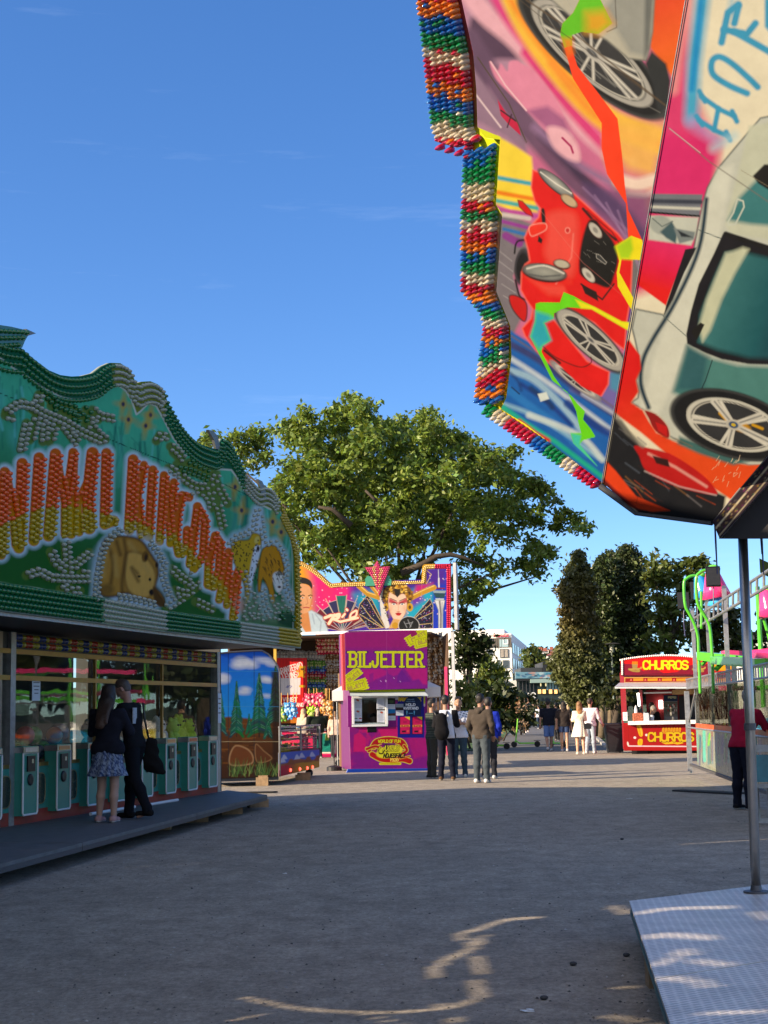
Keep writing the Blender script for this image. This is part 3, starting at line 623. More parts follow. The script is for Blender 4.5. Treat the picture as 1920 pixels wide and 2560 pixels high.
# gold rails, mullions, panes
b=MB();b.box(W(-6.7,.03,2.335),(13.4,.05,.06),ax=AX);b.build('top_rail',m_gold,arc)
b=MB();b.box(W(-6.7,.03,2.01),(13.4,.05,.06),ax=AX);b.build('transom_rail',m_gold,arc)
b=MB();b.box(W(-6.7,.03,.93),(13.4,.05,.05),ax=AX);b.build('sill_rail',m_gold,arc)
for i in range(5):
 s_=-2.42-i*2.42
 if abs((i+1)%3)>0:MB().box(W(s_,.028,1.64),(.035,.04,1.36),ax=AX).build('mullion',m_gold,arc)
for i in range(5):
 MB().box(W(-1.2-i*2.42+.02,.0,2.17),(2.34,.012,.27),ax=AX).build('transom_pane',GLASS,arc)
 MB().box(W(-1.2-i*2.42+.02,.0,1.47),(2.34,.012,1.02),ax=AX).build('pane',GLASS,arc)
# towers
def spx(px):
 d=ray(px,1800);n=ns_;t=((G0+ns_*.16-C0)@n)/(d@n);P=C0+d*t;return float((P-G0)@ds)
sA,sB=spx(540),spx(93);step=(sA-sB)/7
proto=None
for i in range(11):
 s1=sA-i*step;tw=.40*step/1.0
 tw=min(.46,.42*step);c=s1-tw/2
 t=bpy.data.objects.new('coin_tower',None);col.objects.link(t);t.parent=arc
 t.location=tuple(W(c,.09,0)-org_);ORG[t.name]=(W(c,.09,0),0.0)
 if i==0 or True:
  MB().box(W(c,.085,.75),(tw,.17,.84),ax=AX).build('casing',m_teal,t)
  fr=MB();hw=tw/2
  pth=[W(c+x,.175,z)for x,z in((-hw+.02,.34),(hw-.02,.34),(hw,.37),(hw,1.08),(-hw,1.08),(-hw,.37),(-hw+.02,.34))]
  fr.tube(pth,.013,6);fr.build('edging',m_white,t)
  MB().box(W(c,.182,.955),(tw*.5,.02,.19),ax=AX).build('coin_box',m_black,t)
  MB().box(W(c+.02,.194,.985),(tw*.12,.006,.05),ax=AX).build('coin_slot',m_steel,t)
  MB().lathe(W(c,.171,.76),[(.072,0),(.072,.012),(.05,.016),(.02,.012)],20,ns_).build('speaker',m_black,t,smooth=True)
  MB().box(W(c,.09,1.125),(tw+.01,.185,.07),ax=AX).build('cap',m_steel,t)
  rc=[(.75,.55,.35),(.6,.1,.03),(.7,.3,.1),(.7,.6,.5)][i%4]
  MB().box(W(c,.186,1.125),(tw*.8,.006,.05),ax=AX).build('cap_label',mat('cap_label%d'%(i%4),rc,.4),t)
 # panel between towers
 pc=s1-tw-(step-tw)/2
 MB().box(W(pc,.03,.645),(step-tw,.05,.53),ax=AX).build('front_panel',m_teal,arc)
 g=MB();hw=(step-tw)*.32
 ov=[]
 for k in range(24):
  a=2*math.pi*k/24;cx=math.copysign(abs(math.cos(a))**.5,math.cos(a))*hw;cz=math.copysign(abs(math.sin(a))**.5,math.sin(a))*.19
  ov.append(W(pc+cx,.056,.63+cz))
 MB().prism(ov,ns_*.006).build('hatch',mat('hatch_dark',(.02,.035,.03),.25,0,.3),arc)
 ringp=ov+[ov[0]];MB().tube(ringp,.011,6,cap=False).build('hatch_rim',mat('rim_brass',(.25,.2,.1),.4,.5),arc)
# prizes behind the glass
bp_={}
def prize_ball(c,r,colr,cname,where):
 o=MB().ball((0,0,0),r,18,12).build('toy_ball',mat('ball_'+cname,colr,.35,0,.15,12,coat=.3),None,smooth=True)
 o.location=tuple(c);tag(o,'%s toy ball %s'%(cname,where),'toy ball','toy balls behind the arcade glass')
rr=random.Random(11)
BC={'red':(.42,.03,.02),'green':(.06,.28,.05),'pink':(.55,.12,.13),'orange':(.5,.16,.03),'blue':(.03,.12,.38),'dark blue':(.02,.04,.14),'lime green':(.3,.5,.06),'purple':(.2,.05,.3)}
def heap(s0,s1,n,names,where,base=.63):
 for i in range(n):
  r_=rr.uniform(.095,.135);lvl=i*3//n
  prize_ball(W(rr.uniform(s0,s1),-rr.uniform(.14,.24+.12*(2-lvl)),base+.16+r_+lvl*.19),r_,BC[names[i%len(names)]],names[i%len(names)],where)
heap(-7.0,-5.4,16,['red','green','dark blue','pink','orange'],'in the dark heap behind the glass left of the woman')
heap(-10.6,-7.8,20,['orange','lime green','blue','pink','purple'],'behind the glass at the left edge of the photo')
def plush(c,sc,colr,lab,cat='plush toy',name='plush_toy',group='prize toys behind the arcade glass',rz=0.0,m=None):
 t=thing(name,c,lab,cat,group,rz)
 b=MB();b.cur=colr;b.ball((0,0,.16*sc),.13*sc,12,8,(1,.85,1.15));b.ball((0,.01,.36*sc),.10*sc,12,8)
 for sx in(-1,1):
  b.ball((sx*.08*sc,0,.45*sc),.035*sc,8,6);b.ball((sx*.14*sc,-.03*sc,.22*sc),.05*sc,8,6,(.9,.8,1.7));b.ball((sx*.09*sc,-.09*sc,.05*sc),.06*sc,8,6,(.9,1.5,.8))
 b.build('body',m or m_pile,t,smooth=True,vc=True,local=True)
 b=MB();b.cur=(.02,.02,.02);b.ball((-.035*sc,-.09*sc,.38*sc),.014*sc,6,5);b.ball((.035*sc,-.09*sc,.38*sc),.014*sc,6,5);b.build('eyes',m_black,t,local=True)
 return t
for i,(s_,z,sc,c,lab)in enumerate([(-.62,.62,1.15,(.5,.62,.05),'lime plush toy slumped at the right end of the cabinet'),(-1.05,.72,1.1,(.55,.6,.06),'lime yellow plush toy leaning on the glass beside the last coin tower'),(-1.3,.62,1.2,(.45,.6,.1),'low green plush toy on the cabinet floor near the last tower'),(-1.9,.62,1.25,(.55,.5,.46),'white plush toy behind the glass near the second last tower'),(-2.5,.62,1.1,(.35,.06,.05),'small red plush toy beside the white one'),(-3.1,.7,1.3,(.42,.36,.27),'beige plush toy standing right of the man in black'),(-3.6,.62,1.1,(.3,.3,.28),'grey plush toy low behind the glass by the man'),(-4.4,.62,1.2,(.1,.1,.1),'dark plush toy behind the glass between the woman and man')]):
 plush(W(s_,-.24,z+.26),sc*1.05,tuple(min(.9,v*1.5)for v in c),lab,rz=math.atan2(ns_[1],ns_[0])+math.pi/2)
# paper notices
def notice(c,w,h,n,u,lab,name='notice',lines=4):
 up=np.array([0,0,1.]);t=thing(name,c,lab,'notice')
 MB().box(c,(w,.004,h),ax=(u,n,up)).build('sheet',mat('paper',(.7,.72,.76),.8,0,.04),t)
 for i in range(lines):
  MB().box(np.asarray(c)+n*.004+up*(h*.32-i*h*.16),(w*rr.uniform(.4,.8),.002,h*.035),ax=(u,n,up)).build('text_line',m_black,t)
notice(W(-6.55,.012,1.87),.22,.28,ns_,ds,'white paper notice taped high on the arcade glass above the woman')
notice(W(.04,.07,1.62),.16,.5,ns_,ds,'tall white paper taped to the last arcade post')
# walkway of steel plate on timber blocks
pf,pn=gnd(668,1987,.22),gnd(0,2160,.22);dd=(pn-pf)/np.linalg.norm(pn-pf)
wk=thing('walkway',(pf[0],pf[1],0),'grey steel plate walkway raised on timber blocks along the arcade front','walkway')
m_plate=mat('grey_plate',(.15,.155,.16),.55,.35,.3,5,bump=.25,bscale=70,dirt=.3)
seg=[pf,pf+dd*4.2,pf+dd*8.6,pf+dd*11.5,pf+dd*13.6]
for i in range(4):
 a,c=seg[i],seg[i+1]-dd*.015
 sa,sc_=float((a-G0)@ds),float((c-G0)@ds)
 q=[a,c,W(sc_,.02,.22),W(sa if i else .55,.02,.22)]
 MB().prism([x+np.array([0,0,.0])for x in q],(0,0,-.035)).build('plate',m_plate,wk)
 MB().prism([a+ns_*.001+(0,0,-.036),c+ns_*.001+(0,0,-.036),c-ns_*.05+(0,0,-.036),a-ns_*.05+(0,0,-.036)],(0,0,-.05)).build('bearer',m_dsteel,wk)
for i,(px,py)in enumerate([(651,2019),(585,2036),(499,2056),(404,2076),(335,2090),(174,2127),(39,2160)]):
 c=gnd(px,py);rz_=rr.uniform(-.3,.3)+.2
 o=MB().box((0,0,.065 if i!=4 else .09),(.32 if i!=4 else .26,.16,.13 if i!=4 else .18)).box((.03,.02,.155),(.24,.12,.05)).build('timber_block',m_wood)
 o.location=(c[0]-.05,c[1]+.1,0);o.rotation_euler=(0,0,rz_)
 tag(o,['rough timber block under the far tip of the walkway','low timber block just left of the walkway tip','flat timber block under the walkway below the last teal panel','pale flat timber offcut under the walkway edge','thick square timber block under the walkway below the man','flat timber block under the walkway left of the woman','flat timber block at the left photo edge'][i],'timber block','timber blocks under the walkway')
for px,py,s_ in((330,2040,0),(410,2018,1),(20,2070,2)):
 pass
bar=MB();p0=W(-5.6,.33,.245);p1=W(-4.15,.33,.245);bar.tube([p0,p1],.022,8);p2=W(-3.75,.36,.245);p3=W(-2.6,.36,.245);o=bar.build('steel_tube',m_white);tag(o,'pale tube lying on the walkway behind the couple\'s feet','tube')
bar=MB();bar.tube([p2,p3],.022,8);tag(bar.build('steel_tube',m_white),'pale tube lying on the walkway right of the man\'s boots','tube')
# ================================================================== helpers for painted boards
def T_(ox,oy,s):return lambda L:np.asarray(L,float)*s+np.array([ox,oy])
def qboard(name,tl,tr,br,bl,P,n,parent,paint,thick=.03,k=.7,cell=1.3,m=None):
 w=max(abs(tr[0]-tl[0]),2)/cell;h=max(abs(bl[1]-tl[1]),2)/cell
 A=np.array([(0,*bl),(1,*br)],float);B_=np.array([(0,*tl),(1,*tr)],float)
 return board(name,ruled(A,B_,int(w)+2,int(h)+2),P,n,m or m_vc,parent,paint,thick,k=k)
def frame_of(p1,p2):
 d=np.array(p2)-np.array(p1);d[2]=0;d/=np.linalg.norm(d);return d,np.array([d[1],-d[0],0])
ZUP=np.array([0,0,1.])
GLASS3=glassmat('counter_glass',(.88,.9,.9),.8,1.35)
# ================================================================== FOREST TRAILER BESIDE THE ARCADE
Pt=gnd(544,1944,.2);pr_=gnd(700,1939,.2)
dt_,nt3=frame_of(Pt,pr_)
tr=thing('side_trailer',(Pt[0],Pt[1],0),'folding trailer side painted with spruces and blue sky beside the arcade','trailer')
def paint_forest(p):
 p.tf(520,1360,.3978);r=random.Random(9)
 p.poly([(0,600),(600,600),(600,1500),(0,1500)],(22,96,205),1,c2=(60,150,225),g=((0,680),(0,1100)))
 for(x,y,a,b_)in[(220,740,60,24),(190,765,40,20),(260,760,50,22),(210,720,30,14),(95,840,40,26),(80,860,40,16),(370,740,60,12),(345,720,40,8),(235,915,30,16),(220,935,30,10),(360,850,34,18),(385,860,30,12),(370,955,24,10),(410,760,30,10)]:
  p.ell(x,y,a,b_,4,(226,228,232),12,.85);p.ell(x,y+b_*.6,a*.8,b_*.4,4,(150,170,205),8,.5)
 p.poly([(0,1100),(130,1085),(300,1100),(600,1090),(600,1500),(0,1500)],(104,62,30),6,c2=(62,36,18),g=((0,1100),(0,1450)))
 for i in range(40):x=r.uniform(40,460);y=r.uniform(1110,1400);p.line([(x,y),(x+r.uniform(30,110),y+r.uniform(-10,10))],r.uniform(3,10),r.choice([(150,96,48),(60,34,18),(128,80,40)]),4,.6)
 def spruce(x,y0,y1,w,c=(28,88,66)):
  p.line([(x,y0),(x,y1+20)],w*.09,(64,42,26),2)
  n=int((y1-y0)/14)
  for k in range(n):
   t=k/n;yy=y0+(y1-y0)*t;ww=w*(.12+.88*t)*r.uniform(.75,1.1)
   for s in(-1,1):
    p.line([(x,yy),(x+s*ww*.3,yy+12),(x+s*ww*.5,yy+34)],12*(.5+t),tuple(int(v*r.uniform(.7,1.3))for v in c),3,.9)
    if r.random()<.5:p.line([(x+s*ww*.1,yy+2),(x+s*ww*.45,yy+26)],4,(110,170,140),2,.6)
 spruce(80,920,1180,80);spruce(180,865,1190,90);spruce(425,770,1120,120);spruce(322,815,1190,130);spruce(258,1070,1170,40);spruce(378,1085,1200,60)
 p.poly([(398,800),(450,790),(450,1470),(410,1470)],(44,28,20),8,.8)
 p.poly([(135,1340),(170,1270),(240,1285),(280,1330),(270,1380),(150,1390)],(112,66,38),6,sm=True,edge=((200,160,120),8,.7));p.poly([(300,1260),(350,1300),(400,1350),(310,1370)],(98,58,34),6,sm=True,edge=((180,140,100),6,.6))
 for i in range(130):
  x=r.choice([70,160,205,250,330,360,415])+r.gauss(0,16);y=r.uniform(1420,1465);p.line([(x,y),(x+r.uniform(-30,30),y-r.uniform(30,95))],5,r.choice([(96,128,66),(66,104,60),(140,160,96),(40,74,44)]),2,.9,taper=True)
 for x in(128,290):p.line([(x,660),(x,1480)],3.5,(30,40,50),1.2,.85)
 for y in(801,1022,1242):p.line([(50,y),(450,y)],3,(205,190,150)if y>1200 else(80,150,200),1.2,.8)
L1=T_(520,1360,.3978)
top=[(60,690),(135,682),(290,672),(340,672),(380,694),(415,735),(438,772),(449,800)]
GT=ruled(np.column_stack([xpar(top)[:,0],L1([(x,1475-.033*(x-60))for x,y in top])]),np.column_stack([xpar(top)[:,0],L1(top)]),130,240)
board('painted_side',GT,Pt,nt3,m_vc,tr,paint_forest,.05,k=.72)
b=MB();b.tube([onp(*q,Pt+nt3*.015,nt3)for q in L1([(60,688),(135,680),(290,670),(340,670),(380,692),(417,733),(440,772),(450,802),(453,1000),(452,1462)])],.02,6);b.build('frame',m_dsteel,tr)
b=MB();b.box(Pt+dt_*.65-nt3*1.0+ZUP*-.03,(1.35,1.9,.12),ax=(dt_,nt3,ZUP));b.box(Pt+dt_*.65-nt3*1.0+ZUP*1.2,(1.25,1.8,2.4),ax=(dt_,nt3,ZUP));b.build('body',mat('trailer_body',(.05,.06,.08),.6),tr)
o=MB().box((0,0,.09),(.26,.2,.18)).box((.02,0,.195),(.2,.16,.04)).build('timber_block',m_wood);c=gnd(656,1964);o.location=tuple(c);tag(o,'square timber block propping the forest painted trailer','timber block')
# low candy counter that swings out from the trailer
Pc=gnd(700,1939,.2);Pc2=gnd(800,1919,.2);dc_,nc_=frame_of(Pc,Pc2)
cs=thing('candy_counter',(Pc[0],Pc[1],0),'low glass fronted candy counter with blue mountain panel and red lamps','counter')
lenc=np.linalg.norm(Pc2-Pc)
def paint_c(p):
 p.tf(520,1360,.3978);r=random.Random(2)
 p.C[:]=lin((150,40,60));p.poly([(440,1395),(720,1350),(720,1420),(440,1470)],(176,36,60),2,c2=(206,150,40),g=((500,0),(580,0)))
 p.poly([(440,1310),(720,1290),(720,1352),(440,1398)],(150,90,60),3);p.poly([(440,1310),(720,1290),(720,1345),(640,1360),(560,1345),(500,1375),(440,1385)],(30,100,190),4,sm=False)
 for(x,y)in[(470,1355),(480,1335),(590,1325),(655,1318),(560,1335)]:p.poly([(x-18,y+20),(x-8,y-8),(x,y-14),(x+14,y+4),(x+20,y+16)],(200,205,225),3)
 for(x,y)in[(520,1375),(630,1360),(690,1352)]:p.poly([(x-26,y+14),(x-8,y-22),(x+10,y-26),(x+26,y+10)],(140,84,44),4)
qboard('lower_panel',L1([(450,1312)])[0],L1([(700,1290)])[0],L1([(700,1402)])[0],L1([(450,1462)])[0],Pc,nc_,cs,paint_c,.03,.8,1.0)
for(x,y)in[(516,1421),(575,1414),(622,1408),(655,1402)]:
 c=onp(*L1([(x,y)])[0],Pc+nc_*.004,nc_);MB().lathe(c,[(.038,0),(.036,.02),(.02,.035)],14,nc_).build('lamp',mat('red_lamp',(.8,.05,.04),.2,emit=(1,.10,.06,1.6)),cs,smooth=True)
zc=onp(*L1([(450,1312)])[0],Pc,nc_)[2];zt_=1.5-(gnd(700,1815,1.0)[1]*0+(1815-1783)/3700*Pc[1])
MB().box(Pc+dc_*lenc/2-nc_*.5+ZUP*(zc-.2)/2,(lenc,.94,zc-.22),ax=(dc_,nc_,ZUP)).build('base',m_dsteel,cs)
MB().box(Pc+dc_*lenc/2-nc_*.02+ZUP*((zt_+zc)/2-.2),(lenc-.06,.012,zt_-zc),ax=(dc_,nc_,ZUP)).build('front_glass',GLASS3,cs)
b=MB()
for q in(0,.5,1.0):
 b.box(Pc+dc_*lenc*q+ZUP*((zt_+zc)/2-.2),(.035,.035,zt_-zc+.02),ax=(dc_,nc_,ZUP));b.box(Pc+dc_*lenc*q-nc_*.95+ZUP*((zt_+zc)/2-.2),(.035,.035,zt_-zc+.02),ax=(dc_,nc_,ZUP))
b.box(Pc+dc_*lenc/2+ZUP*(zt_-.2),(lenc+.05,.05,.035),ax=(dc_,nc_,ZUP));b.box(Pc+dc_*lenc/2-nc_*.95+ZUP*(zt_-.2),(lenc+.05,.05,.035),ax=(dc_,nc_,ZUP));b.build('frame',m_gal,cs)
sh=[(.5,.08,.05),(.55,.5,.4),(.1,.3,.12),(.6,.35,.3),(.35,.3,.25),(.12,.25,.45)]
for k in range(3):MB().box(Pc+dc_*lenc/2-nc_*.45+ZUP*(zc-.16+.2*k),(lenc-.1,.8,.015),ax=(dc_,nc_,ZUP)).build('shelf',m_gal,cs)
rr=random.Random(4);b=MB()
for k in range(3):
 for i in range(60):
  b.cur=sh[rr.randrange(6)];b.ball(Pc+dc_*rr.uniform(.1,lenc-.1)-nc_*rr.uniform(.1,.8)+ZUP*(zc-.12+.2*k+.03),rr.uniform(.03,.06),7,5,(1.2,1,.7))
b.build('sweets',m_vcm,cs,vc=True,smooth=True,kind='stuff')
for(px,py)in[(772,1942)]:
 c=gnd(px,py);MB().lathe((c[0],c[1],.09),[(.07,0),(.09,.02),(.09,.08),(.07,.1)],16,dc_).build('wheel',m_black,cs)
o=MB().box((0,0,.06),(.35,.25,.12)).box((.02,0,.14),(.3,.2,.05)).build('timber_block',m_wood);c=gnd(758,1950);o.location=tuple(c);tag(o,'dark timber block beneath the candy counter end','timber block')
# ================================================================== TICKET BOOTH
LB=T_(850,1570,240/1435)
Yb=gnd(966,1929)[1];Pb=atY(966,1929,Yb);db=np.array([math.cos(R(9)),math.sin(R(9)),0]);nb_=np.array([db[1],-db[0],0])
bo=thing('ticket_booth',(Pb[0],Pb[1],0),'narrow purple and magenta ticket booth reading BILJETTER in yellow letters','ticket booth')
YL=(200,206,52);PU=(120,22,124);MG=(186,16,108)
def tickets(p,x,y,ang,s):
 ca,sa=math.cos(R(ang)),math.sin(R(ang));q=lambda L:[(x+(u*ca-v*sa)*s,y+(u*sa+v*ca)*s)for u,v in L]
 zz=[(0,0)]+[(330,0)];pts=[(0,0),(330,0)]+[(330+(12 if i%2 else-8),15+i*17)for i in range(8)]+[(330,150),(0,150)]+[(-(12 if i%2 else-8),135-i*17)for i in range(8)]
 p.poly(q(pts),YL,2);p.line(q([(30,20),(290,20),(290,130),(30,130),(30,20)]),5,(110,80,60),1.5,.8)
 c=q([(55,100)])[0];p.text('BILJETT',c[0],c[1]-50*s*ca,46*s,(150,100,90),w=210*s,ang=ang,lw=9*s,soft=1.5,a=.8)
 for k in range(5):e=q([(80+k*36,38)])[0];p.ell(e[0],e[1],6,6,0,(120,90,40),2)
def blotch(p,seed,y0,y1,n=26):
 r=random.Random(seed)
 for i in range(n):
  x=r.uniform(60,1300);y=r.uniform(y0,y1);p.poly([(x+r.uniform(-90,90),y+r.uniform(-110,110))for _ in range(6)],r.choice([MG,(204,20,100),(138,20,126),MG,PU]),10,.55)
def paint_b1(p):
 p.tf(850,1570,240/1435);p.C[:]=lin((130,16,110));p.poly([(0,0),(1500,0),(1500,330),(0,330)],(142,14,108),60);p.poly([(0,330),(1500,330),(1500,960),(0,960)],(118,20,128),60)
 p.poly([(330,620),(480,615),(620,610),(700,640),(690,700),(560,760),(430,830),(380,790)],(170,20,118),14,.8)
 p.poly([(700,600),(930,600),(860,700),(800,720),(720,680)],(150,20,124),10);p.poly([(960,590),(1300,600),(1310,850),(1240,840),(1180,760),(1090,780)],(182,18,112),16,.7)
 for x0,w_,h_ in((440,60,120),(520,40,80),(720,90,60),(830,60,90),(1140,70,50)):p.poly([(x0,930),(x0,930-h_*2),(x0+w_,930-h_*2.2),(x0+w_,930)],PU,6,.7)
 p.poly([(860,720),(925,625),(1060,800),(850,820)],(100,16,130),6,.8)
 tickets(p,960,150,-31,1.05);p.poly([(1040,60),(1130,40),(1160,95),(1070,140)],(140,14,90),3);tickets(p,1085,165,-14,1.05)
 tickets(p,10,760,-38,.95);tickets(p,20,850,-17,1.15)
 p.text('BILJETTER',152,362,218,(70,16,90),w=1082,lw=54,slab=True,soft=3,aspect=.5,gap=.40)
 p.text('BILJETTER',150,362,216,YL,w=1080,lw=36,slab=True,soft=2,aspect=.5,gap=.40)
 p.line([(697,60),(700,920)],3,(200,120,180),1.5,.5)
 for(x,y)in[(610,795),(683,800),(900,800),(805,750),(685,785)]:p.line([(x-6,y-8),(x+8,y+6)],7,(230,200,230),2,.8)
def bquad(name,tl,tr_,br,bl,off,paint,thick=.03,k=.75,cell=1.0,parent=None):
 c=LB([tl,tr_,br,bl]);return qboard(name,c[0],c[1],c[2],c[3],Pb+nb_*off,nb_,parent or bo,paint,thick,k,cell)
top=bquad('sign_board',(72,72),(1302,28),(1312,905),(92,935),.22,paint_b1,.06,.75,.5)
MB().box(Pb+db*.07+ZUP*2.92-nb_*.9,(1.98,2.0,1.3),ax=(db,nb_,ZUP)).build('head_box',mat('booth_purple',(.13,.012,.11),.45),bo)
# red return of the sign at its left
e0,e1=onp(*LB([(60,85)])[0],Pb+nb_*.2,nb_),onp(*LB([(80,930)])[0],Pb+nb_*.2,nb_)
MB().prism([e0-db*.06,e0+db*.012,e1+db*.012,e1-db*.05],-nb_*.3).build('sign_return',mat('red_return',(.5,.04,.04),.5),bo)
def paint_b2(p):
 p.tf(850,1570,240/1435);p.C[:]=lin((130,18,118));blotch(p,4,1450,2100,34)
 p.poly([(560,1500),(850,1480),(860,1640),(640,1660)],MG,10);p.poly([(210,1600),(290,1560),(390,1650),(390,1850),(200,1850)],MG,8,.9)
 p.poly([(170,1880),(520,1840),(1300,1800),(1310,2100),(170,2110)],(112,20,128),30,.7)
 p.poly([(1010,1640),(1300,1640),(1300,1900),(1100,1960)],(166,18,114),20,.7)
 # round emblem with banners
 p.ell(730,1840,300,175,0,(150,30,60),6,.5)
 p.line([(500,1770),(560,1700),(730,1672),(900,1700),(960,1770)],110,(204,190,90),4,sm=True);p.line([(500,1770),(560,1700),(730,1672),(900,1700),(960,1770)],86,(160,26,40),4,sm=True)
 p.text('WORLD OF FUN',572,1672,40,YL,w=330,lw=10,soft=2)
 for P in([(400,1800),(450,1820),(430,1840)],[(400,1810),(520,1770),(600,1790)],[(960,1760),(1000,1830),(930,1880)]):p.line(P,52,(204,190,90),4,sm=True);p.line(P,34,(160,26,40),4,sm=True)
 p.line([(480,1890),(620,1960),(800,1975),(930,1960),(1040,1990)],96,(204,190,90),4,sm=True);p.line([(480,1890),(620,1960),(800,1975),(930,1960),(1040,1990)],74,(170,30,36),4,sm=True)
 p.line([(900,1950),(1045,1915)],26,(204,190,90),3);p.line([(905,1950),(1040,1918)],14,(170,30,36),3)
 p.poly([(620,1720),(830,1720),(800,1800),(740,1840),(650,1800)],(96,20,100),5);p.ell(740,1850,200,92,-12,(208,206,80),6)
 p.line([(560,1830),(600,1780),(580,1860),(640,1870),(690,1740),(700,1850)],20,(50,44,20),3,sm=True)
 p.line([(560,1830),(600,1780),(580,1860)],9,YL,2,sm=True)
 p.text('AXELS',640,1760,80,(60,50,20),w=230,lw=22,soft=3,italic=.3);p.text('AXELS',640,1760,80,(226,224,90),w=230,lw=9,soft=2,italic=.3)
 p.text('NOJESFALT',650,1880,56,(40,34,20),w=320,lw=17,soft=2,italic=.2);p.dots([(697,1868),(712,1868),(885,1868),(899,1868)],6,(40,34,20),2)
 p.text('1928',752,1950,42,(230,214,110),w=120,lw=10,soft=2)
 p.line([(600,2030),(900,2030)],34,(208,206,60),3);p.line([(610,2032),(890,2030)],8,(120,90,40),2,.8)
 p.poly([(860,1000),(1260,1000),(1260,1640),(860,1640)],(24,14,130),3)
 p.text('RABATTHAFTE',875,1042,46,(220,190,60),w=335,lw=14,soft=2)
 p.ell(1085,1165,138,150,0,(14,40,76),3);p.poly([(960,1160),(1210,1160),(1210,1310),(960,1310)],(14,40,76),3)
 p.text('HOLD',988,1130,32,(232,236,244),w=136,lw=11,soft=2);p.text('AVSTAND',946,1182,34,(232,236,244),w=222,lw=11,soft=2)
 p.text('VENNLIGST',1000,1062,12,(120,150,190),w=110,lw=4,soft=2);p.text('HOLD GOD',990,1092,12,(120,150,190),w=130,lw=4,soft=2)
 for x in(1000,1110):p.ell(x,1242,8,9,0,(120,190,230),2);p.line([(x,1255),(x,1300)],20,(120,190,230),3,taper=True)
 p.line([(1032,1275),(1084,1275)],12,(120,190,230),2,.7)
 p.poly([(705,1010),(872,1010),(872,1072),(820,1072),(820,1048),(705,1048)],(190,196,214),2)
 for(x0,y0,x1,y1,c)in[(708,1048,826,1140,(24,30,34)),(710,1140,826,1212,(206,214,226)),(712,1212,828,1310,(40,120,180)),(716,1310,830,1380,(206,214,226)),(832,1134,948,1230,(150,160,170)),(832,1186,948,1232,(44,30,34)),(834,1232,950,1308,(206,214,226))]:p.poly([(x0,y0),(x1,y0),(x1,y1),(x0,y1)],c,2)
 p.poly([(712,1280),(828,1270),(828,1312),(712,1312)],(90,60,50),3);p.ell(765,1100,40,22,0,(70,90,60),8)
 for(x,y)in[(720,1158),(722,1180),(724,1330),(722,1350),(842,1250),(842,1272)]:p.line([(x,y),(x+90,y)],6,(130,140,160),2,.8)
 for x0 in(895,1080):
  p.poly([(x0-6,1322),(x0+160,1322),(x0+160,1590),(x0-6,1590)],(18,12,44),2);p.poly([(x0+6,1330),(x0+148,1326),(x0+148,1580),(x0+6,1582)],(190,22,92),2)
  p.poly([(x0+70,1326),(x0+148,1326),(x0+148,1376)],(220,200,80),2);p.poly([(x0+6,1450),(x0+148,1446),(x0+148,1478),(x0+6,1482)],(226,150,80),2)
  p.text('BILJETTER',x0+22,1456,20,(120,20,60),w=110,lw=5,soft=2);p.poly([(x0+30,1535),(x0+90,1530),(x0+90,1560),(x0+30,1560)],(50,20,40),3);p.poly([(x0+105,1525),(x0+135,1525),(x0+135,1560),(x0+105,1560)],(214,90,90),3)
  for yy in(1395,1412):p.line([(x0+50,yy),(x0+110,yy)],7,(110,16,60),2,.8)
 for x in(1262,):p.line([(x,1018),(x,1140)],22,(204,200,80),2);p.line([(x,1140),(x,1165)],22,(220,190,200),2)
c=LB([(100,960)])
bquad('front_panel',(140,1478),(1305,1478),(1308,2100),(160,2108),.0,paint_b2,.03,.75,.5)
bquad('front_panel',(712,1010),(1303,1010),(1305,1477),(712,1477),.0,paint_b2,.03,.75,.5)
def flat(c):
 def f(p):p.C[:]=lin(c)
 return f
bquad('front_panel',(112,1010),(178,1010),(176,1477),(118,1477),.0,flat((122,18,118)),.03,.75,2)
bquad('base_board',(118,2108),(1312,2098),(1312,2150),(95,2166),.06,flat((14,64,160)),.12,.8,2)
MB().box(Pb-nb_*1.0+db*-.88+ZUP*1.3,(.04,1.95,2.5),ax=(db,nb_,ZUP)).build('side_wall',mat('booth_purple'),bo)
MB().box(Pb-nb_*1.0+db*1.04+ZUP*1.3,(.04,1.95,2.5),ax=(db,nb_,ZUP)).build('side_wall',mat('booth_purple'),bo)
MB().box(Pb-nb_*1.95+ZUP*1.3,(1.9,.04,2.5),ax=(db,nb_,ZUP)).build('back_wall',mat('booth_tan',(.42,.27,.14),.7,0,.06),bo)
bquad('yellow_strip',(140,925),(1270,912),(1270,952),(140,960),.10,flat((190,196,60)),.1,.75,2)
# shelf awning
a0,a1=onp(*LB([(150,965)])[0],Pb+nb_*.1,nb_),onp(*LB([(1262,950)])[0],Pb+nb_*.1,nb_)
f0,f1=onp(*LB([(150,1002)])[0],Pb+nb_*.42,nb_),onp(*LB([(1315,1002)])[0],Pb+nb_*.42,nb_)
MB().prism([a0,a1,f1,f0],(0,0,-.025)).build('awning_flap',mat('pale_flap',(.50,.56,.56),.45,0,.1,5,dirt=.15),bo)
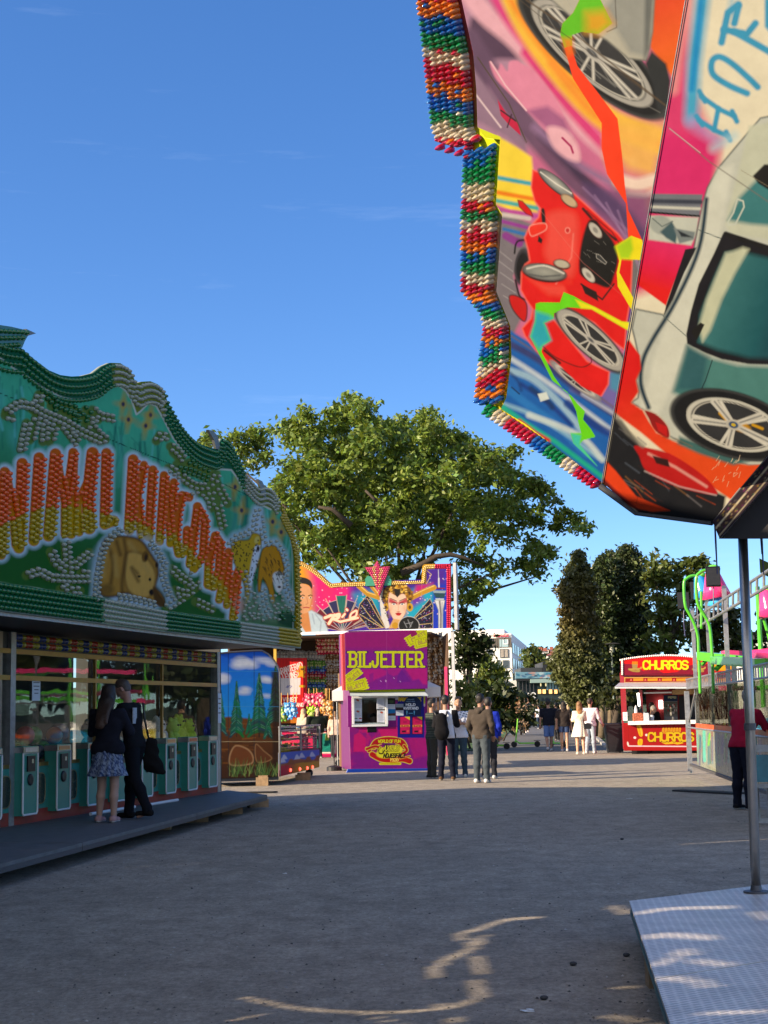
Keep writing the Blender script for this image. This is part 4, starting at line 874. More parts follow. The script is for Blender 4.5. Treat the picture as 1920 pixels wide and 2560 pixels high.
# window
w0,w1,w2,w3=[onp(*q,Pb+nb_*.02,nb_)for q in LB([(178,1015),(712,1015),(712,1472),(180,1472)])]
b=MB();fw=.055
b.box((w0+w1)/2-ZUP*fw/2,(np.linalg.norm(w1-w0),.06,fw),ax=(db,nb_,ZUP));b.box((w2+w3)/2+ZUP*fw/2,(np.linalg.norm(w2-w3),.06,fw),ax=(db,nb_,ZUP))
hh=np.linalg.norm(w0-w3)-2*fw
b.box((w0+w3)/2+db*fw/2,(fw,.06,hh),ax=(db,nb_,ZUP));b.box((w1+w2)/2-db*fw/2,(fw,.06,hh),ax=(db,nb_,ZUP));b.build('window_frame',m_white,bo)
MB().box((w0+w2)/2-nb_*.03,(np.linalg.norm(w1-w0)-.1,.008,hh),ax=(db,nb_,ZUP)).build('window_pane',GLASS2,bo)
MB().box((w0+w2)/2-nb_*.35-ZUP*(hh/2-.02),(.8,.6,.03),ax=(db,nb_,ZUP)).build('desk',m_white,bo)
def paint_note(p):
 p.tf(850,1570,240/1435);p.C[:]=lin((196,202,214));r=random.Random(1)
 for(x,y)in[(265,1080),(268,1248),(622,1262)]:p.ell(x,y,26,16,20,(130,100,80),4);p.ell(x,y,14,8,20,(190,60,60),3)
 for x0,x1,a,b_ in[(222,316,1112,1200),(222,316,1280,1330),(570,660,1290,1390),(565,655,1075,1170)]:
  for y in np.arange(a,b_,13):p.line([(x0+r.uniform(0,12),y),(x1-r.uniform(0,25),y)],5,(110,120,150),2,.7)
 p.line([(225,1352),(255,1352)],16,(60,100,90),2);p.line([(288,1352),(318,1352)],16,(160,40,60),2);p.line([(585,1195),(640,1195)],12,(60,60,70),3)
for(a,c)in[((208,1045),(328,1395)),((548,1045),(670,1215)),((555,1232),(672,1412))]:
 bquad('taped_note',a,(c[0],a[1]),c,(a[0],c[1]),-.002,paint_note,.003,.9,.8)
bquad('cash_slot',(408,1482),(545,1480),(545,1556),(408,1560),.008,flat((28,20,34)),.01,.5,2)
# ================================================================== RIO STALL
q1,q2=gnd(750,1582.5,4.3),gnd(1130,1571.5,4.3)
dr,nr=frame_of(q1,q2);Pr=q1.copy();LR=T_(740,1400,400/1659)
ri=thing('prize_stall',(Pr[0]+dr[0]*2,Pr[1]+dr[1]*2,0),'tall prize stall with painted faces and bulbs on its sign above walls of soft toys','prize stall')
RT=[(-520,-120),(-300,-130),(-150,-100),(0,-20),(60,15),(150,62),(230,120),(290,175),(340,222),(375,243),(450,235),(700,226),(1000,212),(1304,202),(1306,70),(1325,48),(1350,42),(1600,38),(1606,36)]
RBm=[(-520,790),(40,762),(1606,712)]
def paint_rio(p):
 p.tf(740,1400,400/1659);r=random.Random(8)
 p.C[:]=lin((70,40,150))
 p.poly([(-600,-200),(150,-200),(200,300),(180,800),(-600,800)],(236,170,60),60)
 p.poly([(110,50),(330,200),(600,260),(560,420),(420,520),(300,560),(200,500),(180,300)],(232,50,130),70);p.poly([(250,250),(420,260),(380,480),(250,520)],(240,60,120),40)
 p.poly([(560,250),(760,250),(780,380),(600,420)],(84,40,160),50);p.poly([(600,360),(880,300),(880,560),(680,560)],(40,160,190),50);p.poly([(880,240),(1000,240),(960,500),(880,520)],(60,60,170),30)
 p.poly([(1140,340),(1400,250),(1440,420),(1200,640),(1120,600)],(40,170,200),40);p.poly([(1180,360),(1300,330),(1330,420),(1200,500)],(110,60,170),30)
 p.poly([(1360,30),(1610,30),(1610,720),(1400,720),(1440,250),(1400,150)],(20,60,190),20);p.poly([(1370,80),(1560,90),(1540,250),(1400,260)],(76,40,150),30)
 p.poly([(1250,260),(1420,240),(1300,330),(1220,340)],(190,40,120),20)
 for i in range(150):
  x,y=r.uniform(150,1560),r.uniform(100,560);p.ell(x,y,*(2*[r.uniform(2.5,8)]),0,(240,210,240),3,.75)
 # tower
 p.line([(1476,100),(1482,285)],8,(200,200,220),2);p.line([(1480,190),(1482,280)],16,(220,220,230),3);p.poly([(1440,300),(1550,300),(1540,288),(1460,284)],(130,20,40),3)
 p.poly([(1415,315),(1558,318),(1545,345),(1430,342)],(150,170,180),2);p.poly([(1425,342),(1550,345),(1535,395),(1450,392)],(40,74,84),3);p.poly([(1445,398),(1535,400),(1530,420),(1450,418)],(200,210,214),2)
 p.poly([(1434,415),(1545,418),(1524,520),(1522,710),(1478,708),(1476,520)],(224,226,230),3,edge=((110,120,130),9,.7));p.line([(1490,430),(1502,560),(1500,705)],18,(110,110,120),5);p.line([(1515,440),(1512,700)],8,(150,150,160),3)
 # wing fans
 def fan(cx,cy,rad,a0,a1,n,cs,edge):
  for i in range(n):
   t0,t1=R(a0+(a1-a0)*i/n),R(a0+(a1-a0)*(i+1)/n);rr_=rad*(1 if i%2 else .9)
   p.poly([(cx,cy),(cx+rr_*math.cos(t0),cy-rr_*math.sin(t0)),(cx+rr_*math.cos(t1),cy-rr_*math.sin(t1))],cs[i%len(cs)],2,edge=(edge,5,.8))
 fan(480,740,330,12,168,9,[(96,22,44),(110,26,48),(40,40,84),(44,44,90),(20,110,110),(44,44,90),(40,40,84),(110,26,48),(96,22,44)],(214,200,200))
 p.poly([(418,372),(520,368),(505,560),(455,560)],(24,120,110),3)
 for x in range(430,510,14):p.line([(x,385),(x+4,550)],3,(10,60,60),1.5)
 for a in range(15,170,17):t=R(a);p.line([(480+140*math.cos(t),740-140*math.sin(t)),(480+380*math.cos(t),740-380*math.sin(t))],7,(214,196,170),3,.9)
 p.poly([(660,460),(740,365),(790,420),(930,700),(760,715),(700,640),(640,560)],(24,22,50),3,edge=((226,190,110),6,.9))
 p.poly([(1200,620),(1390,400),(1420,470),(1420,708),(1260,712)],(24,22,50),3,edge=((200,190,150),6,.8))
 for i in range(420):
  x,y=r.uniform(650,1420),r.uniform(380,705)
  if(x<930 and y>365+abs(x-740)*1.25 and x-740<(y-340)*.62)or(x>1200 and y>400+(1390-x)*1.15):p.ell(x,y,3.4,3.4,0,r.choice([(170,120,210),(230,230,240),(190,60,110),(90,110,200)]),2)
 for P in([(680,470),(780,600),(900,700)],[(660,560),(800,650),(900,705)],[(740,400),(850,590),(915,690)],[(1230,600),(1400,455)],[(1270,610),(1415,545)],[(1280,670),(1418,655)]):p.line(P,6,(214,190,130),2)
 # gold ribbons
 for P,w_ in(([(650,270),(740,350),(860,390)],50),([(780,270),(830,330),(860,370)],40),([(1200,390),(1320,330),(1430,285)],56)):p.line(P,w_,(196,150,64),4,sm=False);p.line([(a,b_-w_*.3)for a,b_ in P],8,(240,214,140),3)
 # central face with golden headdress
 p.ell(1050,370,165,130,0,(120,84,30),6)
 for i in range(150):
  t=r.uniform(0,6.28);q=r.uniform(.35,1);x,y=1050+165*q*math.cos(t),365+125*q*math.sin(t)
  if y<420 or abs(x-1050)>95:p.ell(x,y,r.uniform(8,15),r.uniform(8,13),0,r.choice([(214,166,70),(232,196,110),(160,112,40),(60,40,24)]),3)
 for s in(-1,1):p.ell(1055+s*125,490,34,44,0,(202,158,66),4,edge if False else 1);p.ell(1055+s*125,490,14,20,0,(90,60,24),4)
 p.poly([(868,300),(905,280),(890,420),(930,520),(960,640),(975,700),(930,712),(885,600),(872,470)],(226,224,220),4)
 for i in range(30):x=r.uniform(875,965);y=300+(x-870)*3.6+r.uniform(-90,60);p.ell(x,y,7,5,40,(30,28,30),2)
 p.poly([(968,340),(1000,350),(1050,372),(1100,350),(1138,372),(1150,470),(1130,560),(1085,622),(1050,632),(1010,612),(975,540),(955,440)],(238,206,184),4,sm=True,edge=((170,110,80),7,.5))
 p.poly([(1018,300),(1085,300),(1075,360),(1050,390),(1028,360)],(24,16,16),4)
 p.ell(980,520,18,60,12,(214,160,130),14,.5);p.ell(1130,520,16,60,-12,(214,160,130),14,.5)
 for s,cx in((-1,1015),(1,1100)):
  p.poly([(cx-s*-44,395),(cx+s*50,400),(cx+s*52,440),(cx-s*34,462),(cx-s*40,440)],(178,30,60),8,.9);p.ell(cx,458,20,9,0,(236,236,236),2);p.ell(cx,458,8,8,0,(40,70,90),2);p.line([(cx-24,448),(cx,442),(cx+24,450)],6,(20,14,20),2);p.line([(cx-s*28,425),(cx+s*34,398)],7,(70,30,40),3)
 p.line([(1058,440),(1062,520)],5,(206,150,130),4,.8);p.ell(1062,536,16,7,0,(190,120,100),4,.8);p.poly([(1030,552),(1060,545),(1095,552),(1080,574),(1060,578),(1042,572)],(190,40,46),3);p.line([(1032,556),(1094,556)],3,(110,16,26),1.5)
 p.poly([(1010,610),(1090,620),(1110,700),(960,712),(985,660)],(214,170,110),6);p.ell(1030,680,34,34,0,(196,150,60),4)
 p.ell(1170,680,105,92,0,(20,20,22),4);p.ell(1170,680,108,94,0,(210,210,210),3,.8,ring=6);
 for P in([(1120,640),(1150,700)],[(1160,620),(1190,690)],[(1210,640),(1180,700)],[(1140,660),(1200,650)]):p.line(P,7,(160,164,170),4,.8)
 # man at the left
 p.poly([(-60,540),(60,560),(160,520),(280,590),(330,720),(330,760),(-60,790)],(196,214,226),8,edge=((120,130,150),10,.4));p.poly([(50,540),(130,540),(160,740),(100,750),(40,660)],(206,140,90),6)
 p.poly([(-60,230),(60,240),(150,290),(166,380),(150,470),(120,540),(60,556),(-20,540),(-60,440)],(222,166,124),5,sm=True);p.ell(20,500,50,60,20,(150,96,66),22,.5)
 p.poly([(-60,170),(60,178),(130,200),(164,240),(166,300),(130,262),(60,244),(-60,250)],(26,22,24),4,sm=True)
 for cx in(70,150):p.line([(cx-22,372),(cx,362),(cx+18,370)],9,(40,26,22),3);p.ell(cx,392,15,7,0,(230,226,220),2);p.ell(cx,392,7,7,0,(40,34,30),2)
 p.line([(112,390),(124,450),(104,462)],6,(170,110,80),4,.8);p.line([(80,494),(110,490),(138,496)],11,(170,70,66),3);p.line([(160,300),(166,400),(150,480)],12,(170,110,76),8,.6)
 for P in([(200,560),(260,640),(250,740)],[(170,560),(190,660)],[(590,700),(720,640),(740,700)]):p.line(P,12,(140,150,170),6,.6)
 # lettering
 rio=[([(300,600),(360,575),(440,580)],30),([(400,570),(340,660)],30),([(400,575),(450,560),(440,600),(380,615)],24),([(380,612),(460,640),(640,600)],24),([(505,560),(480,590)],22),([(525,512),(532,520)],24),([(560,600),(570,560),(610,530),(630,530),(620,580),(570,600)],20)]
 for P,w_ in rio:p.line(P,w_+16,(196,70,60),5,sm=len(P)>3)
 for P,w_ in rio:p.line(P,w_,(252,234,206),2,sm=len(P)>3)
 # yellow border
 top_=np.array([(-520,-60),(-300,-60),(-150,-40),(0,40),(60,70),(150,118),(230,180),(290,235),(350,285),(450,280),(700,268),(1000,256),(1340,246),(1350,100),(1600,80)],float)
 outl=np.array(RT,float)
 p.poly(np.concatenate([outl[:13],[(1352,246),(700,268),(450,280),(352,287),(290,235),(230,180),(150,118),(60,70),(0,40),(-150,-40),(-520,-60)]]),(206,160,60),3)
 p.poly([(1300,40),(1440,40),(1440,92),(1352,96),(1352,246),(1300,246)],(206,160,60),3);p.poly([(1440,30),(1612,30),(1612,720),(1560,720),(1560,92),(1440,92)],(176,24,70),3)
 p.line([(1352,246),(1404,150),(1352,105)],6,(220,190,120),2)
GRi=ruled(np.column_stack([xpar(RT)[:,0],LR([(x,np.interp(x,[q[0]for q in RBm],[q[1]for q in RBm]))for x,y in RT])]),np.column_stack([xpar(RT)[:,0],LR(RT)]),560,230)
board('sign_board',GRi,Pr,nr,m_vc,ri,paint_rio,.08,k=.52)
RPp,RC=[],[]
gold,mag,red_,grn_=lin((236,206,130)),lin((216,60,120)),lin((214,40,80)),lin((30,150,110))
def rp(P,c,o=.004):
 for q in LR(P):RPp.append(onp(*q,Pr+nr*o,nr));RC.append(c)
for o_ in(14,32):
 pl=np.array([(-300,-118),(-150,-88),(0,-8),(60,25),(150,74),(230,132),(290,187),(345,236),(376,254),(450,246),(700,236),(1000,223),(1316,213),(1318,80),(1340,54),(1440,52)],float);N=np.gradient(pl,axis=0);N/=np.linalg.norm(N,axis=1)[:,None]
 rp(along(pl+np.stack([-N[:,1],N[:,0]],-1)*(o_-6),21,o_%20),gold)
for o_ in(0,20):rp(along(np.array([(1450,56+o_),(1580-o_,54+o_)]),22),red_);rp(along(np.array([(1592-o_,60+o_),(1592-o_,700)]),22),red_)
add_bulbs(RPp,nr,.030,RC,ri,m_bulb,1.3)
# star shaped ornament
so_=Pr+nr*.12
star=[(840,5),(882,72),(975,66),(935,180),(862,380),(795,190),(712,75),(800,70)]
def paint_star(p):
 p.tf(740,1400,400/1659);p.C[:]=lin((150,24,70))
 p.poly([(800,80),(850,230),(880,230),(900,80),(870,70),(858,200),(840,80)],(190,150,40),4);p.poly([(830,200),(880,200),(862,380)],(190,150,40),3)
MB().prism([onp(*q,so_,nr)for q in LR(star)],-nr*.09).build('star',mat('star_magenta',(.32,.02,.07),.4),ri)
MB().prism([onp(*q,so_-nr*.06,nr)for q in LR([(715,200),(740,165),(780,170),(920,170),(960,160),(990,210),(985,262),(720,270)])],-nr*.05).build('star_fan',mat('star_green',(.03,.22,.14),.4),ri)
SP,SC=[],[]
for i in range(14):
 for j in range(18):
  x,y=720+i*19+(j%2)*9,15+j*20
  P=np.array(star,float);d=Paint(np.array([x]),np.array([y]),(0,0,0))._d(np.array([0]),P,True)
  if d[2][0]and d[0][0]>5:
   ax_=abs(x-848)/max(14,(400-y)*.22);c=gold*.8 if .25<ax_<.85 and y>60 else mag
   SP.append(onp(*LR([(x,y)])[0],so_+nr*.003,nr));SC.append(c)
V_,Fq,F3,nT,T=bulbs_geo(SP[:1],nr,.028,None,1.3);SPa=np.array(SP);Vv=(SPa[:,None]+T[None]).reshape(-1,3);off=(np.arange(len(SPa))*len(T))[:,None,None]
link('star_bulbs',Vv,[tuple(x)for x in(off+Fq[None]).reshape(-1,4).tolist()]+[tuple(x)for x in(off+F3[None]).reshape(-1,3).tolist()],m_bulb,ri,colr=np.repeat(np.array(SC),len(T),axis=0),smooth=True,kind='stuff')
# structure of the stall
AXr=(dr,nr,ZUP)
e1=onp(1128,1571,Pr,nr);L_=float((e1-Pr)@dr)
def Wr(u,o,z):return np.array([Pr[0],Pr[1],0])+dr*u+nr*o+ZUP*z
b=MB();b.box(Wr(L_/2-1.3,.03,4.27),(L_+2.7,.14,.09),ax=AXr);b.build('sign_rim',m_white,ri)
MB().box(Wr(L_/2-1.65,-1.8,4.18),(L_+1.9,3.6,.06),ax=AXr).build('ceiling',mat('stall_brown',(.09,.05,.03),.8),ri)
MB().box(Wr(L_/2-1.65,-3.5,2.1),(L_+1.9,.06,4.1),ax=AXr).build('back_wall',mat('stall_brown'),ri)
MB().prism([Wr(L_-.12,-.06,.05),Wr(L_-.72,-3.45,.05),Wr(L_-.78,-3.45,.05),Wr(L_-.18,-.06,.05)],ZUP*4.1).build('side_wall',mat('stall_brown'),ri)
MB().box(Wr(-2.6,-1.8,2.1),(.06,3.5,4.1),ax=AXr).build('side_wall',mat('stall_brown'),ri)
MB().box(Wr(L_+.04,-.02,2.12),(.10,.12,4.2),ax=AXr).build('corner_post',mat('grey_white',(.45,.45,.46),.5,0,.15,4,dirt=.3),ri)
MB().box(Wr(L_-.22,.02,1.5),(.10,.06,3.0),ax=AXr).build('pink_trim',mat('hot_pink',(.5,.03,.12),.5),ri)
MB().box(Wr(L_+.20,.04,5.4),(.10,.5,2.3),ax=AXr).build('sign_return',mat('grey_white'),ri)
# counter
def rquad(name,tl,tr_,br,bl,off,paint,thick=.03,k=.75,cell=.8,LL=T_(660,1560,220/1217),parent=None):
 c=LL([tl,tr_,br,bl]);return qboard(name,c[0],c[1],c[2],c[3],Pr+nr*off,nr,parent or ri,paint,thick,k,cell)
def paint_cnt(p):
 p.tf(660,1560,220/1217);p.C[:]=lin((232,70,110));p.poly([(700,1500),(990,1500),(990,1790),(700,1790)],(236,224,214),3);p.poly([(700,1510),(965,1512),(962,1770),(700,1775)],(20,120,110),3)
 p.poly([(850,1530),(905,1525),(900,1610),(845,1612)],(150,190,90),3);p.line([(835,1730),(930,1680)],5,(60,160,140),3)
 for y in(1560,1610,1660,1710):p.line([(1000,y),(1140,y-8)],10,(246,150,170),6,.5)
 p.poly([(500,1820),(1400,1790),(1400,1830),(500,1860)],(170,24,90),4)
rquad('counter_front',(180,1490),(1400,1462),(1400,1838),(180,1850),.3,paint_cnt,.05,.8)
c0,c1=onp(*T_(660,1560,220/1217)([(180,1478)])[0],Pr+nr*.3,nr),onp(*T_(660,1560,220/1217)([(1400,1452)])[0],Pr+nr*.3,nr)
MB().box((c0+c1)/2-nr*.25-ZUP*.0,(np.linalg.norm(c1-c0),.62,.07),ax=AXr).build('counter_top',m_white,ri)
# red notice wall
def paint_sign(p):
 p.tf(660,1560,220/1217);p.C[:]=lin((196,26,34))
 for x in range(180,600,42):p.line([(x,480),(x,1160)],6,(130,14,22),4,.8)
 p.text('GARANTERAD',150,640,78,(236,226,220),w=380,lw=11,ang=-17,soft=4);p.text('ALLEVINST',186,720,78,(236,226,220),w=300,lw=12,ang=-14,soft=4)
 p.poly([(200,750),(505,745),(500,975),(200,985)],(206,202,204),3);p.line([(500,860),(555,862)],32,(214,160,50),3)
 for x in range(240,500,44):p.line([(x,755),(x,975)],4,(160,158,164),3,.7)
 p.line([(305,880),(330,850),(325,885),(350,850),(385,860),(360,885)],7,(60,60,140),3)
 p.text('VINST',262,1018,54,(240,230,224),w=195,lw=11,soft=3);p.text('VARJE GANG',190,1095,46,(240,230,224),w=360,lw=10,soft=3)
 p.ell(528,620,40,38,0,(214,160,40),4);p.ell(500,590,16,16,0,(214,160,40),4);p.ell(560,596,16,16,0,(214,160,40),4);p.ell(516,690,40,38,0,(206,150,36),4);p.line([(470,650),(455,660)],24,(206,150,36),4);p.line([(560,660),(565,670)],22,(206,150,36),4)
 for x in(480,548):p.ell(x,728,18,16,0,(206,150,36),4)
 p.ell(528,626,26,16,0,(100,60,24),5);p.dots([(515,610),(541,610)],4,(30,20,10),2)
 p.poly([(150,1150),(620,1150),(620,1300),(150,1310)],(150,20,50),10);p.poly([(150,1310),(620,1300),(620,1370),(150,1380)],(180,110,40),8)
rquad('notice_wall',(130,470),(592,470),(600,1370),(130,1375),-1.2,paint_sign,.04,.75)
MB().box(onp(688,1620,Pr-nr*.6,nr)-ZUP*1.3,(.10,.10,4.2),ax=AXr).build('yellow_post',mat('yellow_paint',(.5,.30,.03),.5),ri)
# soft toys pinned in rows over the back wall
def toyproto(colr,belly):
 b=MB();b.cur=colr
 b.ball((0,0,0),.085,9,6,(1,.7,1.15));b.ball((0,-.01,.13),.07,9,6)
 for sx in(-1,1):b.ball((sx*.055,0,.19),.027,6,4);b.ball((sx*.095,-.02,.03),.03,6,4,(.9,.9,1.7));b.ball((sx*.05,-.05,-.09),.036,6,4,(1,1.3,.9))
 b.cur=belly;b.ball((0,-.05,0),.05,8,5,(1,.5,1.1));b.ball((0,-.065,.115),.032,7,5)
 return b
TOYC={'brown':((.22,.11,.05),(.55,.42,.28)),'pale':((.42,.38,.34),(.6,.55,.5)),'green':((.14,.32,.05),(.5,.55,.2)),'blue':((.03,.08,.35),(.2,.35,.7)),'red':((.42,.02,.05),(.7,.3,.25)),'tan':((.38,.22,.10),(.65,.5,.35)),'orange':((.55,.25,.05),(.75,.55,.3)),'sky blue':((.08,.3,.62),(.4,.6,.8)),'lime':((.35,.55,.05),(.6,.7,.2)),'pink':((.65,.06,.14),(.8,.4,.4))}
protos={}
rr=random.Random(21);ZR=math.atan2(dr[1],dr[0])
def toy(c,where,P,sc=1.0):
 if c not in protos:
  o=toyproto(*TOYC[c]).build('soft_toy',m_pile,None,smooth=True,vc=True);protos[c]=o
 else:o=protos[c].copy();col.objects.link(o)
 o.location=tuple(P);o.rotation_euler=(rr.uniform(-.1,.1),rr.uniform(-.15,.15),ZR+rr.uniform(-.5,.5));s=sc*rr.uniform(.9,1.1);o.scale=(s,s,s)
 tag(o,'%s soft toy %s'%(c,where),'soft toy','soft toys hanging in the prize stall')
Lt=T_(660,1560,220/1217)
for j,y in enumerate(range(575,985,72)):
 c=['green','blue','red','green','blue','green'][j%6]
 for x in range(612,830,36):toy(c,'in the striped rows right of the red notice wall',onp(*Lt([(x+rr.uniform(-5,5),y)])[0],Pr-nr*2.6,nr),.9)
for x in range(200,830,44):toy('pale','in the top row above the red notice wall',onp(*Lt([(x,455)])[0],Pr-nr*2.6,nr),1.1)
for j,y in enumerate(range(435,900,66)):
 for x in range(850,1105,42):toy('brown' if(j+x)%3 else 'pale','on the brown wall left of the ticket booth',onp(*Lt([(x+rr.uniform(-5,5),y)])[0],Pr-nr*2.7,nr),1.0)
for j,y in enumerate(range(170,390,52)):
 for x in range(760,1100,46):toy('red' if j%2==0 else 'tan','crowded under the ceiling of the prize stall',onp(*Lt([(x+rr.uniform(-8,8),y)])[0],Pr-nr*1.6,nr),1.0)
for j in range(9):
 for i in range(3):toy(['brown','tan','pale'][(i+j)%3],'on the brown wall right of the ticket booth',onp(1075+i*14+rr.uniform(-2,2),1596+j*13.5,Pr-nr*2.7,nr),1.0)
for i,(x,y,c)in enumerate([(585,1060,'pink'),(625,1080,'pink'),(690,1070,'pink'),(735,1085,'pink'),(780,1060,'pink'),(810,1080,'red'),(640,1170,'lime'),(655,1240,'lime'),(720,1160,'lime'),(800,1160,'orange'),(840,1180,'orange'),(880,1150,'tan'),(920,1170,'orange'),(860,1240,'tan'),(900,1250,'orange'),(830,1130,'orange'),(310,1200,'sky blue'),(345,1180,'sky blue'),(400,1190,'sky blue'),(370,1270,'sky blue'),(420,1240,'sky blue'),(250,1250,'green'),(270,1290,'green'),(880,1330,'tan'),(930,1340,'orange')]):
 toy(c,'dangling on cords above the counter of the prize stall',onp(*Lt([(x,y)])[0],Pr-nr*.25,nr),1.25)
b=MB()
for x in(240,330,405,450,620,690,730,850,870,905):q0,q1_=[onp(*q,Pr-nr*.25,nr)for q in Lt([(x,890 if x>600 else 950),(x,1120)])];b.tube([q0,q1_],.012,5)
b.build('hanging_cords',mat('cord_orange',(.7,.38,.08),.6),ri)
# ================================================================== CANOPY TENT BEHIND THE BOOTH
Yk=gnd(832,1927)[1]
te=thing('canopy_tent',atY(960,1925,Yk)*np.array([1,1,0]),'white pop up canopy just behind the ticket booth, its corners showing','canopy')
x0,x1=atY(830,1740,Yk)[0],atY(1102,1740,Yk)[0];zv=atY(860,1752,Yk)[2];zt=atY(860,1727,Yk)[2];D=x1-x0
m_cv=mat('white_canvas',(.75,.73,.70),.8,0,.08,3,bump=.2,bscale=9)
b=MB();cor=[np.array([x0,Yk,zt]),np.array([x1,Yk,zt+.06]),np.array([x1,Yk+D,zt+.06]),np.array([x0,Yk+D,zt])];ap=np.array([(x0+x1)/2,Yk+D/2,zt+.75])
for i in range(4):b.quad(cor[i],cor[(i+1)%4],ap);q0,q1_=cor[i],cor[(i+1)%4];b.quad(q0,q1_,q1_-ZUP*(zt-zv),q0-ZUP*(zt-zv))
b.build('roof',m_cv,te)
for i,c in enumerate(cor):
 MB().tube([(c[0]+(.03 if i in(0,3)else-.03),c[1]+(.03 if i<2 else-.03),0),(c[0]+(.03 if i in(0,3)else-.03),c[1]+(.03 if i<2 else-.03),zt-.02)],.014,8).build('leg',m_gal if i else m_black,te)
MB().lathe((cor[0][0]+.03,cor[0][1]+.03,0),[(.2,0),(.2,.1),(.06,.14)],16).build('foot_weight',m_black,te)
c=gnd(868,1915)
st=thing('pushchair',c,'black folding pushchair parked at the left side of the ticket booth','pushchair')
b=MB();b.prism([(-.2,-.2,.45),(.22,-.2,.55),(.25,-.2,.95),(.05,-.2,1.0),(-.1,-.2,.7)],(0,.4,0));b.build('seat',m_black,st,local=True)
b=MB()
for y in(-.2,.2):b.tube([(-.25,y,.08),(.1,y,.6),(.3,y,1.05),(.42,y,1.08)],.014,6);b.tube([(.3,y,.08),(0,y,.6)],.014,6)
b.tube([(.42,-.2,1.08),(.42,.2,1.08)],.016,6);b.build('frame',m_dsteel,st,local=True)
for x in(-.25,.3):
 for y in(-.23,.23):MB().lathe((x,y,.09),[(.03,-.02),(.09,-.015),(.09,.015),(.03,.02)],14,(0,1,0)).build('wheel',m_black,st,local=True)
# ================================================================== BIG RIDE ON THE RIGHT: PAINTED FASCIA OF TWO FACETS
TB=T_(1040,0,880/1659);TC=T_(1120,440,800/1659)
n1=np.array([-.65,-.6,-.45]);n1/=np.linalg.norm(n1)
PA=atY(1506,1206,10.0)
def o1(px,py):return onp(px,py,PA,n1)
PBt=o1(1716,0)
PE=atY(1780,1303,9.62)
n2=np.cross(PBt-PA,PE-PA);n2/=np.linalg.norm(n2)
if n2@(C0-PA)<0:n2=-n2
rd=thing('ride_fascia',(2.6,10.2,.25),'towering ride fascia airbrushed with cars and edged by coloured bulbs','ride fascia')
RIB=[(770,-300),(870,-300),(870,0),(925,110),(860,160),(780,150),(735,160),(735,230),(760,310),(860,440),(950,560),(970,720),(985,880),(1000,990),(1065,1130),(1075,1180),(1065,1225),(960,1215),(940,1160),(1000,1120),(990,960),(900,820),(875,700),(875,580),(740,370),(715,280),(680,160),(690,110),(740,60),(770,0)]
def tfB(p):p.tf(1040,0,880/1659)
def tfC(p):p.tf(1120,440,800/1659)
def wheel(p,cx,cy,rx,ry,rot,nsp=5,tyre=1.28,rim=(176,176,172),seed=1):
 r=R(rot)
 p.ell(cx,cy,rx*tyre,ry*tyre,rot,(26,28,32),5);p.ell(cx,cy,rx*tyre*.97,ry*tyre*.95,rot,(90,94,96),5,.45,ring=9)
 p.ell(cx,cy,rx,ry,rot,(52,54,58),3);p.ell(cx,cy,rx,ry,rot,rim,3,ring=13);p.ell(cx,cy,rx*.9,ry*.9,rot,(225,225,216),2,.7,ring=4)
 q=lambda t,f:(cx+rx*f*math.cos(t)*math.cos(r)-ry*f*math.sin(t)*math.sin(r),cy+rx*f*math.cos(t)*math.sin(r)+ry*f*math.sin(t)*math.cos(r))
 for k in range(nsp):
  t=2*math.pi*k/nsp+.35
  for s in(-.12,.12):p.line([q(t+s*1.6,.12),q(t+s,.9)],min(rx,ry)*.15,rim,3);p.line([q(t+s*1.6,.14),q(t+s,.88)],min(rx,ry)*.04,(236,236,228),2,.8)
 p.ell(cx,cy,rx*.2,ry*.22,rot,(190,190,186),3);p.ell(cx,cy,rx*.1,ry*.11,rot,(90,94,100),3)
def ribbon1(p):
 tfB(p);P=np.array(RIB,float)
 p.poly(P,(250,84,24),1.5)
 p.poly([(680,-300),(870,-300),(870,0),(925,110),(860,160),(780,150),(735,165),(736,215),(700,225),(680,160),(690,110),(740,60),(770,0)],(110,200,40),1.5)
 p.poly([(800,60),(890,50),(925,110),(862,160),(800,150)],(230,170,60),30,.9);p.poly([(690,180),(736,180),(742,250),(712,270)],(236,130,50),16,.8)
 p.poly([(1000,1130),(1066,1130),(1077,1180),(1066,1225),(1020,1222)],(250,170,60),3);p.poly([(960,1150),(1015,1125),(1030,1180),(1020,1222),(960,1216),(940,1165)],(196,220,50),12)
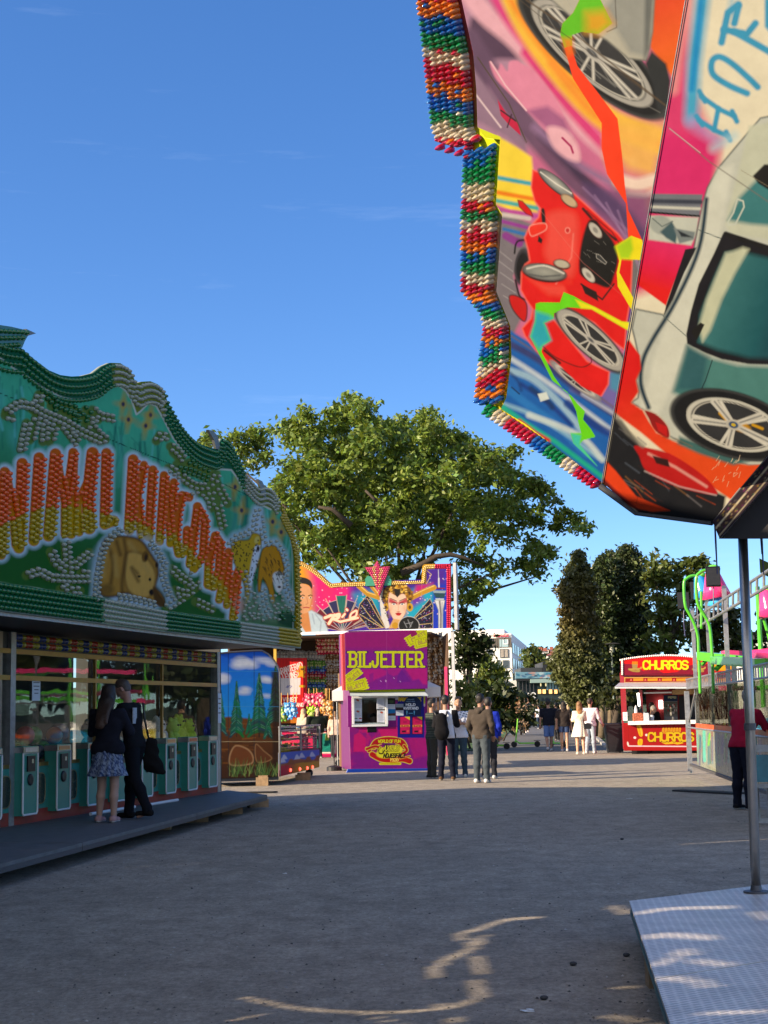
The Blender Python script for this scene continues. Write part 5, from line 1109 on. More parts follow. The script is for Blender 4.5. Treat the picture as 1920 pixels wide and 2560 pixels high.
def paint_f1(p):
 tfB(p);r=random.Random(12)
 p.C[:]=lin((206,120,160))
 p.poly([(200,-300),(500,-300),(620,150),(700,420),(560,700),(380,720),(220,700),(200,0)],(176,140,168),50)
 p.poly([(255,100),(330,110),(430,170),(520,290),(470,280),(350,290),(340,400),(300,430),(260,380)],(86,64,92),16,sm=True)
 p.poly([(240,280),(340,410),(520,640),(520,720),(420,640),(270,560)],(150,124,150),12)
 for P,w_,c in(([(230,-60),(330,70),(480,200),(640,400),(800,610),(1000,780)],90,(238,188,206)),([(330,-80),(450,120),(620,330),(800,540),(1000,720)],44,(220,70,140)),([(520,250),(700,480),(860,660),(1000,800)],50,(216,60,130)),([(400,-160),(520,110),(700,360),(900,560),(1130,660),(1200,700)],120,(250,206,86)),([(360,-160),(500,90),(680,330),(860,510)],30,(246,150,70)),([(640,300),(800,500),(960,620),(1180,690)],40,(246,160,80)),([(250,180),(400,420),(560,640),(760,860),(1000,1040),(1090,1200)],95,(104,80,110)),([(600,640),(800,850),(960,1000),(1060,1100)],50,(64,50,80)),([(560,600),(760,770),(980,900),(1100,1000)],36,(150,120,160))):
  p.line(P,w_,c,16,.92,sm=True)
 p.poly([(900,560),(1180,580),(1130,880),(1100,1000),(960,880),(900,740)],(246,196,110),40,.9);p.poly([(900,700),(1000,800),(1110,830),(1090,1080),(980,950)],(206,110,150),30,.9)
 p.line([(960,850),(1040,870),(1120,850)],60,(246,226,214),14,sm=True);p.line([(1000,915),(1080,920),(1120,905)],30,(236,200,200),8)
 p.poly([(348,290),(385,330),(400,300),(430,335),(440,292),(475,285),(500,300),(560,340),(660,470),(715,590),(740,650),(640,640),(520,520),(420,420),(370,360)],(228,150,182),6,sm=True)
 p.poly([(520,520),(640,630),(740,650),(700,560),(620,500)],(150,90,140),14,.8);p.line([(352,292),(420,400),(520,520)],7,(246,206,220),3)
 p.poly([(620,600),(700,610),(760,680),(770,760),(700,740),(640,680)],(240,190,206),12,sm=True);p.line([(690,650),(730,690),(740,720)],10,(170,40,100),3)
 p.poly([(385,470),(430,540),(480,580),(495,640),(440,590),(400,545)],(196,20,80),2);p.line([(400,520),(470,570)],7,(50,16,40),2);p.line([(450,540),(430,600)],6,(50,16,40),2)
 p.line([(290,270),(440,490),(520,670)],5,(80,70,50),2);p.line([(270,430),(400,600)],8,(230,210,220),3)
 # silver car at the top with its wheel
 p.poly([(1120,-300),(1300,-300),(1290,100),(1225,380),(1150,300),(1100,220)],(226,84,24),12,c2=(240,120,40),g=((1120,0),(1250,350)))
 p.line([(470,-80),(560,60),(700,250),(900,430),(1060,520),(1180,540)],34,(60,64,66),8,sm=True)
 wheel(p,830,250,345,108,41,6,1.32)
 p.poly([(560,-300),(1140,-300),(1115,150),(1085,285),(1000,275),(900,190),(830,150),(720,70),(640,0)],(188,188,176),4,sm=False,edge=((110,112,110),10,.7));p.poly([(870,60),(1000,-100),(1110,0),(1090,270),(1010,250),(950,150)],(156,160,156),16)
 p.line([(930,-200),(945,130),(900,150)],5,(110,110,106),2);p.poly([(1080,-60),(1125,-100),(1100,230),(1075,280)],(90,96,98),10,.8)
 p.poly([(1110,240),(1180,300),(1200,380),(1190,500),(1140,520),(1115,400),(1080,300)],(44,48,52),8)
 for i in range(6):p.line([(500+i*40,-60+i*8),(640+i*70,170+i*55),(800+i*70,330+i*40)],4,(170,172,170),3,.35)
 p.line([(520,0),(700,120),(860,250),(1050,400),(1180,500)],9,(90,76,60),3,.8)
 # stripes at left
 p.poly([(383,640),(470,690),(545,740),(570,1000),(440,990),(375,960)],(250,226,100),8)
 for y,c in((835,(76,170,190)),(905,(240,140,50)),(945,(90,180,180)),(985,(190,90,170))):p.line([(375,y),(450,y+14),(570,y+36)],20,c,6)
 p.poly([(290,600),(398,645),(376,965),(330,940)],(236,246,70),2,c2=(120,226,60),g=((340,720),(340,940)))
 # left middle: grey tyre shapes and purple
 tfC(p)
 p.poly([(245,170),(440,250),(420,380),(340,520),(400,700),(330,840),(240,640)],(128,124,134),10)
 for P,w_,c in(([(285,200),(420,220)],22,(214,206,206)),([(280,235),(420,270)],20,(150,70,160)),([(290,275),(410,305)],18,(60,120,190)),([(300,310),(370,350)],40,(140,70,150)),([(360,330),(420,340)],16,(120,60,130))):p.line(P,w_,c,6)
 for i in range(5):p.line([(255+i*8,380+i*60),(330+i*6,440+i*55)],4,(190,190,196),3,.6)
 p.line([(345,400),(360,340),(430,330)],9,(20,20,26),3,sm=True);p.ell(385,470,40,95,6,(24,22,30),5);p.ell(385,470,34,84,6,(70,70,78),4,.8,ring=7);p.line([(350,540),(370,620),(400,640)],10,(20,20,26),4,sm=True)
 # purple gloom under the red car, right
 p.poly([(700,40),(1100,100),(1010,560),(930,620),(900,330),(760,200)],(96,74,120),24,.7);p.poly([(900,420),(1010,390),(985,640),(960,720),(930,640)],(120,118,124),10)
 for i in range(4):p.line([(700+i*60,60+i*40),(980+i*14,330+i*80)],9,(170,140,186),6,.5)
 p.poly([(930,640),(985,640),(950,830),(905,900),(900,700)],(96,60,140),8)
 # lower blue sweep
 p.poly([(290,780),(420,860),(500,960),(760,1140),(840,1060),(920,900),(930,1000),(830,1700),(200,1200),(250,1000)],(46,104,188),8)
 p.poly([(640,1110),(900,980),(880,1240),(760,1160)],(120,110,180),20);p.poly([(840,1020),(920,1010),(890,1130),(840,1100)],(90,150,190),12)
 for P,w_,c in(([(320,870),(480,960),(700,1130),(900,1260)],34,(60,60,110)),([(300,930),(500,1060),(700,1210),(860,1330)],26,(210,226,240)),([(330,1010),(450,1060),(600,1200),(700,1330)],34,(170,206,230)),([(290,1090),(420,1190),(560,1290),(720,1440)],40,(60,130,210)),([(280,1180),(420,1230),(600,1330),(780,1460)],22,(150,196,226)),([(420,1240),(560,1290),(700,1360),(800,1470)],30,(214,232,236)),([(380,1080),(500,1160),(640,1290)],22,(24,60,140)),([(620,1180),(760,1290),(850,1340)],40,(30,60,140)),([(700,1130),(860,1230)],20,(190,200,226)),([(300,1000),(360,1060),(380,1110)],12,(30,60,120)),([(430,1100),(520,1170),(540,1200)],26,(20,60,110))):
  p.line(P,w_,c,9,.85,sm=True)
 p.poly([(465,1130),(510,1120),(525,1155),(480,1170)],(226,240,240),4);p.line([(330,1095),(370,1130)],6,(20,30,60),3)
 p.line([(330,830),(600,1010),(860,1200)],10,(110,100,110),5,.7)
 p.line([(275,1190),(400,1280),(560,1380),(800,1560)],24,(40,180,160),8);p.line([(270,1215),(330,1260),(420,1310)],26,(120,200,90),8);p.line([(370,1270),(450,1330),(520,1370)],20,(214,60,60),8)
 # red car
 body=[(440,-30),(470,-20),(520,15),(600,60),(660,100),(760,190),(880,300),(930,360),(955,440),(945,640),(925,760),(915,900),(850,850),(760,760),(640,700),(560,700),(545,740),(640,860),(720,960),(770,985),(835,1015),(830,1080),(795,1140),(700,1090),(600,1030),(520,965),(455,900),(400,830),(385,790),(430,740),(440,690),(405,640),(378,590),(382,500),(400,460),(425,440),(415,380),(398,320),(420,270),(470,215),(480,170),(450,130),(432,60)]
 p.poly(body,(226,42,40),3,edge=((250,120,110),9,.8))
 p.poly([(520,190),(640,180),(680,260),(660,500),(600,520),(500,420),(510,300)],(236,92,84),26,sm=True);p.poly([(400,520),(520,620),(700,640),(640,560),(500,560)],(240,96,86),20,.8)
 p.poly([(600,560),(760,560),(900,700),(900,880),(760,750),(650,690)],(222,50,48),10)
 p.line([(650,300),(640,420),(560,560)],6,(250,150,140),5,.7);p.line([(720,180),(850,290),(920,400)],7,(150,20,30),3);p.line([(700,170),(780,260),(870,330)],14,(60,14,30),4)
 p.line([(860,560),(800,640),(690,560)],9,(60,16,24),3);p.poly([(690,560),(770,600),(780,650),(710,610)],(40,18,24),3)
 p.ell(560,42,118,34,40,(40,40,46),3);p.ell(560,40,112,30,40,(190,194,188),4,c2=(110,114,118));p.line([(480,-20),(560,40),(640,90)],6,(236,236,230),3)
 p.ell(628,130,52,26,36,(90,30,26),3);p.ell(628,128,46,21,36,(200,180,150),4)
 p.poly([(362,125),(385,130),(430,180),(440,210),(405,195),(370,160)],(216,40,44),3,edge=((120,20,30),6,.8));p.poly([(484,175),(500,175),(505,245),(488,240)],(20,20,30),4,sm=True)
 p.poly([(425,260),(500,245),(510,275),(470,300),(430,310)],(236,70,60),4,sm=True,edge=((250,180,170),6,.7));p.poly([(470,310),(490,330),(485,350),(465,340)],(20,16,24),3)
 p.ell(620,282,15,17,0,(246,150,140),3);p.ell(620,282,9,11,0,(200,60,60),2)
 p.poly([(725,240),(765,228),(800,270),(850,330),(876,390),(880,450),(860,520),(835,578),(770,560),(700,525),(680,480),(690,360)],(22,24,26),3,sm=True,edge=((150,20,26),7,.8))
 for i in range(14):x,y=r.uniform(700,850),r.uniform(330,500);p.line([(x,y),(x+r.uniform(10,34),y+r.uniform(6,20))],2,(160,160,156),1.5,.5)
 p.poly([(768,405),(788,410),(822,448),(816,458),(770,425)],(60,62,64),2,edge=((180,180,176),3,.9))
 p.ell(765,282,52,27,52,(60,20,20),3);p.ell(764,281,46,22,52,(196,196,188),3);p.ell(764,281,18,10,52,(130,130,126),3,.8)
 p.ell(728,515,50,24,50,(60,20,20),3);p.ell(728,514,44,20,50,(206,206,198),3);p.ell(728,514,18,9,50,(130,130,126),3,.8)
 p.ell(500,502,118,48,9,(60,20,24),3);p.ell(500,498,110,40,9,(170,174,168),5,c2=(120,124,124));p.line([(410,480),(500,465),(600,505)],8,(232,232,226),4,sm=True);p.line([(420,510),(490,522),(580,515)],8,(90,94,96),4)
 p.ell(590,458,46,26,14,(90,24,26),3);p.ell(590,456,38,19,14,(196,192,176),4)
 p.poly([(318,625),(350,620),(400,650),(410,700),(400,752),(370,735),(330,680)],(206,40,40),4,sm=True,edge=((60,20,26),7,.8))
 wheel(p,740,850,205,62,42,5,1.22)
 p.poly([(550,700),(570,690),(930,960),(905,1010),(880,960)],(200,30,34),5,.0)
 wheel(p,660,1060,130,24,38,5,1.1,(150,150,156));p.poly([(540,945),(600,940),(800,1090),(790,1140),(690,1090)],(222,40,40),4)
 p.line([(490,880),(560,940),(680,990),(740,970),(740,940)],5,(90,14,20),3,sm=True);p.line([(500,905),(580,970)],12,(40,14,20),4)
 p.poly([(740,0),(690,-20),(700,20)],(0,0,0),1,0)
 # fluorescent ribbons
 ribbon1(p);tfC(p)
 p.poly([(870,365),(950,310),(1005,330),(1016,385),(1003,436),(900,428),(888,500),(965,640),(962,712),(880,572),(875,500),(888,440)],(246,236,60),1.5);p.poly([(870,365),(950,316),(960,380),(940,428),(895,428)],(180,220,60),10)
 p.poly([(945,760),(945,806),(800,722),(745,690),(715,688),(620,680),(590,690),(550,712),(548,740),(500,762),(512,790),(535,852),(490,882),(485,912),(550,1040),(600,1110),(640,1140),(670,1180),(710,1220),(700,1262),(740,1310),(765,1352),(700,1370),(682,1392),(730,1450),(772,1502),(650,1385),(635,1332),(690,1332),(676,1280),(665,1220),(620,1120),(540,1060),(500,980),(470,920),(450,880),(425,832),(450,752),(455,662),(480,655),(580,656),(600,602),(650,622),(700,650),(760,680),(900,755)],(120,226,50),1.5)
 p.poly([(945,760),(945,806),(800,722),(745,690),(690,686),(660,640),(760,680),(900,755)],(244,240,70),6);p.poly([(452,700),(520,720),(548,740),(500,762),(512,790),(535,852),(490,882),(470,900),(425,832),(450,752)],(70,180,200),14);p.poly([(640,1335),(690,1345),(682,1392),(772,1502),(650,1385)],(90,210,190),6)
 tfB(p);p.line([(440,-40),(640,120),(1180,500)],5,(80,70,60),2,.6);tfC(p);p.line([(480,180),(700,450),(1000,700)],3,(240,150,140),2,.3)
def paint_f2(p):
 tfB(p);r=random.Random(31)
 p.C[:]=lin((240,236,214))
 p.poly([(1180,-400),(1300,-400),(1300,420),(1420,700),(1380,1000),(1050,1000),(1100,700)],(226,80,130),36)
 p.poly([(1050,600),(1440,660),(1400,900),(1330,1300),(1000,1400)],(222,64,124),30);p.line([(1290,-300),(1260,100),(1210,420)],40,(246,200,190),26,.7)
 p.line([(1380,-300),(1350,0),(1310,300),(1296,560)],66,(90,180,222),22);p.line([(1372,-300),(1335,100),(1300,420)],26,(50,150,216),12)
 p.line([(1300,580),(1420,660)],60,(190,150,206),24,.7);p.line([(1500,-60),(1480,60)],30,(140,200,230),16,.6)
 BL=(76,164,208)
 # H
 for P in([(1345,455),(1430,515),(1500,548)],[(1335,568),(1410,615),(1470,642)],[(1425,512),(1405,612)],[(1335,430),(1362,478)],[(1322,548),(1350,590)],[(1490,525),(1512,572)],[(1462,622),(1480,660)]):p.line(P,24,BL,6)
 # O
 p.line([(1560,440),(1470,400),(1400,350),(1395,290),(1430,268),(1490,300),(1570,370),(1610,410)],30,BL,7,sm=True)
 # T
 for P in([(1440,200),(1470,60),(1520,20)],[(1450,140),(1560,160),(1600,110)],[(1500,150),(1659,240),(1800,330)],[(1520,30),(1500,110)]):p.line(P,32,BL,7)
 p.line([(1659,-60),(1659,120),(1720,200)],30,BL,8);p.line([(1400,700),(1500,640)],40,(180,220,236),20,.6)
 tfC(p)
 p.poly([(1000,280),(1060,200),(1240,330),(1225,400),(1130,672),(985,566),(980,500)],(228,66,120),4,c2=(232,40,36),g=((1120,330),(1040,600)))
 p.poly([(1060,92),(1320,96),(1305,200),(1300,215),(1046,190)],(120,126,138),4);p.line([(1060,130),(1310,135)],22,(60,66,82),6);p.line([(1056,160),(1305,170)],14,(214,218,210),5);p.line([(1050,188),(1302,208)],10,(16,18,26),2)
 p.poly([(1040,205),(1300,215),(1290,300),(1260,360),(1040,330)],(206,214,206),6)
 p.ell(1105,255,62,48,22,(170,180,176),6);p.poly([(1160,235),(1190,290),(1180,350),(1130,320),(1100,290)],(70,96,106),6);p.line([(1060,220),(1110,262),(1165,235)],5,(90,104,106),3);p.poly([(1170,270),(1280,290),(1275,330),(1200,350)],(130,142,146),5);p.poly([(1190,280),(1270,318),(1210,315)],(40,48,56),4)
 # white car
 car=[(1345,60),(1400,-40),(1500,-160),(1620,-300),(2100,-400),(2200,1500),(1700,1500),(1560,1500),(1400,1450),(1250,1400),(1130,1340),(1085,1260),(1030,1220),(950,1175),(985,1150),(990,1120),(975,1060),(1000,990),(985,920),(970,850),(955,790),(975,690),(1120,720),(1165,640),(1215,500),(1270,400),(1290,290),(1325,130)]
 p.poly(car,(204,211,203),4,edge=((70,84,90),9,.8))
 p.poly([(1120,720),(1165,640),(1225,500),(1275,400),(1290,370),(1230,380),(1130,672)],(16,24,34),3)
 p.poly([(1400,-40),(1480,-60),(1440,150),(1390,400),(1300,700),(1230,900),(1160,1100),(1090,1240),(1000,1200),(1080,900),(1160,700),(1290,400),(1330,140)],(222,228,218),14,.9)
 p.line([(1340,120),(1300,380),(1180,650),(1060,850),(1010,960),(1000,1080),(1040,1200)],22,(40,62,78),8,sm=True);p.line([(1300,280),(1430,330)],4,(60,80,84),2);p.line([(1115,725),(1235,830)],4,(90,104,104),2)
 p.poly([(1165,1120),(1240,880),(1350,940),(1500,980),(1720,990),(1720,1400),(1500,1400),(1300,1200)],(84,136,134),16);p.poly([(1240,880),(1350,940),(1320,1120),(1180,1110)],(46,90,104),20,.8)
 p.line([(1370,955),(1335,1060),(1305,1125)],5,(20,40,50),2)
 p.poly([(1425,300),(1480,320),(1720,400),(1720,980),(1560,975),(1420,950),(1340,920),(1240,870),(1235,820),(1260,700),(1300,560),(1380,400)],(14,26,34),4,sm=False)
 p.poly([(1500,390),(1720,440),(1720,950),(1560,940),(1400,900),(1300,860),(1310,720),(1370,560),(1440,400)],(74,132,136),16,c2=(24,84,96),g=((1330,600),(1700,700)))
 p.poly([(1440,400),(1480,390),(1530,370),(1560,380),(1490,500),(1420,640),(1360,800),(1320,860),(1300,780),(1340,640)],(206,214,190),12)
 p.poly([(1272,790),(1310,760),(1330,770),(1310,812),(1290,850),(1262,810)],(10,18,24),3)
 p.poly([(1560,-260),(1800,-300),(1800,330),(1659,330),(1470,300),(1440,260),(1450,180),(1500,0)],(206,214,196),10,.9)
 p.poly([(1510,110),(1600,20),(1700,-10),(1700,260),(1570,250),(1450,230)],(70,130,136),14);p.line([(1500,120),(1530,130),(1535,160),(1490,250),(1455,255),(1450,240),(1480,190),(1500,120)],8,(206,216,206),3);p.poly([(1580,0),(1640,-60),(1720,-60),(1720,60),(1659,70),(1610,40)],(14,20,26),5)
 p.line([(1440,300),(1560,340),(1720,390)],26,(12,20,28),4);p.line([(1520,-30),(1720,90)],4,(140,130,110),2,.6)
 # tail lamp, sill, orange ground
 p.poly([(1020,1215),(1080,1235),(1135,1290),(1150,1345),(1130,1360),(1070,1320),(1040,1260)],(150,20,34),4,sm=True,edge=((214,200,180),6,.7));p.poly([(1075,1275),(1135,1300),(1135,1350),(1090,1320)],(200,24,40),3)
 p.poly([(870,880),(940,850),(995,930),(1000,1000),(975,1060),(988,1120),(950,1175),(1010,1215),(1040,1270),(1080,1330),(1160,1370),(1280,1420),(1420,1470),(1560,1500),(1720,1490),(1720,1800),(1500,1700),(1350,1600),(1180,1480),(1000,1330),(850,1220)],(234,92,34),6,c2=(226,50,30),g=((1200,1500),(940,1000)))
 p.poly([(1200,1350),(1420,1430),(1560,1480),(1480,1500),(1300,1440),(1190,1390)],(70,110,110),10)
 wheel(p,1480,1290,240,120,17,5,1.42,(206,208,200));p.ell(1520,1300,50,26,20,(214,160,30),6,.8);p.line([(1410,1230),(1450,1270)],16,(220,170,30),4,.9);p.line([(1580,1290),(1630,1310)],14,(220,170,30),4,.9)
 for k in range(5):
  t=2*math.pi*k/5+.3;c_,s_=math.cos(R(17)),math.sin(R(17));u,v=215*math.cos(t),108*math.sin(t);p.line([(1480,1290),(1480+u*c_-v*s_,1290+u*s_+v*c_)],30,(214,214,206),5);p.line([(1480,1290),(1480+u*c_-v*s_,1290+u*s_+v*c_)],8,(130,134,134),4)
 p.ell(1480,1290,40,26,17,(196,196,188),3);p.ell(1480,1290,26,17,17,(60,84,120),3);p.ell(1480,1290,12,8,17,(214,190,80),2)
 # dark road with another red racer
 p.poly([(862,1250),(900,1270),(1000,1400),(1140,1520),(1300,1600),(1440,1660),(1420,1800),(1000,1760),(840,1600),(820,1500)],(30,32,38),8)
 for i in range(26):x,y=r.uniform(860,1300),r.uniform(1290,1660);p.line([(x,y),(x+r.uniform(40,110),y+r.uniform(30,80))],r.uniform(3,9),r.choice([(90,100,116),(60,40,40),(150,110,70),(120,120,126),(200,90,50)]),4,.55)
 p.poly([(966,1400),(1040,1410),(1150,1440),(1280,1520),(1360,1590),(1396,1650),(1300,1640),(1160,1600),(1030,1530),(990,1450)],(190,34,40),5,sm=True);p.line([(1040,1440),(1180,1510),(1340,1610)],14,(240,190,180),6,.7);p.poly([(1060,1450),(1140,1470),(1150,1510),(1080,1490)],(50,20,26),4);p.line([(1020,1530),(1200,1610),(1390,1655)],8,(210,200,200),4,.6)
 p.poly([(822,1480),(870,1530),(975,1660),(1150,1735),(1060,1740),(960,1720),(860,1680),(800,1610)],(238,86,30),5);p.poly([(800,1560),(860,1620),(1000,1740),(800,1640)],(90,20,20),8)
 p.line([(868,1240),(930,1330),(1010,1400)],24,(130,130,124),8,.7);p.line([(1010,1530),(1000,1600),(975,1700)],3,(20,20,24),1.5,.7)
 for i in range(22):x,y=r.uniform(1370,1520),r.uniform(1430,1590);p.line([(x,y),(x-r.uniform(5,22),y+r.uniform(6,30))],2.5,(240,220,190),1.5,.7)
 tfB(p);p.line([(1190,600),(1380,760),(1659,950),(1720,990)],7,(120,116,110),2,.6);p.line([(1195,606),(1340,720)],4,(250,220,230),2,.6)
Lin=[(0,1136,-150),(.11,1154,0),(.2,1183,133),(.27,1191,223),(.34,1194,318),(.40,1214,345),(.41,1250,349),(.50,1240,512),(.52,1256,536),(.62,1241,729),(.68,1276,816),(.74,1279,893),(.80,1266,995),(.83,1252,1023),(.90,1313,1060),(1,1505,1206)]
Rl=[(0,1742,-150),(.83,1555,925),(.93,1522,1110),(1,1506,1207)]
PAk=.39
G1=ruled(np.array(Lin),np.array(Rl),660,300)
board('fascia_left',G1,PA,n1,m_vc,rd,paint_f1,.04,k=PAk)
Rr=[(0,2080,-150),(.78,1965,1085),(1,1781,1303)]
G2=ruled(np.array([(0,1743,-150),(.79,1556,925),(.89,1523,1110),(.95,1507,1207),(1,1590,1279)]),np.array(Rr),620,320)
board('fascia_right',G2,PA,n2,m_vc,rd,paint_f2,.04,k=PAk)
MB().tube([o1(x,y)+n1*.01 for _,x,y in Rl],.003,6).build('corner_trim',m_gal,rd)
MB().tube([onp(1500,1215,PA-n2*.02,n2),onp(1590,1281,PA-n2*.02,n2),onp(1781,1306,PA-n2*.02,n2)],.022,8).build('lower_rim',m_dsteel,rd)
# stepped bulb board on the outer edge
Lout=[(0,1030,-150),(.11,1056,0),(.2,1070,120),(.27,1078,200),(.34,1092,320),(.395,1104,345),(.41,1172,372),(.50,1168,500),(.52,1164,530),(.62,1165,720),(.66,1215,775),(.68,1222,816),(.74,1206,920),(.80,1198,1000),(.83,1205,1015),(.90,1290,1072),(1,1500,1222)]
PO=PA-n1*.06
def paint_edge(p):
 tfB(p);p.C[:]=lin((226,214,80));p.poly([(0,-300),(300,-300),(300,600),(0,600)],(150,60,60),20);p.poly([(200,620),(400,620),(400,1000),(200,960)],(226,236,60),5)
 tfC(p);p.poly([(0,200),(350,200),(300,650),(0,640)],(190,170,140),20)
G3=ruled(np.array([(a,b_+10,c)for a,b_,c in Lout]),np.array([(a,b_+6,c+(4 if a>.83 else 0))for a,b_,c in Lin]),200,8)
board('bulb_board',G3,PO,n1,m_vc,rd,paint_edge,.03,k=.6)
OR_,BL_,GN_,WH_,RE_=lin((250,140,24)),lin((14,110,210)),lin((14,150,80)),lin((240,226,200)),lin((214,20,60))
seq=[OR_,BL_,GN_,WH_,RE_]
m_bulb2=mat('clear_bulb',vc=True,rough=.08,var=.1,scale=40,spec=.8,coat=.6,trans=.55)
nbv=np.array([-.80,-.42,-.42]);nbv/=np.linalg.norm(nbv)
lo,li=np.array(Lout),np.array(Lin)
P5,C5=[],[]
tt_=0.0;row=0;ybreak=0
edge_pts=np.stack([np.interp(np.linspace(0,.825,600),lo[:,0],(lo[:,1])),np.interp(np.linspace(0,.825,600),lo[:,0],lo[:,2])],-1)
ts=np.linspace(0,.825,600);Ld=np.concatenate([[0],np.cumsum(np.linalg.norm(np.diff(edge_pts,axis=0),axis=1))])
nrow=int(Ld[-1]/13)
for i in range(nrow):
 t=np.interp(i*13,Ld,ts)
 a=np.array([np.interp(t,lo[:,0],lo[:,1]),np.interp(t,lo[:,0],lo[:,2])]);b_=np.array([np.interp(t,li[:,0],li[:,1]),np.interp(t,li[:,0],li[:,2])])
 k=int((i-12)//(3 if a[1]<520 else 2))%5
 m_=6 if a[1]<340 else 5
 for j in range(m_):
  w=(j+.35)/(m_+.15);q=a*(1-w)+b_*w+np.array([0,(j*6.5)%13])
  if .40<t<.415:continue
  P5.append(onp(q[0],q[1],PO+n1*.005,n1));C5.append(seq[(k+(1 if rng.random()<.10 else 0))%5]*rng.uniform(.7,1.1))
for tl,x0,y0,x1,y1 in[(0,1112,338,1190,356)]:
 for j in range(4):
  for i in range(3):P5.append(onp(1108+j*24,322+i*22+j*7,PO+n1*.005,n1));C5.append((WH_,RE_,RE_)[i])
seqb=[GN_]*2+[WH_]*3+[RE_]*6+[BL_]*3+[GN_]*4+[WH_]*3+[RE_]*12
for i in range(26):
 w=i/25;q=np.array([1222,1022])*(1-w)+np.array([1494,1206])*w
 for j in range(2):P5.append(onp(q[0]+j*7,q[1]-j*11+4,PO+n1*.005,n1));C5.append(seqb[min(i,len(seqb)-1)])
add_bulbs(P5,nbv,.024,C5,rd,m_bulb2,2.5)
# beam and dark underside beyond the fascia
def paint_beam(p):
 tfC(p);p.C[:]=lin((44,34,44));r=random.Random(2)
 for o,c,w_ in((-30,(150,146,140),6),(30,(214,200,170),8),(60,(60,40,40),20),(90,(196,180,150),5)):p.line([(1385,1800+o),(1760,1360+o)],w_,c,3)
 for i in range(80):t=r.random();x,y=1375+t*330,1800-t*390;p.ell(x+r.uniform(0,20),y+r.uniform(-20,90),5,4,0,r.choice([(150,120,60),(110,40,90),(60,90,60),(170,150,120)]),2,.8)
G4=ruled(np.array([(0,1781,1304),(1,1975,1062)]),np.array([(0,1799,1347),(1,1975,1150)]),60,30)
Pbm=atY(1790,1330,9.45);nbm=np.array([-.3,-.9,-.15]);nbm/=np.linalg.norm(nbm)
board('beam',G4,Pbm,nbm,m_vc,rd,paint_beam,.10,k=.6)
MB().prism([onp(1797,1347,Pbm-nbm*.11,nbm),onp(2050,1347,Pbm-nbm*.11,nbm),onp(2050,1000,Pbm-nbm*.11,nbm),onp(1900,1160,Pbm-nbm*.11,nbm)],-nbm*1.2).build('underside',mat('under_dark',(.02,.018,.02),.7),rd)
for px,py,L_2 in((1789,1352,.22),(1905,1360,.2),(1902,1340,.12)):q=atY(px,py,9.7);MB().tube([q+ZUP*.1,q,q-ZUP*L_2],[.006,.007,.004],5).build('loose_strap',mat('strap_blue',(.03,.03,.12),.6),rd)
# ------------------------------------------------------------------ platform and pole
pz=.25
c0_=gnd(1573,2252,pz);c1_=gnd(1885,2215,pz);e1_=gnd(1676,2560,pz)
v1=(c1_-c0_)/np.linalg.norm(c1_-c0_);v2=(e1_-c0_)/np.linalg.norm(e1_-c0_)
def platemat():
 m=bpy.data.materials.new('tread_plate');m.use_nodes=True;t=m.node_tree;b=t.nodes['Principled BSDF']
 co=t.nodes.new('ShaderNodeTexCoord');mpn=t.nodes.new('ShaderNodeMapping');mpn.inputs['Rotation'].default_value=(0,0,-math.atan2(v1[1],v1[0]))
 br=t.nodes.new('ShaderNodeTexBrick');br.inputs['Scale'].default_value=1;br.inputs['Mortar Size'].default_value=.011;br.inputs['Mortar Smooth'].default_value=.6
 br.inputs['Brick Width'].default_value=.062;br.inputs['Row Height'].default_value=.036
 t.links.new(co.outputs['Object'],mpn.inputs[0]);t.links.new(mpn.outputs[0],br.inputs['Vector'])
 n=t.nodes.new('ShaderNodeTexNoise');n.inputs['Scale'].default_value=4;n.inputs['Detail'].default_value=9;n.inputs['Roughness'].default_value=.7;t.links.new(co.outputs['Object'],n.inputs['Vector'])
 cr=t.nodes.new('ShaderNodeMix');cr.data_type='RGBA';cr.inputs['A'].default_value=(.42,.39,.35,1);cr.inputs['B'].default_value=(.72,.67,.60,1);t.links.new(br.outputs['Fac'],cr.inputs['Factor'])
 mr=t.nodes.new('ShaderNodeMapRange');mr.inputs[1].default_value=.3;mr.inputs[2].default_value=.7;mr.inputs[3].default_value=.7;mr.inputs[4].default_value=1.15;t.links.new(n.outputs[0],mr.inputs[0])
 sc=t.nodes.new('ShaderNodeVectorMath');sc.operation='SCALE';t.links.new(cr.outputs['Result'],sc.inputs[0]);t.links.new(mr.outputs[0],sc.inputs['Scale']);t.links.new(sc.outputs[0],b.inputs['Base Color'])
 b.inputs['Metallic'].default_value=.15;b.inputs['Roughness'].default_value=.38
 bp=t.nodes.new('ShaderNodeBump');bp.inputs['Strength'].default_value=.6;bp.inputs['Distance'].default_value=.004;bp.invert=True;t.links.new(br.outputs['Fac'],bp.inputs['Height']);t.links.new(bp.outputs[0],b.inputs['Normal'])
 return m
m_tread=platemat()
pl_=thing('ride_platform',tuple(c0_*np.array([1,1,0])),'low aluminium tread plate platform of the big ride in the bottom right corner','platform')
ls=np.linalg.norm(gnd(1639,2447,pz)-c0_)
segs=[0,ls-.012,ls+.012,ls*2-.012,ls*2+.012,ls*3.4]
for a,b_ in((0,1),(2,3),(4,5)):
 q=[c0_+v2*segs[a],c0_+v2*segs[b_],c0_+v2*segs[b_]+v1*4,c0_+v2*segs[a]+v1*4]
 MB().prism([x for x in q],(0,0,-.02)).build('tread_plate',m_tread,pl_)
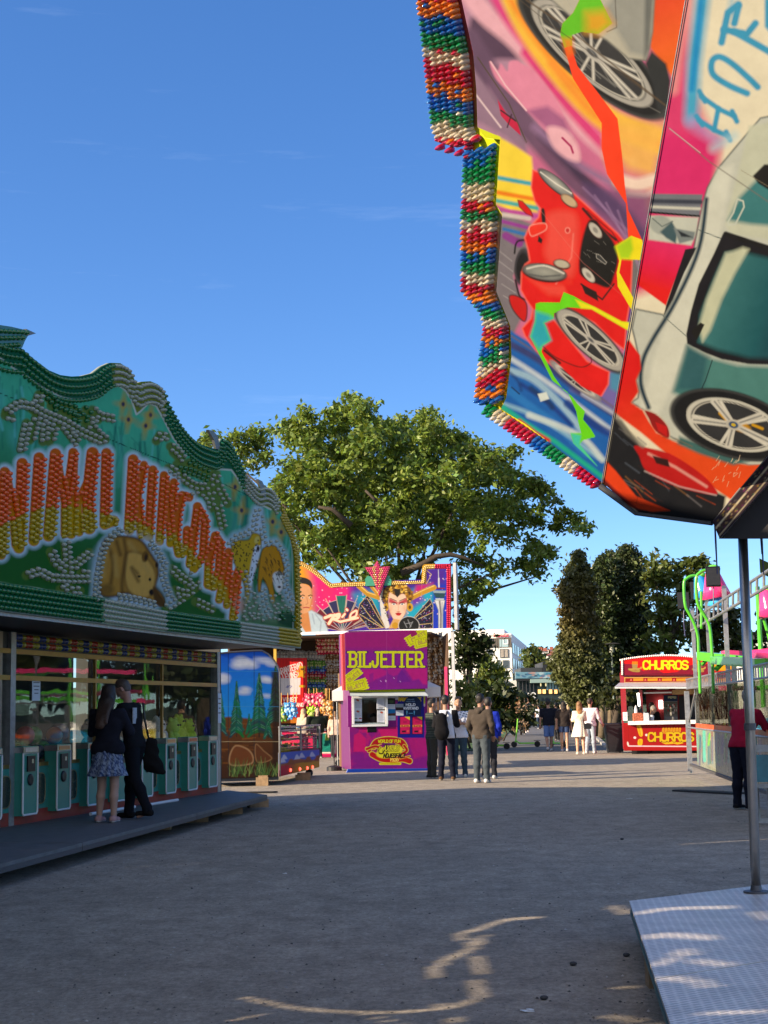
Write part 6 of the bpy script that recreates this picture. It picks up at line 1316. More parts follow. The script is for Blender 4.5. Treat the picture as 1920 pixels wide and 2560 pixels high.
for k,(ins,z0)in enumerate(((.012,.021),(.004,.055),(.02,.09))):
 q=[c0_+v2*ins+v1*ins,c0_+v2*ls*3.4+v1*ins,c0_+v2*ls*3.4+v1*4,c0_+v2*ins+v1*4]
 MB().prism([x-ZUP*z0 for x in q],(0,0,-.028)).build('frame_layer',m_dsteel if k==0 else m_gal if k!=1 else mat('edge_teal',(.10,.20,.19),.5,.4),pl_)
o=MB().box((0,0,.065),(.16,.10,.13)).build('timber_block',m_wood);q=c0_+v2*(ls*1.75)+v1*.03;o.location=(q[0],q[1],0);tag(o,'pale upright timber under the edge of the tread plate platform','timber block')
o=MB().box((0,0,.065),(.3,.12,.13)).build('timber_block',m_wood);q=c0_+v2*(ls*.62)+v1*.22;o.location=(q[0],q[1],0);tag(o,'dark timber under the tread plate platform near its corner','timber block')
PP=gnd(1891,2232,pz)
po=thing('ride_pole',tuple(PP),'thick polished steel pole rising from the tread plate platform to the ride','pole')
tp=atY(1857,1345,PP[1])
MB().tube([PP,PP+(tp-PP)*1.02],.033,20).build('tube',mat('polished_steel',(.45,.42,.38),.34,.85,.2,6),po,smooth=True)
MB().lathe(PP+ZUP*.001,[(.085,0),(.085,.012),(.04,.016),(.034,.05)],18).build('foot_flange',m_dsteel,po)
q=onp(1872,1858,PP,np.array([0,-1.,0]));
MB().tube([PP+(tp-PP)*.45,PP+(tp-PP)*.47],.041,16).build('clamp',m_dsteel,po)
# ================================================================== CHILDREN'S RIDE BEHIND ITS FENCE
F1,F2=gnd(1728,1936,0),gnd(1852,1990,0)
df,nf=frame_of(F1,F2);nf=nf if nf@(C0-F1)>0 else-nf
fe=thing('ride_fence',(F1[0],F1[1],0),'steel ride fence with mirror bright painted lower panels and clear upper screens','fence')
AXf=(df,nf,ZUP)
def Wf(s,o,z):return np.array([F1[0],F1[1],0])+df*s+nf*o+ZUP*z
def sf(px,z=1.5):return float((onp(px,1765,F1,nf)-F1)@df)
def mirrormat():
 m=mat('mirror_panel',vc=True,rough=.28,metal=.15,var=.1,scale=6)
 t=m.node_tree;b=t.nodes['Principled BSDF'];co=t.nodes.new('ShaderNodeTexCoord');mpn=t.nodes.new('ShaderNodeMapping');mpn.inputs['Scale'].default_value=(7,7,.8)
 n=t.nodes.new('ShaderNodeTexNoise');n.inputs['Scale'].default_value=1;n.inputs['Detail'].default_value=3;t.links.new(co.outputs['Object'],mpn.inputs[0]);t.links.new(mpn.outputs[0],n.inputs['Vector'])
 bp=t.nodes.new('ShaderNodeBump');bp.inputs['Strength'].default_value=.5;bp.inputs['Distance'].default_value=.03;t.links.new(n.outputs[0],bp.inputs['Height']);t.links.new(bp.outputs[0],b.inputs['Normal'])
 return m
m_mir=mirrormat()
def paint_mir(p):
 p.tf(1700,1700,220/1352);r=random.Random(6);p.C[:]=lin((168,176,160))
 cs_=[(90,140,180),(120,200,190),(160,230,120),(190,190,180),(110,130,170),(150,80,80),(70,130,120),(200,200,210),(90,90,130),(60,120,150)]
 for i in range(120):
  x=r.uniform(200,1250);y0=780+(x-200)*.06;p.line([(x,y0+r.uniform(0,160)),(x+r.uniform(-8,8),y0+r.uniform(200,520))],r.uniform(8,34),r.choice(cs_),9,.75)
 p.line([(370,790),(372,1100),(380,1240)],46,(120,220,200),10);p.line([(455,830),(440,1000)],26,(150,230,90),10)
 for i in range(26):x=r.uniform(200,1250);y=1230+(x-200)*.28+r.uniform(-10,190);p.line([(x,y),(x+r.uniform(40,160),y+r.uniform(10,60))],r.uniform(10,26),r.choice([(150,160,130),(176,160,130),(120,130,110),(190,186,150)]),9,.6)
sE=sf(2060);zt1=1.03
cuts=[sf(1739),sf(1785),sf(1832),sf(1890),sE]
for i in range(len(cuts)-1):
 a,b_=cuts[i]+.02,cuts[i+1]-.02
 corners=[proj(Wf(a,.02,zt1)),proj(Wf(b_,.02,zt1)),proj(Wf(b_,.02,.26)),proj(Wf(a,.02,.26))]
 A=np.array([(0,*corners[3]),(1,*corners[2])]);B_=np.array([(0,*corners[0]),(1,*corners[1])])
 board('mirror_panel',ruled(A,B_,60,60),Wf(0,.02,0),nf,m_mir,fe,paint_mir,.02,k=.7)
 MB().box(Wf((a+b_)/2,.0,1.50),(b_-a,.008,.72),ax=AXf).build('screen',glassmat('silver_screen',(.55,.56,.52),1.0,2.2,.25)if 'silver_screen' not in MATS else MATS['silver_screen'],fe)
 MB().box(Wf((a+b_)/2,.012,1.09),(b_-a,.02,.09),ax=AXf).build('kick_strip',mat('orange_strip',(.55,.10,.03),.35,0,.5,3),fe)
MB().box(Wf(sE/2,0,.22),(sE,.06,.05),ax=AXf).build('bottom_rail',m_dsteel,fe)
for z in(1.88,2.08,1.03):
 MB().tube([Wf(.05,.02,z),Wf(sE,.02,z)],.02,6).build('rail',m_gal,fe)
b=MB()
for k in range(int(sE/.28)):b.box(Wf(.2+k*.28,.02,1.98),(.03,.02,.2),ax=AXf)
b.build('rail_balusters',m_gal,fe,kind='stuff')
MB().box(Wf(.03,.02,.95),(.12,.1,1.75),ax=AXf).build('end_post',m_gal,fe)
e0=Wf(-.05,.05,1.12);b=MB();b.tube([onp(1737,1735,F1,nf),onp(1721,1812,F1,nf),onp(1722,1830,F1,nf),onp(1728,1932,F1,nf)],.022,6);b.build('end_hoop',m_gal,fe)
for px,py in((1727,1512),(1764,1488),(1808,1452)):
 s_=sf(px+8);zt_=onp(px,py,F1+nf*.08,nf)[2]
 t=bpy.data.objects.new('mast',None);col.objects.link(t);t.parent=fe;ORG[t.name]=ORG[fe.name]
 MB().box(Wf(s_,-.06,zt_/2+.1),(.075,.075,zt_-.2),ax=AXf).build('upright',m_gal,t)
 d_=MB()
 for sg in((-1,1)if px==1808 else(1,)):
  c=Wf(s_,.12,zt_+.17)+df*sg*.05;d_.box(c,(.06,.22,.34),ax=(df*math.cos(.25)+ZUP*sg*.25,nf,ZUP*math.cos(.25)-df*sg*.25));d_.box(c-df*.04*sg,(.02,.25,.37),ax=(df*math.cos(.25)+ZUP*sg*.25,nf,ZUP*math.cos(.25)-df*sg*.25))
 d_.build('floodlight',m_black,t)
 MB().tube([Wf(s_,.12,zt_-.02),Wf(s_+.05,.14,zt_-.3),Wf(s_+.02,.12,zt_-.6)],.012,5).build('cable',mat('cable_blue',(.02,.02,.10),.5),t)
# ladder truss
tA,tB=onp(1728,1551,F1+nf*.16,nf),onp(1920,1427,F1+nf*.16,nf);uA,uB=onp(1728,1577,F1+nf*.16,nf),onp(1920,1466,F1+nf*.16,nf)
ext=1.35
tr_=thing('ladder_truss',tuple(tA*np.array([1,1,1])),'steel ladder truss running along the tops of the ride fence masts','truss')
b=MB();b.tube([tA,tA+(tB-tA)*ext],.024,8);b.tube([uA,uA+(uB-uA)*ext],.024,8);b.build('chord',m_gal,tr_)
for k in range(22):
 w=k/21*ext;MB().tube([tA+(tB-tA)*w,uA+(uB-uA)*w],.02,6).build('rung',m_gal,tr_)
# the ride itself
YG=28.5
kr=thing('childrens_ride',tuple(atY(1860,1900,YG)*np.array([1,1,0])),'lime green and pink childrens ride with hooped poles and flower heads','ride')
m_lime=mat('lime_paint',(.08,.42,.025),.3,0,.08,5,coat=.3);m_pink=mat('pink_paint',(.62,.03,.17),.35,0,.1,5,coat=.3)
T6=T_(1700,1380,220/1431)
def hoop(pts,Y,r_=.030):return MB().tube([atY(*q,Y)for q in T6(smooth_poly(pts,5,False))],r_,8).build('hoop_pole',m_lime,kr,smooth=True)
hoop([(330,2300),(320,2060),(305,1640),(290,1360),(230,1160),(150,1000),(85,860),(65,520),(110,430),(220,385),(330,420),(395,485)],YG)
hoop([(545,2300),(535,2000),(520,1600),(480,1200),(385,1010),(285,820),(265,440),(320,340),(420,295),(520,320),(600,390),(650,450)],YG-1.5)
hoop([(350,1250),(350,900),(345,640)],YG-.5,.028)
hoop([(1600,2000),(1500,1600),(1430,1320),(1345,1010),(1318,740),(1345,650),(1420,610),(1480,640)],YG-3)
for(x,y,Y,c1,s_)in((350,560,YG,(.02,.28,.7),1.),(560,520,YG-1.5,(.85,.04,.2),1.25),(620,720,YG-1.5,(.05,.4,.85),.9),(1440,830,YG-3,(.85,.04,.2),1.1)):
 c=atY(*T6([(x,y)])[0],Y);b=MB();b.cur=c1
 V0=len(b.v);b.lathe(c,[(.02*s_,.26*s_),(.09*s_,.2*s_),(.13*s_,.08*s_),(.17*s_,-.05*s_),(.22*s_,-.2*s_),(.15*s_,-.22*s_),(.03*s_,-.12*s_)],12,(rng.uniform(-.3,.3),0,1))
 b.cur=(.15,.6,.05);b.ball(c+ZUP*.22*s_,.1*s_,8,6,(1,1,.7));b.build('flower_head',m_bulb,kr,vc=True,smooth=True)
def beam(p0,p1,w,h,m,name):
 d=p1-p0;L=np.linalg.norm(d);d=d/L;a=np.cross(ZUP,d);a/=np.linalg.norm(a);u=np.cross(d,a)
 return MB().box((p0+p1)/2,(L,w,h),ax=(d,a,u)).build(name,m,kr)
b0_,b1_=atY(*T6([(330,1690)])[0],YG),atY(*T6([(1700,1830)])[0],YG-4)
beam(b0_,b1_,.14,.16,m_lime,'green_beam')
beam(atY(*T6([(560,1740)])[0],YG-1.5)-ZUP*.02,atY(*T6([(1300,1810)])[0],YG-6),.16,.14,m_lime,'green_beam')
b=MB();b.tube([atY(*T6([(350,1840)])[0],YG),atY(*T6([(445,1740)])[0],YG)],.04,6);b.tube([atY(*T6([(575,1920)])[0],YG-1.5),atY(*T6([(690,1800)])[0],YG-1.5)],.05,6);b.build('brace',m_lime,kr)
beam(atY(*T6([(720,1690)])[0],YG-1),atY(*T6([(1020,1710)])[0],YG-1),.5,.2,m_pink,'pink_car_floor');beam(atY(*T6([(1180,1740)])[0],YG-3),atY(*T6([(1560,1770)])[0],YG-3),.5,.2,m_pink,'pink_car_floor')
# more of the ride to the right, outside the picture but mirrored in the arcade glass
cx_,cy_=15.2,37.5
MB().lathe((cx_,cy_,0),[(5.4,0),(5.4,.35),(5.2,.4),(.5,.42),(.4,3.2),(.25,3.6),(.05,3.7)],28).build('deck',mat('deck_teal',(.05,.25,.26),.5,.2),kr)
for k in range(8):
 t=k*math.pi/4+.2;o0=np.array([cx_,cy_,2.5+.25*math.sin(t*2)]);o1_=o0+np.array([math.cos(t)*6.2,math.sin(t)*6.2,.35*math.sin(k*1.7)])
 beam(o0,o1_,.10,.11,m_lime,'green_beam')
 p_=o1_+np.array([-math.sin(t),math.cos(t),0])*2.3;q_=o1_-np.array([-math.sin(t),math.cos(t),0])*2.3
 beam(p_,q_,.22,.12,m_pink,'pink_rail')
 MB().tube([o1_*np.array([1,1,0]),o1_,o1_+ZUP*1.6],.06,8).build('post',m_lime,kr)
 g=o1_*np.array([1,1,0])+ZUP*.9
 b=MB();b.cur=[(.02,.3,.6),(.7,.1,.3),(.1,.5,.4),(.7,.6,.1)][k%4];b.ball(g,.55,12,8,(1,1,.6));b.cur=(.75,.72,.68);b.ball(g+ZUP*.25,.3,10,6);b.build('gondola',m_bulb,kr,vc=True,smooth=True)
# near stretch of handrail at the right edge
ra=gnd(1893,2062,0);rb=ra+np.array([1.4,-.25,0]);da=(rb-ra)/np.linalg.norm(rb-ra);na=np.array([da[1],-da[0],0])
hr=thing('barrier',tuple(ra),'steel crowd barrier with blue panel and upright bars beside the red jacketed person','barrier')
MB().box((ra+rb)/2+ZUP*.95,(1.42,.05,.09),ax=(da,na,ZUP)).build('top_rail',m_gal,hr)
MB().box((ra+rb)/2+ZUP*.70,(1.38,.02,.34),ax=(da,na,ZUP)).build('blue_panel',mat('blue_panel',(.05,.22,.30),.3,0,.4,5),hr)
MB().box((ra+rb)/2+ZUP*.48,(1.42,.05,.05),ax=(da,na,ZUP)).build('lower_rail',m_gal,hr)
for k in range(12):MB().tube([ra+da*(.03+k*.12)+ZUP*.03,ra+da*(.03+k*.12)+ZUP*.46],.014,6).build('bar',m_steel,hr)
MB().box((ra+rb)/2+ZUP*.05,(1.42,.05,.05),ax=(da,na,ZUP)).build('foot_rail',m_gal,hr)
# black cable ramps and scraps of paper on the ground
a_,b_=gnd(1693,1978),gnd(1850,1986);d_=(b_-a_)/np.linalg.norm(b_-a_);n_=np.array([d_[1],-d_[0],0])
m_rub=mat('black_rubber',(.012,.012,.013),.8,0,.3,12)
tag(MB().prism([a_+n_*.12,a_-n_*.12,b_-n_*.18,b_+n_*.18],(0,0,.03)).build('cable_ramp',m_rub),'long black rubber cable cover on the ground below the mirror panels','cable cover')
a_=gnd(600,1984);tag(MB().prism([a_+np.array(q)for q in((0,-.12,0),(.65,-.06,0),(.72,.08,0),(.3,.16,0),(-.1,.1,0))],(0,0,.03)).build('cable_ramp',m_rub),'short black rubber mat on the gravel beyond the walkway tip','cable cover')
for(px,py,s_,lab)in((1574,1997,.045,'white paper scrap on the gravel in front of the churros stall'),(1318,2529,.03,'white paper scrap near the bottom of the picture left of the platform'),(712,2185,.018,'tiny white scrap on the gravel in the middle distance left of centre'),(1421,1911,.05,'tiny white scrap on the sunlit ground below the woman in the pale dress')):
 q=gnd(px,py);o=MB().box((0,0,.004),(s_*2,s_*1.4,.004)).box((s_*.7,s_*.2,.010),(s_,s_*.8,.004)).build('paper_scrap',m_white);o.location=tuple(q);o.rotation_euler=(0,.1,.5);tag(o,lab,'litter')
for i,(px,py)in enumerate(((1566,2392),(1433,2414),(1555,2100),(1360,2500))):
 q=gnd(px,py);s_=.018;o=MB().ball((0,0,.012),s_,7,5,(1.3,1,.7)).build('pebble',mat('dark_stone',(.04,.04,.045),.7));o.location=tuple(q)
 tag(o,['dark pebble on the gravel just left of the platform edge','dark pebble a little further left of the platform','small dark pebble on the gravel far beyond the platform corner','small dark pebble near the bottom left of the platform'][i],'pebble')
# ================================================================== ADDED UNSEEN BOARD LEFT OF CAMERA (shades the foreground, slots shape sun streaks)
SW0=T_(500,2150,.7233);SWp=T_(1380,1700,.3888)
sw=[([(1160,199),(1060,207),(1010,222),(960,240),(900,256),(915,276),(950,300)],10,0),([(950,300),(900,325),(850,345),(815,375),(803,405)],13,0),([(975,262),(962,282),(955,302),(968,325),(955,350),(965,390),(958,430),(972,452),(958,475),(900,500),(830,514),(700,525),(560,527),(400,519),(280,504),(170,478)],11,0),([(832,400),(838,470),(845,520),(895,566)],8,0),([(560,528),(690,570)],6,0),([(90,560),(200,535)],6,0),([(1435,165),(1470,180)],18,0),([(1400,540),(1500,555),(1560,575)],9,0),([(1440,440),(1500,442)],6,0),([(1500,330),(1545,380)],5,0)]
swp=[([(570,1500),(760,1470),(1140,1462)],22,.25),([(600,1655),(760,1640),(1020,1660)],34,.25),([(650,1840),(780,1790),(860,1740),(900,1800),(1120,1830)],26,.25),([(700,1920),(860,1925),(1040,1975)],30,.25),([(1180,1440),(1389,1540)],16,.25),([(1000,2140),(1389,2130)],18,.25)]
XB=-4.0;ys=np.arange(2.0,9.8,.02);zs=np.arange(.6,3.8,.02);YY,ZZ=np.meshgrid((ys[1:]+ys[:-1])/2,(zs[1:]+zs[:-1])/2,indexing='ij')
hole=np.zeros(YY.shape,bool)  # cells cut out where sun rays land on the wanted ground streaks
for grp_,tf_ in((sw,SW0),(swp,SWp)):
 for pts,w_,z_ in grp_:
  t_=(ZZ-z_)/SUN[2];G=np.stack([XB-SUN[0]*t_,YY-SUN[1]*t_,np.full(YY.shape,z_)],-1).reshape(-1,3);pp=proj(G);Pt_=Paint(pp[:,0]*.45,pp[:,1],(0,0,0));P_=tf_(smooth_poly(pts,4,False))*np.array([.45,1]);sc_w=w_*(.7233 if tf_ is SW0 else .3888)
  D_,T__,_=Pt_._d(np.arange(len(G)),P_,False);asp=1.0;hole|=((D_<sc_w*.46)&(G[:,1]>1)).reshape(YY.shape)
V_=np.stack(np.meshgrid([XB],ys,zs,indexing='ij'),-1).reshape(-1,3);nz_=len(zs);F_q=[]
for i in range(len(ys)-1):
 j=0
 while j<nz_-1:
  if hole[i,j]:j+=1;continue
  k=j
  while k<nz_-1 and not hole[i,k]:k+=1
  F_q.append((i*nz_+j,(i+1)*nz_+j,(i+1)*nz_+k,i*nz_+k));j=k
ho_=thing('gobo',(XB,3,0),'tall added hoarding with cut out scrollwork standing left of the viewpoint, outside the picture','gobo')
link('pierced_panel',V_,F_q,mat('gobo_green',(.05,.14,.10),.6),ho_)
b=MB()
for(y0,y1,z0,z1)in((-10,2.0,0,5.0),(9.78,10.8,0,5.0),(2.0,9.78,0,.6),(2.0,9.78,3.78,5.0)):b.box((XB,(y0+y1)/2,(z0+z1)/2),(.04,y1-y0,z1-z0))
b.prism([(-3.98,10.7,0),(-4.04,10.7,0),(-7.2,12.25,0),(-7.2,12.35,0)],(0,0,5.2));b.build('panel',mat('gobo_green'),ho_)  # return wall added to stop sun leaking past the board
# ================================================================== CHURROS TRAILER
T8=T_(1540,1620,220/1659)
Pq=gnd(1700,1884)*np.array([1,1,0]);nq=np.array([-.17,-.985,0]);nq/=np.linalg.norm(nq);dq=np.array([-nq[1],nq[0],0])
ch=thing('churros_trailer',tuple(Pq),'red food trailer with an arched CHURROS sign edged in white bulbs','food trailer')
def q8(pts,off=0.0):return[onp(*q,Pq+nq*off,nq)for q in T8(pts)]
RED8=(150,16,30)
def paint_top(p):
 p.tf(1540,1620,220/1659);p.C[:]=lin((206,30,36))
 p.poly([(60,290),(300,300),(520,430),(760,400),(900,470),(1150,450),(1350,340),(1480,300),(2300,300),(2300,620),(60,620)],(120,26,46),10)
 p.poly([(880,420),(1100,400),(1040,455),(960,470)],(206,30,36),6)
 for cx in(355,1560):
  p.line([(cx-110,400),(cx-30,430),(cx+80,435),(cx+40,400)],36,(150,126,70),4,sm=True);p.line([(cx-90,400),(cx+90,390),(cx+120,365)],26,(170,140,80),4,sm=True);p.poly([(cx-55,300),(cx+55,300),(cx+45,385),(cx-45,385)],(150,126,80),3)
  for k in range(4):p.line([(cx-42+k*28,300),(cx-40+k*27,262)],22,(196,130,50),3)
 p.text('CHURROS',520,250,150,(90,30,20),w=840,lw=44,soft=4,aspect=.6,gap=.22);p.text('CHURROS',516,246,148,(250,214,40),w=836,lw=32,soft=3,aspect=.6,gap=.22)
 p.line([(470,512),(700,490),(1000,486),(1500,510)],12,(70,10,30),4)
 p.poly([(1740,190),(2200,230),(2200,500),(1740,500)],(170,20,30),4);p.poly([(1740,300),(2200,320),(2200,430),(1740,420)],(214,150,30),4)
TT=[(85,215),(200,192),(300,176),(500,152),(700,135),(900,127),(1000,125),(1200,133),(1400,150),(1530,166),(1800,190),(2020,214),(2180,238)]
GTp=ruled(np.column_stack([xpar(TT)[:,0],T8([(x,515)for x,y in TT])]),np.column_stack([xpar(TT)[:,0],T8(TT)]),300,60)
board('sign_board',GTp,Pq+nq*.10,nq,m_vc,ch,paint_top,.08,k=.8)
cb=[onp(*q,Pq+nq*.11,nq)for q in along(T8(TT)+np.array([0,1.5]),5.3)]+[onp(*q,Pq+nq*.11,nq)for q in along(T8([(118,250),(120,505)]),4.6)]
b=MB()
for c in cb:b.ball(c,.033,8,6)
b.build('sign_bulbs',mat('pearl_bulb',(.85,.78,.72),.25,0,.05),ch,smooth=True,kind='stuff')
def fb(name,x0,y0,x1,y1,off,th,m):
 a,c=q8([(x0,y0),(x1,y1)],off);return MB().box((a+c)/2-nq*th/2,(abs((c-a)@dq),th,abs(a[2]-c[2])),ax=(dq,nq,ZUP)).build(name,m,ch)
m_cr=mat('trailer_red',(.30,.012,.022),.35,0,.12,3,dirt=.25,coat=.2)
fb('roof_box',70,470,2180,655,.0,2.2,m_cr)
def paint_strip(p):
 p.tf(1540,1620,220/1659);p.C[:]=lin((130,14,28));p.line([(160,560),(2200,540)],14,(206,170,100),3);p.line([(165,560),(165,640)],14,(206,170,100),3);p.line([(160,652),(2200,632)],10,(214,190,150),3)
 for i in range(8):x=325+i*270;p.poly([(x,575),(x+190,572),(x+190,618),(x,622)],(200,140,60),3);p.poly([(x-65,615),(x-20,615),(x-34,585),(x-40,575),(x-50,590)],(214,120,100),3)
c=T8([(150,545),(2180,545),(2180,655),(150,655)]);qboard('menu_strip',c[0],c[1],c[2],c[3],Pq+nq*.01,nq,ch,paint_strip,.02,.8,.7)
a0_,a1_=q8([(60,655),(2150,650)],.04);f0_,f1_=q8([(-20,725),(2150,725)],1.0)
MB().prism([a0_,a1_,f1_,f0_],(0,0,-.03)).build('awning',mat('awning_grey',(.42,.40,.44),.5,0,.1,2),ch)
MB().prism([f0_,f1_,f1_-ZUP*.06,f0_-ZUP*.06],(0,.03,0)).build('awning_rim',m_white,ch)
fb('corner_post',115,750,208,1375,0,.12,m_cr);fb('side_wall',115,655,130,1900,-.15,2.0,m_cr);fb('side_wall',2165,655,2180,1900,-.15,2.0,m_cr)
def paint_low(p):
 p.tf(1540,1620,220/1659);p.C[:]=lin((150,14,34))
 p.line([(240,1430),(240,1850)],3,(90,8,20),2);p.line([(240,1848),(2200,1862)],22,(206,190,200),3)
 p.poly([(390,1450),(430,1432),(470,1470),(500,1560),(505,1640),(480,1672),(440,1650),(410,1560)],(206,160,60),4,sm=True);p.line([(410,1470),(450,1560),(460,1640)],8,(150,100,40),3);p.line([(430,1450),(475,1550),(485,1640)],6,(232,196,110),3)
 p.poly([(420,1730),(495,1720),(490,1825),(415,1828)],(206,170,60),4,sm=True);p.line([(445,1735),(440,1820)],7,(140,100,40),3);p.line([(470,1732),(465,1820)],7,(140,100,40),3)
 for(x,y)in((355,1690),(575,1640)):p.ell(x,y,26,22,10,(214,206,206),4)
 for k in range(7):x=880+k*52;p.line([(x,1600),(x+14,1520)],40,(196,150,60),4);p.line([(x,1600),(x+14,1520)],8,(140,90,40),3)
 p.line([(880,1770),(940,1795),(1060,1790)],40,(196,160,60),4);p.line([(1060,1775),(1160,1800),(1250,1780)],40,(196,160,60),4)
 p.text('CHURROS',612,1604,152,(60,20,20),w=850,lw=48,soft=4,gap=.22);p.text('CHURROS',612,1602,150,(196,166,50),w=846,lw=34,soft=3,gap=.22)
 p.ell(225,1810,16,44,-12,(214,206,200),4)
c=T8([(130,1415),(2180,1415),(2180,1935),(150,1935)]);qboard('front_panel',c[0],c[1],c[2],c[3],Pq,nq,ch,paint_low,.05,.8,.7)
fb('counter',225,1380,2170,1415,.18,.8,m_white)
fb('back_wall',560,790,2170,1400,-1.9,.05,mat('inside_red',(.28,.012,.015),.5));fb('inner_panel',440,790,520,1400,-1.2,.05,m_cr)
fb('chassis',300,1935,2100,1985,-.3,1.6,m_black)
for x in(420,1500):
 c=q8([(x,1960)],-.5)[0];MB().lathe((c[0],c[1],.28),[(.1,-.09),(.28,-.08),(.28,.08),(.1,.09)],20,(0,1,0)).build('wheel',m_rub,ch)
fb('ceiling',115,700,2170,720,-.1,1.9,mat('inside_red'))
m_lamp=mat('lit_lamp',(.9,.88,.8),.4,emit=(1,.95,.82,3.2))
fb('wall_lamp',805,985,885,1145,-1.75,.06,m_lamp);a,c=q8([(415,850),(440,1095)],-1.0);MB().tube([a,c],.04,8).build('tube_lamp',m_lamp,ch)
b_=fb('fridge',895,1000,1168,1372,-1.1,.5,mat('fridge_grey',(.20,.20,.19),.4));
def paint_fr(p):
 p.tf(1540,1620,220/1659);p.C[:]=lin((16,44,70));p.text('PEPSI',985,915,34,(196,206,170),w=150,lw=9,soft=3)
c=T8([(895,885),(1165,885),(1165,1000),(895,1000)]);qboard('fridge_header',c[0],c[1],c[2],c[3],Pq-nq*1.08,nq,ch,paint_fr,.03,.8,.6)
def paint_fr2(p):
 p.tf(1540,1620,220/1659);r=random.Random(3);p.C[:]=lin((96,96,86))
 for y in(1130,1265):p.line([(905,y),(1160,y)],9,(170,170,160),3)
 for i in range(26):x,y=r.uniform(915,1150),r.choice([1085,1110,1225,1240,1180]);p.poly([(x,y-26),(x+20,y-26),(x+20,y+14),(x,y+14)],r.choice([(190,186,176),(150,40,40),(120,116,104),(60,60,50),(206,200,190)]),3)
c=T8([(905,1010),(1160,1010),(1160,1285),(905,1285)]);qboard('fridge_door',c[0],c[1],c[2],c[3],Pq-nq*1.07,nq,ch,paint_fr2,.02,.8,.6)
fb('dark_doorway',1180,900,1500,1400,-1.85,.03,m_black);fb('menu_board',1060,790,1700,865,-.3,.04,mat('menu_tan',(.40,.26,.10),.5,0,.4,18));fb('valance_strip',520,835,1050,852,-.2,.03,m_white)
def item(name,x0,y0,x1,y1,off,m,lab,cat,cone=False):
 a,c=q8([(x0,y0),(x1,y1)],off);w_,h_=abs(c[0]-a[0]),abs(a[2]-c[2]);o_=np.array([(a[0]+c[0])/2,a[1],min(a[2],c[2])])
 b=MB();b.lathe((0,0,0),[(w_*.42,0),(w_*.5,h_*.15),(w_*.46,h_*.7),(w_*.2,h_*.95),(w_*.06,h_)],10)if cone else b.box((0,0,h_*.47),(w_,w_*.6,h_*.94)).box((0,0,h_*.97),(w_*.8,w_*.5,h_*.06))
 ob=b.build(name,m,None,smooth=cone);ob.location=tuple(o_);tag(ob,lab,cat)
item('carrier_bag',335,1080,425,1380,.05,m_white,'white bag hanging up at the left of the churros counter','bag',True)
item('carrier_bag',430,1090,510,1380,-.1,m_black,'black bag beside the white one on the churros counter','bag',True)
item('snack_display',320,1225,505,1380,.1,mat('snack_red',(.45,.12,.06),.6,0,.8,30),'heap of red snack packets on the churros counter','display')
item('box',515,1225,622,1380,.12,mat('box_white',(.62,.66,.75),.6,0,.1,20),'white box with blue mark on the churros counter','box')
item('bottle_rack',228,1100,330,1380,-.05,mat('rack_green',(.05,.07,.06),.4,0,.6,30),'dark rack of bottles at the left end of the churros counter','rack')
a=q8([(125,1210)],.01)[0];c=q8([(218,1370)],.01)[0]
notice((a+c)/2,abs(c[0]-a[0]),abs(a[2]-c[2]),nq,dq,'white notice taped to the red corner post of the churros trailer',lines=3)
# wheelie bin
g=gnd(1538,1882);bi=thing('litter_bin',tuple(g),'tapered black wheelie bin with lid left of the churros trailer','bin')
b=MB();V=[(-.24,-.24,.03),(.24,-.24,.03),(.24,.24,.03),(-.24,.24,.03),(-.32,-.32,.92),(.32,-.32,.92),(.32,.32,.92),(-.32,.32,.92)]
b.add(V,[(3,2,1,0),(4,5,6,7),(0,1,5,4),(1,2,6,5),(2,3,7,6),(3,0,4,7)]);m_bin=mat('bin_plastic',(.012,.014,.02),.5,0,.2,8);b.build('body',m_bin,bi,local=True)
b=MB();b.box((0,0,.945),(.68,.68,.05)).box((0,.34,.95),(.5,.06,.07));b.build('lid',m_bin,bi,local=True)
for x in(-.2,.2):MB().lathe((x,.24,.08),[(.03,-.025),(.08,-.02),(.08,.02),(.03,.025)],12,(1,0,0)).build('wheel',m_rub,bi,local=True)
# square black litter bin by the path
g=gnd(1276,1822);bi=thing('litter_bin',tuple(g),'square black litter bin on legs where the path leaves the lawn','bin')
b=MB();b.box((0,0,.62),(.82,.5,1.1));b.build('body',m_bin,bi,local=True);b=MB();b.box((0,0,1.24),(.9,.58,.08));b.box((0,-.26,.95),(.5,.02,.22));b.build('hood',m_dsteel,bi,local=True)
for k,(x,z)in enumerate(((.03,.85),(.13,.85),(.08,.95))):MB().box((x,-.275,z),(.07,.01,.09)).build('mark',m_white,bi,local=True)
# street lamps
def lamp(px,py,hpy,lab):
 g=gnd(px,py);h=atY(px,hpy,g[1])[2];t=thing('street_lamp',tuple(g),lab,'street lamp','lamp posts by the park path')
 MB().tube([(0,0,0),(0,0,.9),(0,0,.95),(0,0,h-.55)],[.085,.08,.055,.045],12).build('post',mat('lamp_post',(.16,.20,.19),.5,.3),t,local=True,smooth=True)
 MB().lathe((0,0,h-.55),[(.09,0),(.12,.02),(.17,.42),(.12,.44)],12).build('lantern',mat('lantern_glass',(.62,.62,.56),.25,0,.1),t,local=True)
 MB().lathe((0,0,h-.13),[(.52,0),(.54,.02),(.2,.09),(.05,.14)],18).build('hat',m_dsteel,t,local=True)
lamp(1494,1837,1651,'shorter lamp post with flat round hat behind the woman in the pale dress');lamp(1538,1842,1605,'taller lamp post with dark round hat left of the churros trailer')
